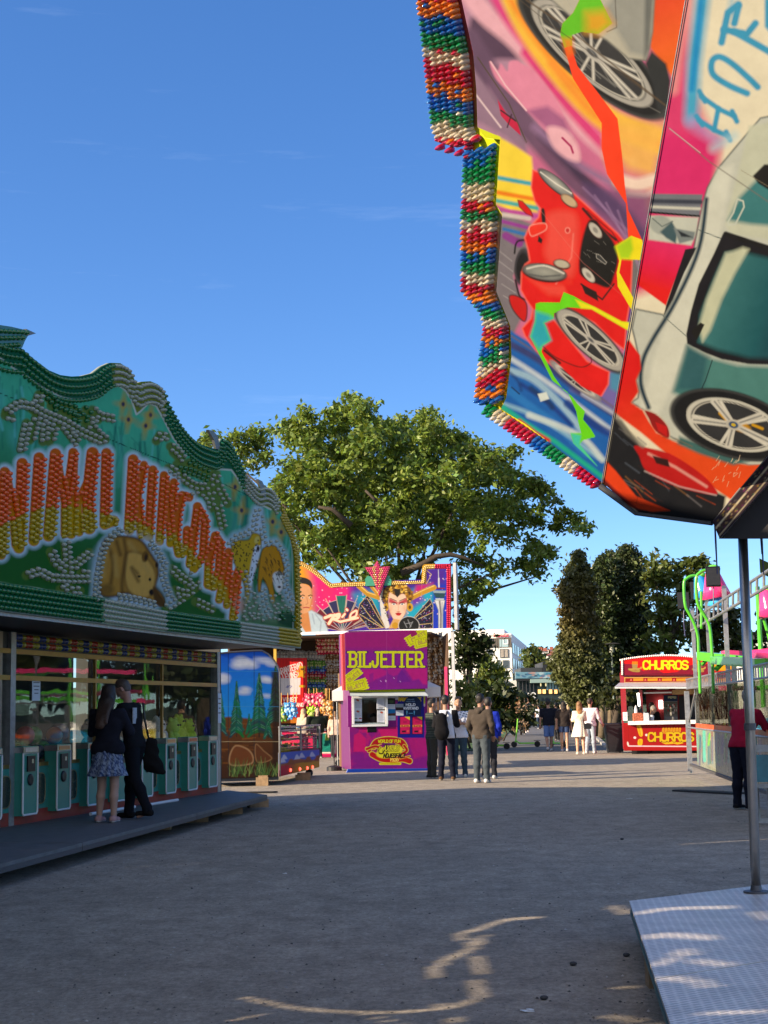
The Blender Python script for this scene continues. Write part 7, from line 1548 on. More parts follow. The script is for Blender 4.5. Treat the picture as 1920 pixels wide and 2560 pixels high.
# ================================================================== LAWN, PATH, HILL
def ground_sheet(name,pix,z,m,label=None,kind='structure'):
 P=[gnd(*q)*np.array([1,1,0])+ZUP*z for q in pix];o=MB().quad(*P).build(name,m)
 o['kind']=kind;return o
m_grass=mat('lawn_green',(.055,.115,.022),.85,0,.35,1.2,bump=.6,bscale=9)
m_asph=mat('asphalt',(.13,.125,.12),.85,0,.18,1.5,bump=.3,bscale=40)
ground_sheet('path',[(1150,1878),(1510,1876),(1530,1862),(1452,1812),(1430,1795),(1330,1795),(1300,1810),(1255,1850)],.004,m_asph)
ground_sheet('lawn',[(600,1876),(1150,1878),(1215,1878),(1262,1842),(1296,1810),(1320,1795),(1200,1795),(600,1810)],.03,m_grass)
ground_sheet('lawn',[(1512,1868),(1512,1862),(1470,1825),(1446,1806),(1440,1793),(2300,1775),(2600,1862)],.03,m_grass)
k_=[gnd(*q)for q in((1514,1869),(1502,1856),(1470,1826),(1446,1806))]
b=MB()
for i in range(3):b.prism([k_[i]+np.array([-.08,0,0]),k_[i]+np.array([.08,0,0]),k_[i+1]+np.array([.08,0,0]),k_[i+1]+np.array([-.08,0,0])],(0,0,.1))
tag(b.build('kerb',mat('kerb_stone',(.35,.34,.33),.8)),kind='structure')
# far hill
V,Fh=[],[]
hx=np.linspace(-700,900,60)
for j,(Y,hh_)in enumerate(((420,0),(560,13),(640,20),(800,26))):
 for x in hx:V.append((x,Y,max(0,hh_*(.55+.45*math.sin(x*.006+1.2))*(1 if x>-200 else .3))if j else-2))
n_=len(hx)
Fh=[(j*n_+i,j*n_+i+1,(j+1)*n_+i+1,(j+1)*n_+i)for j in range(3)for i in range(n_-1)]
tag(link('hill',V,Fh,mat('hill_green',(.05,.075,.03),.9,0,.5,.03),smooth=True),kind='structure')
# ================================================================== FOLIAGE
def leaves(C,size,up_bias,base,spread,seed,stretch=1.7):
 """C (N,3) leaf centres; returns mesh arrays of folded leaf diamonds"""
 g=np.random.default_rng(seed);N=len(C)
 n=g.normal(size=(N,3));n[:,2]=np.abs(n[:,2])*up_bias+.15;n/=np.linalg.norm(n,axis=1)[:,None]
 a=np.cross(n,g.normal(size=(N,3)));a/=np.linalg.norm(a,axis=1)[:,None]+1e-9;b=np.cross(n,a)
 s=size*g.uniform(.6,1.35,N)[:,None]
 V=np.stack([C-a*s*stretch*.5,C+b*s*.42+n*s*.12,C+a*s*stretch*.5,C-b*s*.42+n*s*.12],1).reshape(-1,3)
 Fq=np.arange(N*4).reshape(N,4)
 return V,Fq
LM={}
def lm(key,c,tr=.35):
 if key not in LM:LM[key]=leafmat('leaf_'+key,c,transl=tr)
 return LM[key]
def blob_leaves(blobs,per,g,sub=.34,hollow=.55):
 """blobs: (x,y,z,rx,ry,rz); leaves gathered in small clumps near the surface of each blob"""
 out,tint=[],[]
 for(x,y,z,rx,ry,rz)in blobs:
  k=max(3,int(per[0]*(rx*rz)**.9));
  d=g.normal(size=(k,3));d/=np.linalg.norm(d,axis=1)[:,None];rad=hollow+(1.05-hollow)*g.random(k)**.6
  cc=np.array([x,y,z])+d*rad[:,None]*np.array([rx,ry,rz])
  for c in cc:
   m=int(per[1]*g.uniform(.5,1.4));r_=sub*g.uniform(.6,1.4)
   q=g.normal(size=(m,3))*np.array([r_,r_,r_*.6])*.62;q[:,2]-=.12*np.abs(q[:,0]);out.append(c+q);tint.append(np.full(m,g.uniform(.72,1.25)))
 return np.concatenate(out),np.concatenate(tint)
def tree(name,label,base,blobs,colr,size,per,trunk_r,seed,cat='tree',group=None,sub=.34,limbs=True,hollow=.55,warm=None,trc=(.05,.038,.028),tr=.35,up=1.0,trunk_top=None):
 g=np.random.default_rng(seed);base=np.array(base,float);t=thing(name,tuple(base),label,cat,group)
 Cn,tint=blob_leaves(blobs,per,g,sub,hollow)
 V,Fq=leaves(Cn,size,up,None,None,seed)
 col_=np.array(colr)/max(colr);c4=(tint*g.uniform(.75,1.2,len(tint)))[:,None]*np.ones(3)
 if warm is not None:
  w=np.clip(warm(Cn),0,1)[:,None];c4=c4*(1-w)+c4*np.array([2.2,.95,.9])*w
 else:c4=c4*np.stack([1+g.normal(0,.10,len(tint)),np.ones(len(tint)),1+g.normal(0,.08,len(tint))],-1)
 link('foliage' if limbs else 'crown',V,Fq,lm(name+str(seed),colr,tr),t,colr=np.repeat(np.clip(c4,0,3),4,axis=0))
 B=np.array(blobs);cen=B[:,:3].mean(0);top=np.array([cen[0],cen[1],trunk_top or(B[:,2].min()*.5+B[:,2].max()*.5)])
 b=MB();mid=base*.6+top*.4+np.array([g.uniform(-.2,.2),0,0]);b.tube([base,base*.8+mid*.2+ZUP*.0,mid,top],[trunk_r*1.25,trunk_r,trunk_r*.8,trunk_r*.35],10)
 b.build('trunk',mat('bark%d'%int(trc[0]*100),trc,.9,0,.35,6,bump=.6,bscale=14),t,smooth=True)
 if limbs:
  b=MB();ids=g.permutation(len(B))[:12]
  for i in ids:
   w=g.uniform(.25,.8);s0=base*(1-w)+top*w if w>.4 else mid;e=B[i,:3];m1=s0*.5+e*.5+np.array([0,0,g.uniform(-.5,.3)])
   b.tube([s0,m1,e],[trunk_r*.38,trunk_r*.24,trunk_r*.08],7)
  b.build('limbs',mat('bark%d'%int(trc[0]*100),trc),t,smooth=True)
 return t
# trees beyond the right edge, mirrored in the arcade glass
# the big tree behind the prize stall
TT_=T_(500,960,980/1659);YT=64.0;sc_=980/1659/3700*YT
bz=[(640,95,75),(600,130,70),(560,160,75),(690,130,75),(470,130,55),(430,190,65),(400,220,60),(930,140,55),(960,200,75),(870,190,70),(790,190,60),(735,200,60),(345,190,34),(235,220,50),(215,260,55),(180,280,45),(265,300,40),(205,345,32),(150,230,25),(40,245,26),(20,262,20),(480,270,70),(590,260,85),(700,280,85),(830,280,85),(980,280,85),(1080,250,65),(1180,300,60),(1130,250,50),(1290,305,36),(1320,290,22),(1240,320,40),(420,380,60),(395,340,30),(500,380,90),(620,390,95),(760,390,100),(900,390,100),(1050,390,95),(1180,390,85),(1290,380,55),(1350,430,60),(1400,430,45),(1440,470,50),(1500,500,45),(1545,550,40),(1590,590,32),(1610,600,20),(340,410,40),(320,450,45),(330,490,45),(440,480,80),(560,500,95),(700,510,100),(850,520,105),(1000,520,105),(1140,510,95),(1270,510,80),(1370,520,60),(1440,560,45),(1500,590,35),(1350,590,50),(370,560,60),(420,600,65),(500,640,80),(620,640,95),(760,650,100),(900,660,85),(1060,640,75),(1190,640,80),(1300,640,55),(1390,690,42),(1430,720,48),(1480,730,32),(1400,780,45),(1350,760,32),(1440,810,26),(1130,740,45),(1190,770,48),(1240,800,38),(1160,850,50),(1100,830,38),(1210,860,40),(1140,900,45),(1090,900,40),(470,720,50),(540,760,60),(640,760,70),(740,770,80),(860,790,75),(560,690,60),(450,660,55),(400,700,35),(700,700,80),(960,760,30)]
g=np.random.default_rng(5);bl_=[]
for(x,y,r_)in bz:
 p_=TT_([(x,y)])[0];dep=max(0,1-math.hypot((x-850)/700,(y-430)/430));yy=YT+g.uniform(-1,1)*(1+4.2*dep)-dep*1.5
 P=atY(p_[0],p_[1],yy);rr_=r_*.93*sc_;bl_.append((*P,rr_*.92,rr_*1.1,rr_*.86))
 if dep>.35:P=atY(p_[0],p_[1],YT+2.5+3*dep);bl_.append((*P,rr_,rr_,rr_))
tree('chestnut_tree','huge spreading broadleaf tree towering behind the prize stall',gnd(985,1868)*np.array([1,0,0])+np.array([0,YT,0]),bl_,(.14,.205,.036),.16,(24,52),.30,3,sub=.38,hollow=.28,tr=.25,trunk_top=7.5)
ct=[o for o in bpy.data.objects if o.name.startswith('chestnut_tree')][0]
b=MB();pts=[(850,800),(940,765),(1000,730),(1060,722),(1120,735),(1200,770)];b.tube([atY(*TT_([q])[0],YT-2)for q in pts],[.16,.14,.12,.1,.07,.03],8);b.build('bough',mat('bark5'),ct,smooth=True);b=MB()
pts=[(700,450),(730,480),(750,495)];b.tube([atY(*TT_([q])[0],YT-4.5)for q in pts],[.05,.06,.07],7);b.build('bough',mat('bark5'),ct,smooth=True);b=MB();pts=[(500,520),(560,530),(640,600)];b.tube([atY(*TT_([q])[0],YT-2.5)for q in pts],[.06,.09,.14],7)
b.build('bough',mat('bark5'),ct,smooth=True)
# conifers at the right
Z5=T_(1380,1360,540/1659)
def conifer(label,Y,prof,px0,seed,colr,size=.13,per=(12,34),warm=None,nm='conifer',base_y=1838,dz=.45,group='tall conifers left of and behind the churros trailer'):
 """prof: list of (y, xl, xr) in zoom coordinates giving the outline"""
 g=np.random.default_rng(seed);bl=[];pr=np.array(prof,float);ys=np.arange(pr[0,0]+14,pr[-1,0],26.)
 for y in ys:
  xl,xr=np.interp(y,pr[:,0],pr[:,1]),np.interp(y,pr[:,0],pr[:,2]);w_=(xr-xl)/2;cx=(xl+xr)/2;k=max(3,int(w_/9))
  for i in range(k):
   a=g.uniform(0,6.283);rad=max(w_-14,1)*g.uniform(.4,1.24);c=Z5([(cx+math.cos(a)*rad,y+abs(g.normal(0,8)))])[0]
   s=540/1659/3700*Y;P=atY(c[0],c[1],Y+math.sin(a)*rad*s);rr_=min(g.uniform(20,38),w_*.55+5)*s;bl.append((*P,rr_*1.15,rr_*1.15,rr_*.75))
 cx=Z5([(np.interp(1200,pr[:,0],(pr[:,1]+pr[:,2])/2),1300)])[0];bs=atY(cx[0],cx[1],Y)*np.array([1,1,0])
 tp=Z5([((pr[0,1]+pr[0,2])/2,pr[0,0]+30)])[0]
 return tree(nm,label,bs,bl,colr,size,per,.22,seed,'tree',group,sub=.24,limbs=False,hollow=.3,warm=warm,tr=.15,up=.6,trunk_top=atY(tp[0],tp[1],Y)[2])
zb=lambda y,Y:atY(1450,Z5([(0,y)])[0][1],Y)[2]
conifer('slender conifer with a brownish middle, leftmost of the conifers',74,[(60,200,212),(140,150,240),(230,115,275),(330,75,300),(430,100,300),(560,88,310),(700,95,330),(800,70,350),(930,25,380),(1050,60,400),(1160,130,380),(1230,180,330)],205,41,(.085,.105,.035),warm=lambda C:np.clip(1-np.abs(C[:,2]-zb(520,74))/2.4,0,1)*.38+.05)
conifer('dark pointed conifer second from the left',78,[(90,378,392),(180,330,420),(330,300,450),(500,290,470),(700,290,500),(900,300,520),(1100,330,520),(1220,380,500)],385,42,(.055,.08,.026))
conifer('narrow dark conifer third from the left',80,[(60,448,462),(160,420,500),(330,400,540),(600,390,560),(900,400,580),(1100,420,580),(1240,440,560)],455,43,(.045,.066,.022))
conifer('broad dark conifer with a double top behind the churros trailer',79,[(12,535,548),(60,505,650),(150,490,680),(300,480,700),(500,470,720),(700,480,740),(900,500,760),(1060,520,760),(1200,540,740)],570,44,(.04,.058,.02),per=(10,26))
def zt(label,Y,blobs,colr,seed,base,size=.2,per=(10,28),sub=.36,name='leafy_tree',tf=Z5,s0=540/1659,cat='tree',**kw):
 s=s0/3700*Y;g=np.random.default_rng(seed);bl=[]
 if name=='bush':blobs=blobs+[(x,max(y,1440-r_*.9),r_)for x,y,r_ in blobs];kw['limbs']=False;kw['trunk']=.05
 for(x,y,r_)in blobs:
  c=tf([(x,y)])[0];P=atY(c[0],c[1],Y+g.uniform(-1,1)*r_*s*.8);bl.append((*P,r_*s,r_*s,r_*s*.85))
 c=tf([base])[0];return tree(name,label,atY(c[0],c[1],Y)*np.array([1,1,0]),bl,colr,size,per,kw.pop('trunk',.2),seed,cat,sub=sub,**kw)
zt('tall airy broadleaf tree right of the conifers',76,[(820,110,60),(770,170,60),(860,180,70),(740,240,50),(800,260,80),(900,260,80),(960,190,60),(1020,200,50),(1080,160,34),(1120,150,28),(1150,120,18),(1000,280,70),(1090,240,45),(780,360,80),(880,370,90),(980,380,80),(1070,340,60),(800,480,90),(900,500,95),(1000,490,80),(820,620,95),(930,640,95),(1020,610,70),(760,740,80),(860,760,90),(970,760,80)],(.11,.14,.036),51,(880,1300),per=(17,40))
zt('dark broadleaf tree behind the fence masts',70,[(1140,430,70),(1180,520,80),(1250,560,70),(1330,560,60),(1380,545,35),(1300,640,90),(1200,660,90),(1110,640,80),(1380,650,55),(1420,690,35),(1130,770,90),(1250,780,100),(1370,760,80),(1400,830,60)],(.05,.065,.022),52,(1250,1350),per=(17,36))
zt('dark tree at the right edge behind the pole',70,[(1630,700,50),(1660,640,50),(1700,720,80),(1640,780,60),(1760,640,90),(1700,850,80),(1640,540,24),(1800,520,60)],(.05,.06,.024),53,(1700,1350))
zt('small bushy tree behind the churros trailer corner',66,[(480,1080,60),(430,1130,60),(530,1150,60),(440,1210,50),(600,1100,60),(700,1080,60)],(.05,.06,.024),54,(500,1380))
for i,(x,y,h_,r_)in enumerate(((19,58,12,4),(25,66,13,5),(31,58,12,4.5),(27,47,11,3.6),(40,66,13,5.5),(36,50,11,4.5),(48,58,12,5),(36,80,14,6))):
 g=np.random.default_rng(80+i);tree('leafy_tree','broadleaf tree beyond the right side of the fairground',(x,y,0),[(x+g.uniform(-r_,r_)*.7,y+g.uniform(-r_,r_)*.5,h_*.3+g.uniform(0,.65)*h_,r_*.4,r_*.4,r_*.35)for _ in range(16)],(.05,.07,.025),.55,(3.4,22),.3,80+i,sub=.9,group='trees beyond the right side of the fairground',limbs=False)
# bare trunks under the conifers
b_idx=0
for i,(x,y0,y1,r_,tl)in enumerate([(380,1180,1420,.16,.1),(410,1190,1420,.1,-.1),(430,1200,1410,.12,.35),(330,1230,1430,.3,0),(360,1240,1425,.2,.1),(300,1230,1420,.22,-.1),(470,1200,1420,.12,.15),(510,1200,1400,.11,-.1),(455,1210,1410,.07,.6)]):
 Y=72+i*.8;a,c=atY(*Z5([(x,y1)])[0],Y),atY(*Z5([(x+tl*40,y0)])[0],Y);a=a*np.array([1,1,0]);c=np.array([c[0],c[1],c[2]])
 o=MB().tube([a,a*.5+c*.5+np.array([tl*.2,0,0]),c],[r_*1.2,r_,r_*.7],9).build('tree_trunk',mat('bark_warm',(.13,.10,.065),.9,0,.4,6,bump=.5,bscale=12),smooth=True)
 tag(o,'bare trunk among the shaded stems below the conifers','tree trunk','trunks below the conifers')
# greenery behind the groups of men
Z4=T_(1000,1380,500/1659)
def z4(label,Y,blobs,colr,seed,base,**kw):return zt(label,Y,blobs,colr,seed,base,tf=Z4,s0=500/1659,**kw)
z4('dark tree rising right beside the prize stall',68,[(520,520,45),(560,560,50),(500,600,50),(560,640,45),(500,700,60),(590,740,60),(660,760,50),(700,740,30),(520,800,70),(610,830,70),(680,860,50),(500,880,60),(600,920,70),(660,800,50),(520,950,60)],(.042,.062,.02),61,(560,1380))
z4('bright green young tree in front of the white hotel',85,[(720,930,55),(690,980,60),(770,970,55),(740,1030,70),(820,1040,50),(660,1050,55),(700,1090,60),(800,1090,55),(850,1000,24),(720,890,24)],(.16,.21,.05),62,(740,1380),size=.22)
z4('wide dark bush under the bright young tree',62,[(620,1110,60),(700,1120,80),(790,1130,80),(860,1170,70),(640,1200,90),(740,1220,100),(840,1240,80),(900,1250,50),(620,1300,70),(720,1320,80),(820,1310,70),(560,1240,50)],(.035,.055,.018),63,(730,1420),name='bush',cat='bush')
z4('sunlit yellow green shrub right behind the three men',56,[(500,1090,34),(530,1130,40),(490,1170,40),(560,1160,34),(520,1220,45),(570,1240,40),(500,1280,45),(560,1320,50),(610,1350,34)],(.17,.20,.05),64,(530,1440),name='bush',cat='bush',size=.13)
z4('dark shrub low behind the man in the hoodie',58,[(600,1380,40),(560,1420,40),(640,1420,34),(520,1400,40)],(.04,.06,.02),65,(580,1470),name='bush',cat='bush',size=.13)
z4('pink flowering hydrangea bush beside the path',84,[(930,1300,24),(950,1270,22),(975,1255,20),(900,1330,20),(1000,1260,12),(910,1300,14)],(.42,.27,.20),66,(940,1350),name='bush',cat='bush',size=.12)
z4('dark low shrubs behind the hydrangea',88,[(960,1200,45),(1010,1190,45),(1060,1230,40),(1000,1280,50),(960,1340,50),(1060,1320,40),(900,1250,40)],(.035,.05,.02),67,(1000,1400),name='bush',cat='bush')
z4('dark shrubs closing the end of the path',120,[(1130,1290,40),(1180,1270,40),(1230,1290,40),(1280,1270,45),(1330,1230,50),(1380,1270,50),(1430,1290,40),(1300,1320,50),(1200,1330,40),(1100,1320,30)],(.032,.042,.018),68,(1230,1400),name='bush',cat='bush')
z4('green tree between the hotel and the hillside houses',260,[(1090,830,30),(1120,810,26),(1080,870,34),(1130,860,36),(1170,870,26),(1100,910,34),(1160,920,30),(1190,890,16),(1060,930,24)],(.10,.13,.04),69,(1110,1250),size=.6,sub=.9,per=(1.2,22),trunk=.4)
z4('yellow flowering shrub on the lawn left of the litter bin',72,[(850,1390,16),(870,1400,14),(835,1405,12)],(.30,.24,.06),70,(850,1440),name='bush',cat='bush',size=.1)
for i,(x,y,r_,lab)in enumerate([(1125,150,0,'')]):pass
# ================================================================== HOTEL
Yh=290;Ch=atY(1278,1583,Yh);tH=Ch[2]
rh=ray(1503,1771);rh[2]=0;rh/=np.linalg.norm(rh);lh=np.array([-rh[1],rh[0],0]);nl=-rh;nrt=np.array([rh[1],-rh[0],0])
Lr=float((onp(1317,1620,Ch,nrt)-Ch)@rh);Ll=22.0
ho=thing('hotel',(Ch[0],Ch[1],0),'white five storey hotel block with dark top floor and red sign','hotel')
m_hw=mat('hotel_white',(.74,.72,.68),.8,0,.05,.4);m_hd=mat('hotel_dark',(.10,.085,.07),.6,0,.3,.8);m_win=mat('hotel_window',(.05,.06,.07),.15,0,.4,.5)
q=[Ch,Ch+rh*Lr,Ch+rh*Lr+lh*Ll,Ch+lh*Ll];MB().prism([x*np.array([1,1,0])for x in q],(0,0,tH)).build('block',m_hw,ho)
MB().prism([(x+(lh*1.5 if i in(0,1)else-lh*1.5)+(rh*2 if i in(0,3)else-rh*2))*np.array([1,1,0])+ZUP*tH for i,x in enumerate(q)],(0,0,.9)).build('roof_plant',m_hw,ho)
def hpos_l(px,py):P=onp(px,py,Ch,nl);return float((P-Ch)@lh),P[2]
Z9=T_(1200,1560,240/1561)
def win_l(name,x0,y0,x1,y1,m,off=.06):
 (a,z1),(b_,z0)=hpos_l(*Z9([(x0,y0)])[0]),hpos_l(*Z9([(x1,y1)])[0])
 return MB().box(Ch*np.array([1,1,0])+lh*(a+b_)/2+nl*off+ZUP*(z0+z1)/2,(abs(a-b_),.2,abs(z1-z0)),ax=(lh,nl,ZUP)).build(name,m,ho)
win_l('dark_band',-100,240,512,375,m_hd)
win_l('window',315,250,350,372,mat('hotel_glass',(.30,.42,.46),.2),.12);win_l('window',352,250,460,372,mat('hotel_glass'),.12);win_l('window_frame',380,252,392,330,m_white,.2);win_l('window_frame',392,318,460,330,m_white,.2);win_l('window_frame',446,252,462,330,m_white,.2)
for(x0,y0,x1,y1)in[(120,410,195,540),(323,408,465,548),(270,585,325,700),(372,590,470,715),(290,750,400,880),(385,932,485,1080)]:win_l('window',x0,y0,x1,y1,m_win)
for(x0,y0,x1,y1)in[(335,415,390,540),(400,415,455,540)]:win_l('curtain',x0,y0,x1,y1,mat('curtain',(.28,.25,.22),.7,0,.5,3),.12)
for px in range(130,310,30):win_l('slat',px,245,px+4,370,m_gal,.1)
# side face windows, real spacing along the wall
for fl in range(5):
 z1=tH-1.9-fl*3.0
 for k in range(7):
  if fl==0 and k>6:continue
  s0_=1.2+k*(Lr-2)/7;MB().box(Ch*np.array([1,1,0])+rh*(s0_+(Lr-2)/28)+nrt*.06+ZUP*(z1-.9),((Lr-2)/16 if k%2 else(Lr-2)/10,.2,1.9),ax=(rh,nrt,ZUP)).build('window',m_win if k%2==0 else mat('hotel_glass'),ho)
# red lettering
fc=bpy.data.curves.new('lettering','FONT');fc.body='Scandic';a,z1=hpos_l(*Z9([(220,215)])[0]);b_,_=hpos_l(*Z9([(470,215)])[0]);fc.size=2.2;fc.extrude=.1;fc.offset=.03
fo=bpy.data.objects.new('lettering',fc);col.objects.link(fo);fc.materials.append(mat('sign_red',(.55,.02,.06),.5));fo.parent=ho
bpy.context.view_layer.update();wd=fo.dimensions[0]
rm=Matrix(((-lh[0],0,nl[0]),(-lh[1],0,nl[1]),(0,1,0))).to_4x4();sc3=abs(a-b_)/max(wd,.1)
loc=Ch*np.array([1,1,0])+lh*a+nl*.3+ZUP*(z1)-np.array([Ch[0],Ch[1],0]);fo.matrix_local=Matrix.Translation(Vector(loc))@rm@Matrix.Scale(sc3,4)
def font_mesh(fo):
 bpy.context.view_layer.update();me=bpy.data.meshes.new_from_object(fo.evaluated_get(bpy.context.evaluated_depsgraph_get()));o=bpy.data.objects.new('lettering',me);col.objects.link(o);o.parent=fo.parent;o.matrix_local=fo.matrix_local.copy();bpy.data.objects.remove(fo);return o
font_mesh(fo)
# glass building at the end of the path
Yg=225;gb=thing('glass_building',tuple(atY(1345,1780,Yg)*np.array([1,1,0])),'dark glazed building with a long mural strip at the end of the path','building')
def gbx(name,x0,y0,x1,y1,m,th=1.0,off=0.0,z0=None):
 a,c=atY(*Z9([(x0,y0)])[0],Yg),atY(*Z9([(x1,y1)])[0],Yg);zz=c[2]if z0 is None else z0
 return MB().box(((a[0]+c[0])/2,Yg+th/2+off,(a[2]+zz)/2),(abs(c[0]-a[0]),th,abs(a[2]-zz))).build(name,m,gb)
gbx('upper_box',690,705,1045,790,mat('gb_dark',(.035,.04,.045),.5),12,3);gbx('upper_box',1045,610,1560,790,mat('gb_black',(.012,.014,.018),.5),12,2.5)
def paint_mur(p):
 p.tf(1200,1560,240/1561);r=random.Random(5);p.C[:]=lin((120,160,180))
 for i in range(60):x=r.uniform(590,1500);p.ell(x,r.uniform(790,870),r.uniform(12,46),r.uniform(6,24),r.uniform(-30,30),r.choice([(60,100,140),(180,200,206),(40,120,150),(190,150,140),(30,60,90),(150,170,180)]),6,.8)
c=Z9([(578,782),(1560,782),(1560,880),(578,888)]);qboard('mural_strip',c[0],c[1],c[2],c[3],np.array([0,Yg,0]),np.array([0,-1.,0]),gb,paint_mur,.5,.7,1.0)
gbx('fascia_strip',590,885,1560,905,m_black,.6,.1)
m_gg=mat('dark_glazing',(.02,.035,.04),.08,0,.6,.25);gbx('glazing',600,905,1560,1300,m_gg,10,.8,z0=0)
gbx('canopy',815,900,1560,945,mat('gb_canopy',(.24,.34,.33),.3),1.5,-.9)
for x in(1085,1130,1175,1220,1265):gbx('pane',x,945,x+36,1070,mat('pale_pane',(.20,.32,.36),.2,0,.3,.5),.2,.5)
for x in(985,1068):gbx('pane',x,965,x+18,1010,mat('warm_pane',(.5,.45,.3),.3,emit=(1,.8,.4,.5)),.2,.5)
for x in(950,1025,1130,1215):gbx('lit_window',x,1065,x+50,1130,mat('lit_amber',(.6,.3,.1),.5,0,.5,.6,emit=(1,.5,.16,.9)),.2,.5)
for x in range(640,900,60):gbx('mullion',x,910,x+5,1280,m_dsteel,.2,.6)
gbx('brown_frame',710,1235,925,1250,mat('oak_frame',(.30,.20,.12),.6),2,-3);gbx('brown_frame',905,1250,925,1340,mat('oak_frame'),2,-3)
fc=bpy.data.curves.new('lettering','FONT');fc.body='AQ';fc.size=1.0;fc.extrude=.03;fc.offset=.02;fo=bpy.data.objects.new('lettering',fc);col.objects.link(fo);fc.materials.append(m_white);fo.parent=gb
pA=atY(*Z9([(750,1190)])[0],Yg);fo.location=(pA[0]-gb.location[0],-.1,pA[2]);fo.rotation_euler=(math.pi/2,0,0);font_mesh(fo)
# houses on the hill
for i,(x0,y0,x1,y1,rc,lab)in enumerate([(950,425,1040,480,(.35,.12,.08),'white house with a low red roof at the left of the hillside'),(1030,430,1110,470,(.35,.12,.08),'small white house high on the hill between two others'),(1090,490,1250,580,(.30,.10,.07),'white house with brown hipped roof and dark windows, lowest on the hill'),(1110,410,1230,465,(.32,.11,.07),'wide house with red roof at the top of the hill'),(1230,430,1300,500,(.30,.13,.09),'house half hidden by the conifer at the right of the hillside'),(1100,570,1190,625,(.2,.2,.2),'grey roofed house at the foot of the hill')]):
 Y=560+i*8;a,c=atY(*Z9([(x0,y0)])[0],Y),atY(*Z9([(x1,y1)])[0],Y);w_=c[0]-a[0];t=thing('hillside_house',((a[0]+c[0])/2,Y,c[2]),lab,'house','white houses on the hillside');h_=a[2]-c[2]
 MB().box((0,4,h_*.3),(w_,8,h_*.75)).build('wall',m_hw,t,local=True)
 b=MB();e=w_*.53;zz=h_*.675;b.add([(-e,-.5,zz),(e,-.5,zz),(e,8.5,zz),(-e,8.5,zz),(-e*.4,4,zz+h_*.42),(e*.4,4,zz+h_*.42)],[(0,1,5,4),(1,2,5),(2,3,4,5),(3,0,4),(3,2,1,0)]);b.box((e*.2,4,zz+h_*.42),(1.2,1.2,2));b.build('roof',mat('roof_%d'%i,rc,.7),t,local=True)
 for k in(-.3,0,.3):MB().box((w_*k,-.05,h_*.35),(w_*.1,.1,h_*.25)).build('window',m_win,t,local=True)
zt('dark wooded slope trees between the hillside houses',600,[(960,420,20),(1000,440,20),(1260,440,40),(1060,500,30),(1180,560,30),(1030,520,40),(1270,520,40),(980,490,30)],(.07,.085,.04),72,(1100,900),tf=Z9,s0=240/1561,size=1.4,sub=2,per=(.35,16),trunk=.6)
# pale house seen at the right edge behind the tree
rt=thing('far_house',tuple(atY(1900,1780,120)*np.array([1,1,0])),'pale gabled house showing behind the pole at the right edge','house')
a,c=atY(1882,1600,120),atY(1925,1660,120);MB().box(((a[0]+c[0])/2+1,123,c[2]/2+1),(c[0]-a[0]+2,6,c[2]+2)).build('wall',m_hw,rt);MB().prism([(a[0]-.6,120,a[2]+.6),(c[0]+3,120,a[2]+1.0),(c[0]+3,120,a[2]+.2),(a[0]-.6,120,a[2]-.4)],(0,7,0)).build('roof',m_dsteel,rt)
# electric scooters
def scooter(px,py,rz,lab,s=1.0):
 g=gnd(px,py);t=thing('electric_scooter',tuple(g),lab,'scooter','green electric scooters on the path',rz);m_sg=mat('scooter_green',(.18,.55,.04),.35,0,.06,5)
 MB().box((0,0,.16),(.62,.16,.06)).build('deck',m_sg,t,local=True)
 b=MB();b.tube([(.28,0,.16),(.42,0,.26),(.47,0,.2)],.03,8);b.tube([(.44,0,.2),(.36,0,.75),(.32,0,1.14)],.028,8);b.build('stem',m_sg,t,local=True)
 MB().tube([(.32,-.24,1.14),(.32,.24,1.14)],.018,8).build('handlebar',m_black,t,local=True)
 for x in(-.42,.5):MB().lathe((x,0,.12),[(.06,-.03),(.12,-.025),(.12,.025),(.06,.03)],18,(0,1,0)).build('wheel',m_rub,t,local=True)
 MB().box((-.42,0,.26),(.26,.12,.02)).build('mudguard',m_black,t,local=True)
scooter(1317,1868,math.pi-.1,'green electric scooter parked broadside in the middle of the path entrance');scooter(1240,1874,math.pi-.3,'green electric scooter behind the man in the blue jacket');scooter(1232,1868,1.9,'second green electric scooter, partly hidden by the man in the blue jacket')
scooter(1396,1868,2.0,'pale electric scooter between the two walkers in shorts')
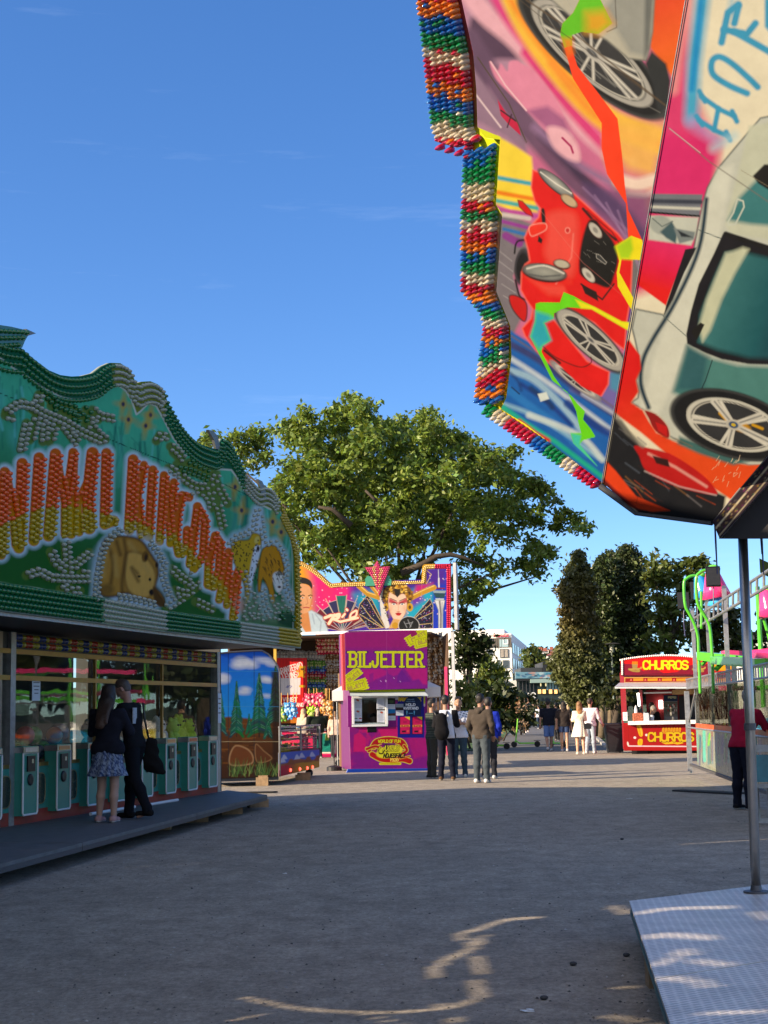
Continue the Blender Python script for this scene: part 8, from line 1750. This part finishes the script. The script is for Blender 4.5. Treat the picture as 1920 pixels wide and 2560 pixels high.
# ================================================================== PEOPLE
def snet(prims,vox,k=.03,cut=None,noise=None):
 """smooth union of tapered capsules, meshed with surface nets"""
 P=[]
 for q in prims:
  a,b,ra,rb=np.array(q[0],float),np.array(q[1],float),q[2],q[3];sq=np.array(q[4]if len(q)>4 else(1,1,1),float);P.append((a,b,ra,rb,sq))
 lo=np.min([np.minimum(a,b)-max(ra,rb)*sq for a,b,ra,rb,sq in P],0)-3*vox-.02;hi=np.max([np.maximum(a,b)+max(ra,rb)*sq for a,b,ra,rb,sq in P],0)+3*vox+.02
 n=np.ceil((hi-lo)/vox).astype(int)+1;D=np.full(n,.5,np.float32);ax=[lo[i]+np.arange(n[i])*vox for i in range(3)]
 for a,b,ra,rb,sq in P:
  m=k+2*vox;l=np.maximum(((np.minimum(a,b)-max(ra,rb)*sq-m-lo)/vox).astype(int),0);h=np.minimum(((np.maximum(a,b)+max(ra,rb)*sq+m-lo)/vox).astype(int)+2,n)
  X,Y,Z=np.meshgrid(ax[0][l[0]:h[0]],ax[1][l[1]:h[1]],ax[2][l[2]:h[2]],indexing='ij')
  a_,b_=a/sq,b/sq;e=b_-a_;L=e@e+1e-12;x,y,z=X/sq[0]-a_[0],Y/sq[1]-a_[1],Z/sq[2]-a_[2]
  t=np.clip((x*e[0]+y*e[1]+z*e[2])/L,0,1);d=(np.sqrt((x-t*e[0])**2+(y-t*e[1])**2+(z-t*e[2])**2)-(ra+(rb-ra)*t))*sq.min()
  S=D[l[0]:h[0],l[1]:h[1],l[2]:h[2]];hh=np.clip(.5+.5*(S-d)/k,0,1);D[l[0]:h[0],l[1]:h[1],l[2]:h[2]]=S*(1-hh)+d*hh-k*hh*(1-hh)
 X,Y,Z=np.meshgrid(*ax,indexing='ij',sparse=True)
 if noise:D+=noise*(np.sin(X*31+Z*17)*np.sin(Z*23+Y*29+X*7)+.6*np.sin(Z*47+X*11)*np.sin(Y*37+1))
 if cut is not None:
  for(pt,nn)in cut:D=np.maximum(D,(X-pt[0])*nn[0]+(Y-pt[1])*nn[1]+(Z-pt[2])*nn[2])
 s=D<0;c=np.zeros(np.array(D.shape)-1,np.int8)
 for dx in(0,1):
  for dy in(0,1):
   for dz in(0,1):c+=s[dx:s.shape[0]-1+dx,dy:s.shape[1]-1+dy,dz:s.shape[2]-1+dz]
 act=(c>0)&(c<8);I=np.argwhere(act);ids=np.full(act.shape,-1);ids[act]=np.arange(len(I));A=np.zeros((len(I),3));N=np.zeros(len(I))
 cor=[(i,j,l)for i in(0,1)for j in(0,1)for l in(0,1)]
 for p in cor:
  for axx in range(3):
   if p[axx]:continue
   q=list(p);q[axx]=1;d0=D[I[:,0]+p[0],I[:,1]+p[1],I[:,2]+p[2]];d1=D[I[:,0]+q[0],I[:,1]+q[1],I[:,2]+q[2]];m=(d0<0)!=(d1<0)
   t=np.where(m,d0/(d0-d1+1e-12),0);pp=np.tile(np.array(p,float),(len(I),1));pp[:,axx]+=t;A[m]+=pp[m];N[m]+=1
 V=lo+(I+A/np.maximum(N,1)[:,None])*vox;F=[]
 for axx in range(3):
  u,w=(axx+1)%3,(axx+2)%3;sl0=[slice(None)]*3;sl1=[slice(None)]*3;sl0[axx]=slice(0,-1);sl1[axx]=slice(1,None);s0,s1=s[tuple(sl0)],s[tuple(sl1)];E=np.argwhere(s0!=s1)
  E=E[(E[:,u]>0)&(E[:,w]>0)&(E[:,u]<ids.shape[u])&(E[:,w]<ids.shape[w])];du=np.zeros(3,int);du[u]=1;dw=np.zeros(3,int);dw[w]=1
  g_=lambda E:ids[E[:,0],E[:,1],E[:,2]]
  Q=np.stack([g_(E-du-dw),g_(E-dw),g_(E),g_(E-du)],-1);fl=s1[E[:,0],E[:,1],E[:,2]];Q[fl]=Q[fl][:,::-1];F.append(Q)
 return V,np.concatenate(F)
m_skin=mat('skin',vc=True,rough=.5,var=.06,scale=25,spec=.35)
m_cloth=mat('cloth',vc=True,rough=.9,var=.13,scale=24,bump=.35,bscale=90,spec=.15)
m_hair=mat('hair',vc=True,rough=.55,var=.35,scale=30,bump=.5,bscale=60)
def lerp(a,b,t):return np.array(a,float)*(1-t)+np.array(b,float)*t
def person(loc,rz,label,H=1.75,vox=.012,skin=(.42,.24,.16),top=(.1,.1,.1),legs=(.05,.05,.06),shoe=(.5,.5,.5),hair=(.02,.015,.012),sleeve='long',leg='long',hairstyle='short',pose=None,build=1.0,stripe=None,skirt=None,dress=None,hood=False,group=None,lean=0.0,head=(0,0),shorts_len=.52,soles=(.6,.6,.6),legw=1.0):
 t=thing('person',loc,label,'person',group,rz);s=H/1.75;q=dict(pose or{});P=lambda x,y,z:np.array([x*s,y*s,z*s])
 pel=P(0,0,.95)+np.array(q.get('hip',(0,0,0)))*s
 ln=math.sin(lean),math.cos(lean);up=lambda dx,dz,dy=0.:pel+np.array([dx*s,-ln[0]*dz*s+dy*s,ln[1]*dz*s])
 ch,nk,hd=up(0,.36),up(0,.53),up(0,.70)+np.array([head[0]*.03,-.02-head[1]*.05,0])*s
 J={}
 for sd,k in((-1,'l'),(1,'r')):
  J[k+'s']=up(sd*.175*build,.47);J[k+'h']=pel+P(sd*.09,0,-.03)
  J[k+'e']=J[k+'s']+np.array(q.get(k+'e',(sd*.06,.02,-.28)))*s;J[k+'w']=J[k+'e']+np.array(q.get(k+'w',(sd*.01,-.06,-.25)))*s
  J[k+'k']=np.array(q.get(k+'k',(sd*.10,-.01,.49)))*s;J[k+'a']=np.array(q.get(k+'a',(sd*.11,.02,.085)))*s
 torso=[(up(-.06,.0),up(.06,.0),.115*s,.115*s,(1.1,.82,1)),(up(0,.02),up(0,.24),.115*s*build,.12*s*build,(1.18,.8,1)),(up(-.08*build,.33),up(.08*build,.33),.115*s,.115*s,(1,.85,1.1)),(up(-.12*build,.45),up(.12*build,.45),.07*s,.07*s)]
 arms={k:[(J[k+'s'],J[k+'e'],.052*s*build,.041*s),(J[k+'e'],J[k+'w'],.041*s,.027*s)]for k in 'lr'}
 legs_={k:[(J[k+'h'],J[k+'k'],.088*s*legw,.057*s*legw),(J[k+'k'],lerp(J[k+'k'],J[k+'a'],.35)+P(0,.012,0),.054*s*legw,.056*s*legw),(lerp(J[k+'k'],J[k+'a'],.35)+P(0,.012,0),J[k+'a'],.056*s*legw,.036*s*legw)]for k in 'lr'}
 hy=head[0];ch_,sh_=math.cos(hy),math.sin(hy)
 def HD(x,y,z):
  pt=math.sin(head[1]),math.cos(head[1]);y,z=y*pt[1]+z*pt[0]*-1,-y*-pt[0]*-1*-1*0+z*pt[1]+y*pt[0];return hd+np.array([x*ch_-y*sh_,x*sh_+y*ch_,z])*s
 headp=[(HD(0,.015,.03),HD(0,-.012,.03),.088*s,.088*s,(.88,1,1.12)),(HD(0,-.035,-.065),HD(0,-.03,-.03),.046*s,.058*s),(HD(0,-.095,-.005),HD(0,-.108,-.03),.011*s,.015*s),(nk-P(0,0,.04),HD(0,.02,-.04),.056*s,.052*s)]
 for sx in(-1,1):headp+=[(HD(sx*.078,.012,.012),HD(sx*.08,.015,-.022),.016*s,.012*s),(HD(sx*.026,-.05,-.085),HD(sx*.012,-.074,-.083),.02*s,.016*s)]
 hands=[]
 for sd,k in((-1,'l'),(1,'r')):
  w=J[k+'w'];d=w-J[k+'e'];d/=np.linalg.norm(d)+1e-9;side=np.cross(d,[0,1,0]);side=side/(np.linalg.norm(side)+1e-9);nrm=np.cross(side,d);pm=w+d*.065*s
  hands+=[(w,pm,.026*s,.034*s),(pm-side*.02*s,pm+side*.02*s,.019*s,.019*s)]
  for i,L in enumerate((.062,.074,.069,.052)):
   b0=pm+d*.025*s+side*(-.027+.018*i)*s;m1=b0+(d*.8+nrm*.35*sd*-1)*L*.5*s;hands+=[(b0,m1,.0088*s,.0082*s),(m1,m1+(d*.5+nrm*.8*sd*-1)*L*.45*s,.0082*s,.0068*s)]
  tb=w+d*.03*s-side*.028*s;hands+=[(tb,tb+(d*.55-side*.6)*.045*s,.011*s,.0095*s),(tb+(d*.55-side*.6)*.045*s,tb+(d*.95-side*.7)*.07*s,.0095*s,.008*s)]
 bare=torso+arms['l']+arms['r']+legs_['l']+legs_['r']+headp
 feet=[(J[k+'a']-P(0,0,.03)+P(0,.02,0),J[k+'a']*np.array([1,1,0])+P(0,-.13,.03),.034*s,.024*s)for k in 'lr']
 V,F=snet(bare+hands+feet,vox,.022*s if vox<.011 else .026*s);C=np.tile(np.array(skin,float),(len(V),1))
 def spot(c,r_,cl):
  d=np.linalg.norm(V-c,axis=1);w=np.clip(1.6-d/(r_*s),0,1)[:,None];C[:]=C*(1-w)+np.array(cl)*w
 for sx in(-1,1):spot(HD(sx*.032,-.083,.012),.010,(.55,.5,.47));spot(HD(sx*.032,-.090,.012),.006,(.02,.015,.01));spot(HD(sx*.034,-.085,.034),.011,np.array(hair)*.9)
 spot(HD(0,-.088,-.058),.014,(skin[0]*.8,skin[1]*.45,skin[2]*.5))
 link('body',V,F,m_skin,t,colr=C,smooth=True,local=True)
 def garment(name,pr,infl,colr,cut=None,nz=.0022,kk=.03,m=None,paint=None):
  V,F=snet([(a,b,ra+infl*s,rb+infl*s)+tuple(r_)for a,b,ra,rb,*r_ in pr],vox*1.05,kk,cut,nz);C=np.tile(np.array(colr,float),(len(V),1))
  if paint:C=paint(V,C)
  return link(name,V,F,m or m_cloth,t,colr=C,smooth=True,local=True)
 axu=np.array([0,-ln[0],ln[1]])
 ar=[]
 for k in 'lr':ar+=arms[k]if sleeve=='long' else([(J[k+'s'],lerp(J[k+'s'],J[k+'e'],.72),.052*s*build,.052*s)]if sleeve=='short' else[])
 if sleeve=='long':wc=[(J[k+'w'],(J[k+'w']-J[k+'e'])/np.linalg.norm(J[k+'w']-J[k+'e']))for k in 'lr']
 hem=[(up(0,-.07),-axu)]if not dress else[]
 hemt=[(up(-.08,-.04),up(.08,-.04),.10*s,.10*s,(1.1,.9,1))]if not dress else[]
 if sleeve=='long':ar=[(a,b if i%2==0 else lerp(a,b,.93),ra,rb)for i,(a,b,ra,rb)in enumerate(ar)]
 garment('dress_top' if dress else 'top',torso+hemt+ar+[(nk-P(0,0,.05),nk-axu*.025*s,.055*s,.052*s)],.017,top,hem+[(nk-axu*.005*s,axu)],.003,paint=stripe)
 if hood:garment('hood',[(nk+P(-.06,.05,-.01),nk+P(.06,.05,-.01),.05*s,.05*s),(nk+P(-.07,0,-.02),nk+P(0,.07,-.05),.045*s,.05*s),(nk+P(.07,0,-.02),nk+P(0,.07,-.05),.045*s,.05*s)],.0,top)
 if leg!='none':
  lg=[]
  for k in 'lr':
   L=legs_[k]
   lg+=L if leg=='long' else[(L[0][0],lerp(L[0][0],L[0][1],.95),L[0][2],L[0][3]+.022*s)]
  ct=[(up(0,.055),axu)]
  if leg=='short':ct.append((P(0,0,shorts_len),np.array([0,0,-1.])))
  garment('trousers' if leg=='long' else 'shorts',[torso[0]]+lg+([(J[k+'a']+P(0,0,.03),J[k+'a']-P(0,0,.02),.045*s,.047*s)for k in 'lr']if leg=='long' else[]),.013,legs,ct,.0026)
 for k in 'lr':
  a=J[k+'a'];dr_=P(0,-.135,0)if not q.get(k+'f')else np.array(q[k+'f'])*s;fl=a*np.array([1,1,0])+np.array([0,0,max(0,a[2]-.085*s)])
  V,F=snet([(fl+P(0,.045,.045),fl+P(0,.01,.055),.042*s,.045*s),(fl+P(0,.03,.04),fl+dr_+P(0,0,.032),.040*s,.036*s,(1,1,.95))],vox,.03,[(fl+P(0,0,.002),np.array([0,0,-1.]))])
  C=np.tile(np.array(shoe,float),(len(V),1));C[V[:,2]<fl[2]+.024*s]=soles;link('shoe',V,F,m_cloth,t,colr=C,smooth=True,local=True)
 hp=[(HD(0,.022,.055),HD(0,.012,.052),.090*s,.090*s,(.92,1.05,1.02))];hc=[(HD(0,-.055,.03),np.array([0,-1.,-.55])/1.14)]if hy==0 else[]
 g=random.Random(int(abs(loc[0]*100)))
 if hairstyle in('short','thick'):
  hp=[(HD(0,.026,.05),HD(0,.012,.062),.089*s,.088*s,(.93,1.02,1.02)),(HD(0,.05,.0),HD(0,.045,-.02),.06*s,.055*s,(1.1,.8,1))]
  if hairstyle=='thick':hp+=[(HD(g.uniform(-.05,.05),g.uniform(-.05,.05),.115),HD(g.uniform(-.05,.05),g.uniform(-.05,.06),.125),.03*s,.026*s)for _ in range(7)]
 if hairstyle=='cap':hp=[(HD(0,.01,.06),HD(0,.01,.065),.093*s,.093*s,(.92,1.04,1)),(HD(-.03,-.09,.055),HD(.03,-.10,.05),.03*s,.03*s,(1,1,.35))]
 if hairstyle=='long':
  L=q.get('hairlen',.42);hp+=[(HD(0,.035,.03),HD(0,.06,-.12),.088*s,.085*s,(1.05,.8,1)),(HD(-.02,.07,-.12),HD(.02,.10,-L),.085*s,.05*s,(1.25,.55,1)),(HD(.05,.06,-.1),HD(.07,.09,-L*.8),.05*s,.02*s),(HD(-.05,.06,-.1),HD(-.06,.10,-L*.9),.045*s,.02*s),(HD(-.075,.02,.0),HD(-.085,.02,-.2),.03*s,.02*s),(HD(.075,.02,.0),HD(.085,.02,-.2),.03*s,.02*s)]
 fr=HD(0,-.06,.045)-hd;nrm_=np.array([fr[0],fr[1],0]);nrm_=nrm_/(np.linalg.norm(nrm_)+1e-9)+np.array([0,0,-.75]);nrm_/=np.linalg.norm(nrm_)
 V,F=snet(hp,vox,.02,[(HD(0,-.052,.052),nrm_)]if hairstyle not in('long','cap')else([(HD(0,-.03,.03),nrm_*np.array([1,1,.6]))]if hairstyle=='long' else[]),.0035 if hairstyle!='cap' else 0)
 C=np.tile(np.array(hair,float),(len(V),1))
 if hairstyle=='long':w=np.clip((hd[2]-.05-V[:,2])/.3,0,1)[:,None];C=C*(1+w*np.array(q.get('tips',(1.5,1.1,.9))))
 link('hair' if hairstyle!='cap' else 'cap',V,F,m_hair,t,colr=C,smooth=True,local=True)
 def frill(name,z0,z1,r0,r1,colr,waves=11,amp=.03,tiers=1,paintf=None):
  n,mm=96,22;Vv,Cc=[],[]
  for j in range(mm+1):
   w=j/mm;z=(z0*(1-w)+z1*w)*s;rr_=(r0*(1-w)+r1*w)*s;tw=(w*tiers)%1 if w<1 else 1
   for i in range(n):
    a=2*math.pi*i/n;am=amp*s*(.25+.75*tw)*(.5+w*.5);rad=rr_+am*math.sin(a*waves+w*3+math.sin(a*3)*2)*.5+(.012*s*tw if tiers>1 else 0);Vv.append((pel[0]+math.cos(a)*rad*1.05,pel[1]+math.sin(a)*rad*.85,z));v=1+.25*math.sin(i*12.9+j*78.2)*math.sin(i*3.1+j*7.7);Cc.append([c*v for c in colr])
  Ff=[(j*n+i,j*n+(i+1)%n,(j+1)*n+(i+1)%n,(j+1)*n+i)for j in range(mm)for i in range(n)]
  Cc=np.array(Cc)
  if paintf:Cc=paintf(np.array(Vv),Cc)
  link(name,Vv,Ff,m_cloth,t,colr=Cc,smooth=True,local=True)
 if skirt:frill('skirt',*skirt)
 if dress:frill('dress_skirt',*dress)
 return t,J,dict(nk=nk,ch=ch,pel=pel,hd=hd,s=s,up=up,torso=torso,g=garment)
def strap(t,pts,r_,m=None,name='strap'):return MB().tube(pts,r_,6).build(name,m or m_black,t,local=True,smooth=True)
# couple at the arcade
def skirtpaint(V,C):
 g=np.random.default_rng(4);n=g.random(len(V));C[n>.55]=(.22,.27,.36);C[n<.25]=(.025,.045,.12);return C
wl=gnd(268,2056,.22)
w_,Jw,Xw=person(wl,math.pi*.93,'woman with long brown hair, dark jacket and short blue tiered skirt facing the arcade',1.65,.009,(.40,.25,.19),(.012,.013,.022),(.03,.04,.08),(.40,.24,.24),(.022,.013,.009),'long','none','long',{'hairlen':.46,'tips':(1.6,1.1,.7),'le':(-.10,-.08,-.25),'lw':(.08,-.22,.02),'re':(.08,-.10,-.25),'rw':(-.10,-.20,.04),'la':(-.10,.02,.07),'ra':(.12,-.02,.07),'lk':(-.10,-.0,.47),'rk':(.09,-.03,.47)},1.05,skirt=('skirt',)[1:]or(.99,.60,.135,.235,(.09,.12,.22),13,.04,2,skirtpaint),head=(0,.35),group=None)
Xw['g']('jacket_hem',[(Xw['up'](-.07,-.0),Xw['up'](.07,-.0),.13,.13,(1.1,.9,1))],.012,(.011,.012,.02),[(Xw['up'](0,-.06),np.array([0,0,-1.]))])
ml=gnd(335,2046,.22)
m_,Jm,Xm=person(ml,-math.pi*.60,'man in black t-shirt and trousers bending his shaved head beside the woman at the arcade',1.74,.009,(.36,.20,.15),(.008,.008,.010),(.007,.008,.012),(.01,.01,.011),(.07,.05,.04),'short','long','short',{'le':(-.06,-.06,-.27),'lw':(.06,-.20,.06),'re':(.05,-.08,-.26),'rw':(-.05,-.21,.07),'la':(-.09,-.12,.085),'lk':(-.09,-.10,.50),'ra':(.10,.24,.12),'rk':(.10,.06,.50)},1.08,lean=.16,head=(0,.55),soles=(.01,.01,.01),legw=1.12)
MB().box(Xm['up'](.10,.36,.115),(.10,.012,.20)).build('shirt_print',mat('print_grey',(.35,.38,.42),.8,0,.5,60),m_,local=True)
bag=thing('shoulder_bag',ml+np.array([.22,.12,.62]),'slouchy black cloth bag slung at the back of the man in black','bag')
V,F=snet([((0,0,.04),(.0,0,.32),.10,.07,(1,.55,1)),((.03,0,.04),(.13,.02,-.05),.09,.03,(1,.6,1)),((-.05,0,.06),(-.05,0,.3),.06,.05,(1,.6,1))],.012,.04,None,.006);link('sack',V,F,m_cloth,bag,colr=np.tile((.008,.008,.009),(len(V),1)),smooth=True,local=True)
strap(bag,[(-.05,0,.36),(-.10,-.03,.62),(-.12,-.06,.84)],.014)
# three men by the ticket booth
def puffer(V,C):b=(np.sin(V[:,2]*115)+np.sin(V[:,2]*115+.6))>.55;C[b]=(.05,.06,.05);return C
def whiteblack(V,C):
 m=np.abs(V[:,0])>.135+.12*np.clip(1.45-V[:,2],0,.6);C[m]=(.01,.01,.013);return C
def camo(V,C):
 n=np.sin(V[:,0]*60+V[:,2]*33)*np.sin(V[:,2]*71-V[:,0]*21);C[(n>.45)&(V[:,2]>1.18)]=(.05,.09,.15);C[(np.abs(V[:,0])<.08)&(np.abs(V[:,2]-1.25)<.015)&(V[:,1]<0)]=(.2,.3,.5);return C
person(gnd(1082,1946),math.pi*.62,'man in grey green quilted jacket and dark trousers, next to the ticket booth',1.74,.011,(.36,.20,.13),(.022,.03,.027),(.035,.035,.032),(.015,.015,.017),(.008,.006,.006),'long','long','thick',{'le':(-.05,-.05,-.26),'lw':(.02,-.20,.03),'re':(.05,-.05,-.26),'rw':(-.02,-.20,.03)},1.1,puffer,lean=.02,legw=1.05)
t3,J3,X3=person(gnd(1118,1951),math.pi*.97,'man seen from behind in white and black top with a black backpack',1.80,.011,(.33,.19,.13),(.55,.60,.72),(.008,.010,.022),(.10,.055,.03),(.010,.008,.007),'long','long','short',{'le':(-.05,-.08,-.26),'lw':(.10,-.18,.05),'re':(.05,-.06,-.27),'rw':(-.06,-.18,.06),'la':(-.13,.03,.085),'ra':(.13,-.03,.085)},1.08,whiteblack,soles=(.3,.28,.26),legw=.98)
bp=thing('backpack',gnd(1118,1951)+np.array([-.10,-.22,1.02]),'black backpack worn by the middle man of the three','backpack',None,.06)
V,F=snet([((0,0,.0),(0,0,.32),.155,.12,(1,.62,1)),((-.05,-.05,.02),(.05,-.05,.02),.10,.10,(1,.6,1))],.012,.04,None,.003);link('pack',V,F,m_cloth,bp,colr=np.tile((.007,.007,.009),(len(V),1)),smooth=True,local=True)
for sx in(-1,1):strap(bp,[(sx*.10,.02,.36),(sx*.14,.12,.46),(sx*.15,.2,.44)],.022)
person(gnd(1150,1943),-.05,'man with crossed arms in white t-shirt with blue pattern and jeans facing the camera',1.76,.011,(.34,.19,.12),(.62,.66,.76),(.035,.065,.10),(.55,.56,.56),(.012,.008,.007),'short','long','thick',{'le':(-.10,-.06,-.26),'lw':(.22,-.12,.03),'re':(.10,-.06,-.26),'rw':(-.22,-.14,.05),'la':(-.10,-.02,.085),'ra':(.12,.06,.085)},1.08,camo)
person(gnd(1206,1957),math.pi*.85,'person in brown grey hooded top and grey jeans seen from behind',1.80,.011,(.30,.17,.12),(.055,.045,.038),(.055,.07,.085),(.62,.62,.62),(.010,.008,.007),'long','long','short',{'le':(-.07,.04,-.27),'lw':(.04,-.14,-.2),'re':(.07,.04,-.27),'rw':(-.04,-.14,-.2)},1.08,hood=True,legw=1.1)
person(gnd(1225,1947),math.pi*.9,'person in bright blue jacket and dark trousers half hidden behind the hooded one',1.74,.012,(.32,.18,.13),(.012,.03,.36),(.02,.022,.03),(.5,.5,.52),(.015,.012,.01),'long','long','short',{'le':(-.06,.0,-.27),'lw':(.03,-.14,-.2),'re':(.06,.0,-.27),'rw':(-.03,-.14,-.2)},hood=True)
# walkers further off
WK={'la':(-.08,-.16,.085),'lk':(-.09,-.13,.50),'ra':(.08,.20,.14),'rk':(.09,.02,.50)}
cream=(.80,.74,.58)
t8,J8,X8=person(gnd(1452,1886),math.pi*1.02,'woman in short cream dress with long fair hair in the sunlight',1.68,.016,(.55,.33,.22),cream,(.5,.5,.4),(.6,.5,.42),(.20,.10,.04),'long','none','long',{'hairlen':.34,'tips':(2.2,2.0,1.6),'le':(-.04,-.06,-.25),'lw':(.1,-.18,.06),'re':(.05,-.04,-.26),'rw':(-.06,-.18,.05)},1.0,dress=(1.12,.60,.15,.275,cream,9,.03,1))
o=thing('handbag',gnd(1452,1886)+np.array([.24,-.12,.82]),'small black shoulder bag of the woman in the cream dress','bag');MB().prism([(-.12,-.03,0),(.12,-.03,0),(.13,-.03,.14),(0,-.03,.2),(-.11,-.03,.15)],(0,.08,0)).build('pouch',m_black,o,local=True);strap(o,[(-.1,0,.15),(-.16,.05,.5),(-.1,.1,.62)],.01)
person(gnd(1478,1884),math.pi*.86,'man in loose white shirt and pale jeans beside the woman in the cream dress',1.78,.016,(.45,.28,.2),(.62,.60,.66),(.30,.36,.44),(.7,.7,.72),(.03,.02,.015),'long','long','short',{'le':(-.08,-.04,-.27),'lw':(-.05,-.14,-.18),'la':(-.10,-.05,.085),'ra':(.12,.10,.085)},1.12,lean=.05)
person(gnd(1374,1878),math.pi,'man in navy t-shirt and light blue shorts walking away along the path',1.80,.016,(.36,.21,.15),(.010,.012,.022),(.10,.18,.42),(.5,.52,.55),(.01,.01,.01),'short','short','short',WK,1.28,shorts_len=.50)
person(gnd(1412,1879),math.pi,'woman in dark t-shirt and denim shorts walking away with loose dark hair',1.72,.016,(.42,.26,.18),(.035,.028,.026),(.035,.06,.14),(.45,.45,.48),(.02,.014,.01),'short','short','long',{'hairlen':.22,'la':(-.08,.12,.10),'ra':(.08,-.10,.085)},1.15,shorts_len=.68)
person(gnd(1393,1852),math.pi,'person all in black between the two walkers in shorts',1.74,.018,(.36,.21,.15),(.008,.008,.009),(.02,.02,.022),(.03,.03,.03),(.01,.01,.01),'long','long','short',WK,1.15)
person(gnd(1348,1824),math.pi,'man in white t-shirt and blue jeans walking further up the path',1.76,.02,(.4,.24,.17),(.60,.64,.74),(.03,.05,.09),(.6,.6,.6),(.015,.012,.01),'short','long','short',WK)
person(gnd(1318,1832),0,'man in black t-shirt and shorts coming down the path behind the green scooter',1.82,.018,(.42,.26,.18),(.008,.008,.009),(.008,.008,.01),(.6,.6,.6),(.012,.01,.01),'short','short','short',WK,1.05,shorts_len=.48)
person(gnd(1307,1836),0,'fair haired person in pale top and dark trousers walking beside the man in black shorts',1.66,.018,(.6,.4,.28),(.68,.55,.36),(.015,.015,.018),(.05,.05,.05),(.25,.15,.08),'short','long','long',{'hairlen':.2})
person(gnd(1423,1834),math.pi,'woman in teal top and brown trousers far up the path',1.70,.02,(.5,.32,.22),(.06,.22,.20),(.07,.03,.025),(.1,.1,.1),(.4,.28,.16),'short','long','long',{'hairlen':.2})
person(gnd(1333,1812),math.pi,'distant person in dark clothes between the black clad and the white shirted walkers',1.72,.022,(.4,.25,.18),(.015,.015,.02),(.03,.04,.06),(.1,.1,.1),(.02,.015,.01),'long','long','short',WK)
person(gnd(1272,1816),math.pi*.5,'person in dark coat standing behind the square litter bin',1.72,.022,(.4,.22,.16),(.012,.012,.014),(.02,.02,.02),(.1,.1,.1),(.015,.01,.01),'long','long','short')
person(gnd(1404,1826),math.pi,'light haired person with grey jacket far up the path',1.74,.022,(.5,.35,.25),(.12,.13,.15),(.04,.04,.05),(.1,.1,.1),(.45,.38,.28),'long','long','short',WK)
# red jacket at the right edge
person(gnd(1862,2024),math.pi*.72,'person in crimson jacket and navy trousers leaning on the barrier behind the steel pole',1.72,.011,(.35,.21,.15),(.30,.008,.035),(.008,.010,.022),(.01,.01,.014),(.16,.14,.12),'long','long','thick',{'le':(-.06,-.14,-.22),'lw':(.04,-.24,.02),'re':(.06,-.14,-.22),'rw':(-.04,-.24,.02)},1.15,lean=.28,head=(0,.2),legw=1.12)
# inside the booths
def bust(P0,rz,lab,topc,hairc,skin=(.34,.2,.14),**k):return person(P0,rz,lab,1.7,.014,skin,topc,(.02,.02,.02),(.05,.05,.05),hairc,**k)
sP=onp(930,1795,Pb-nb_*.62,nb_);bust(sP-ZUP*sP[2]-ZUP*.38*0+ZUP*(sP[2]-1.62),R(9),'ticket seller with dark hair and headset looking down inside the booth window',(.45,.36,.38),(.015,.01,.01),sleeve='short',head=(.5,.5))
cP=q8([(675,1100)],-1.0)[0];bust(cP-ZUP*cP[2]+ZUP*(cP[2]-1.60),math.pi*.9,'dark haired seller in black behind the counter of the churros trailer',(.01,.01,.012),(.03,.012,.008),sleeve='short',hairstyle='long',pose={'hairlen':.1})
cP=q8([(600,1160)],-.35)[0];bust(cP-ZUP*cP[2]+ZUP*(cP[2]-1.60),math.pi*.5,'grey haired seller in a white shirt stooping over the churros counter',(.55,.6,.68),(.22,.2,.18),sleeve='short',lean=.2,head=(0,.4))
# at the prize stall counter
for(x,y,rz,lab,topc,hairc,hs)in((545,1210,2.6,'woman with long fair hair in a beige coat at the prize stall counter',(.42,.36,.30),(.42,.30,.17),'long'),(735,1190,.3,'person in a wide black cape at the prize stall counter',(.010,.016,.012),(.03,.015,.01),'long'),(980,1250,3.0,'person in pale top at the right end of the prize stall counter',(.55,.40,.32),(.35,.2,.1),'short')):
 P=onp(*Lt([(x,y)])[0],Pr+nr*.95,nr);person((P[0],P[1],0),rz,lab,P[2]+.06 if P[2]>1.2 else 1.6,.016,(.5,.32,.24),topc,(.03,.03,.035),(.1,.1,.1),hairc,'long','long',hs,{'hairlen':.3},1.1 if x!=735 else 1.7)
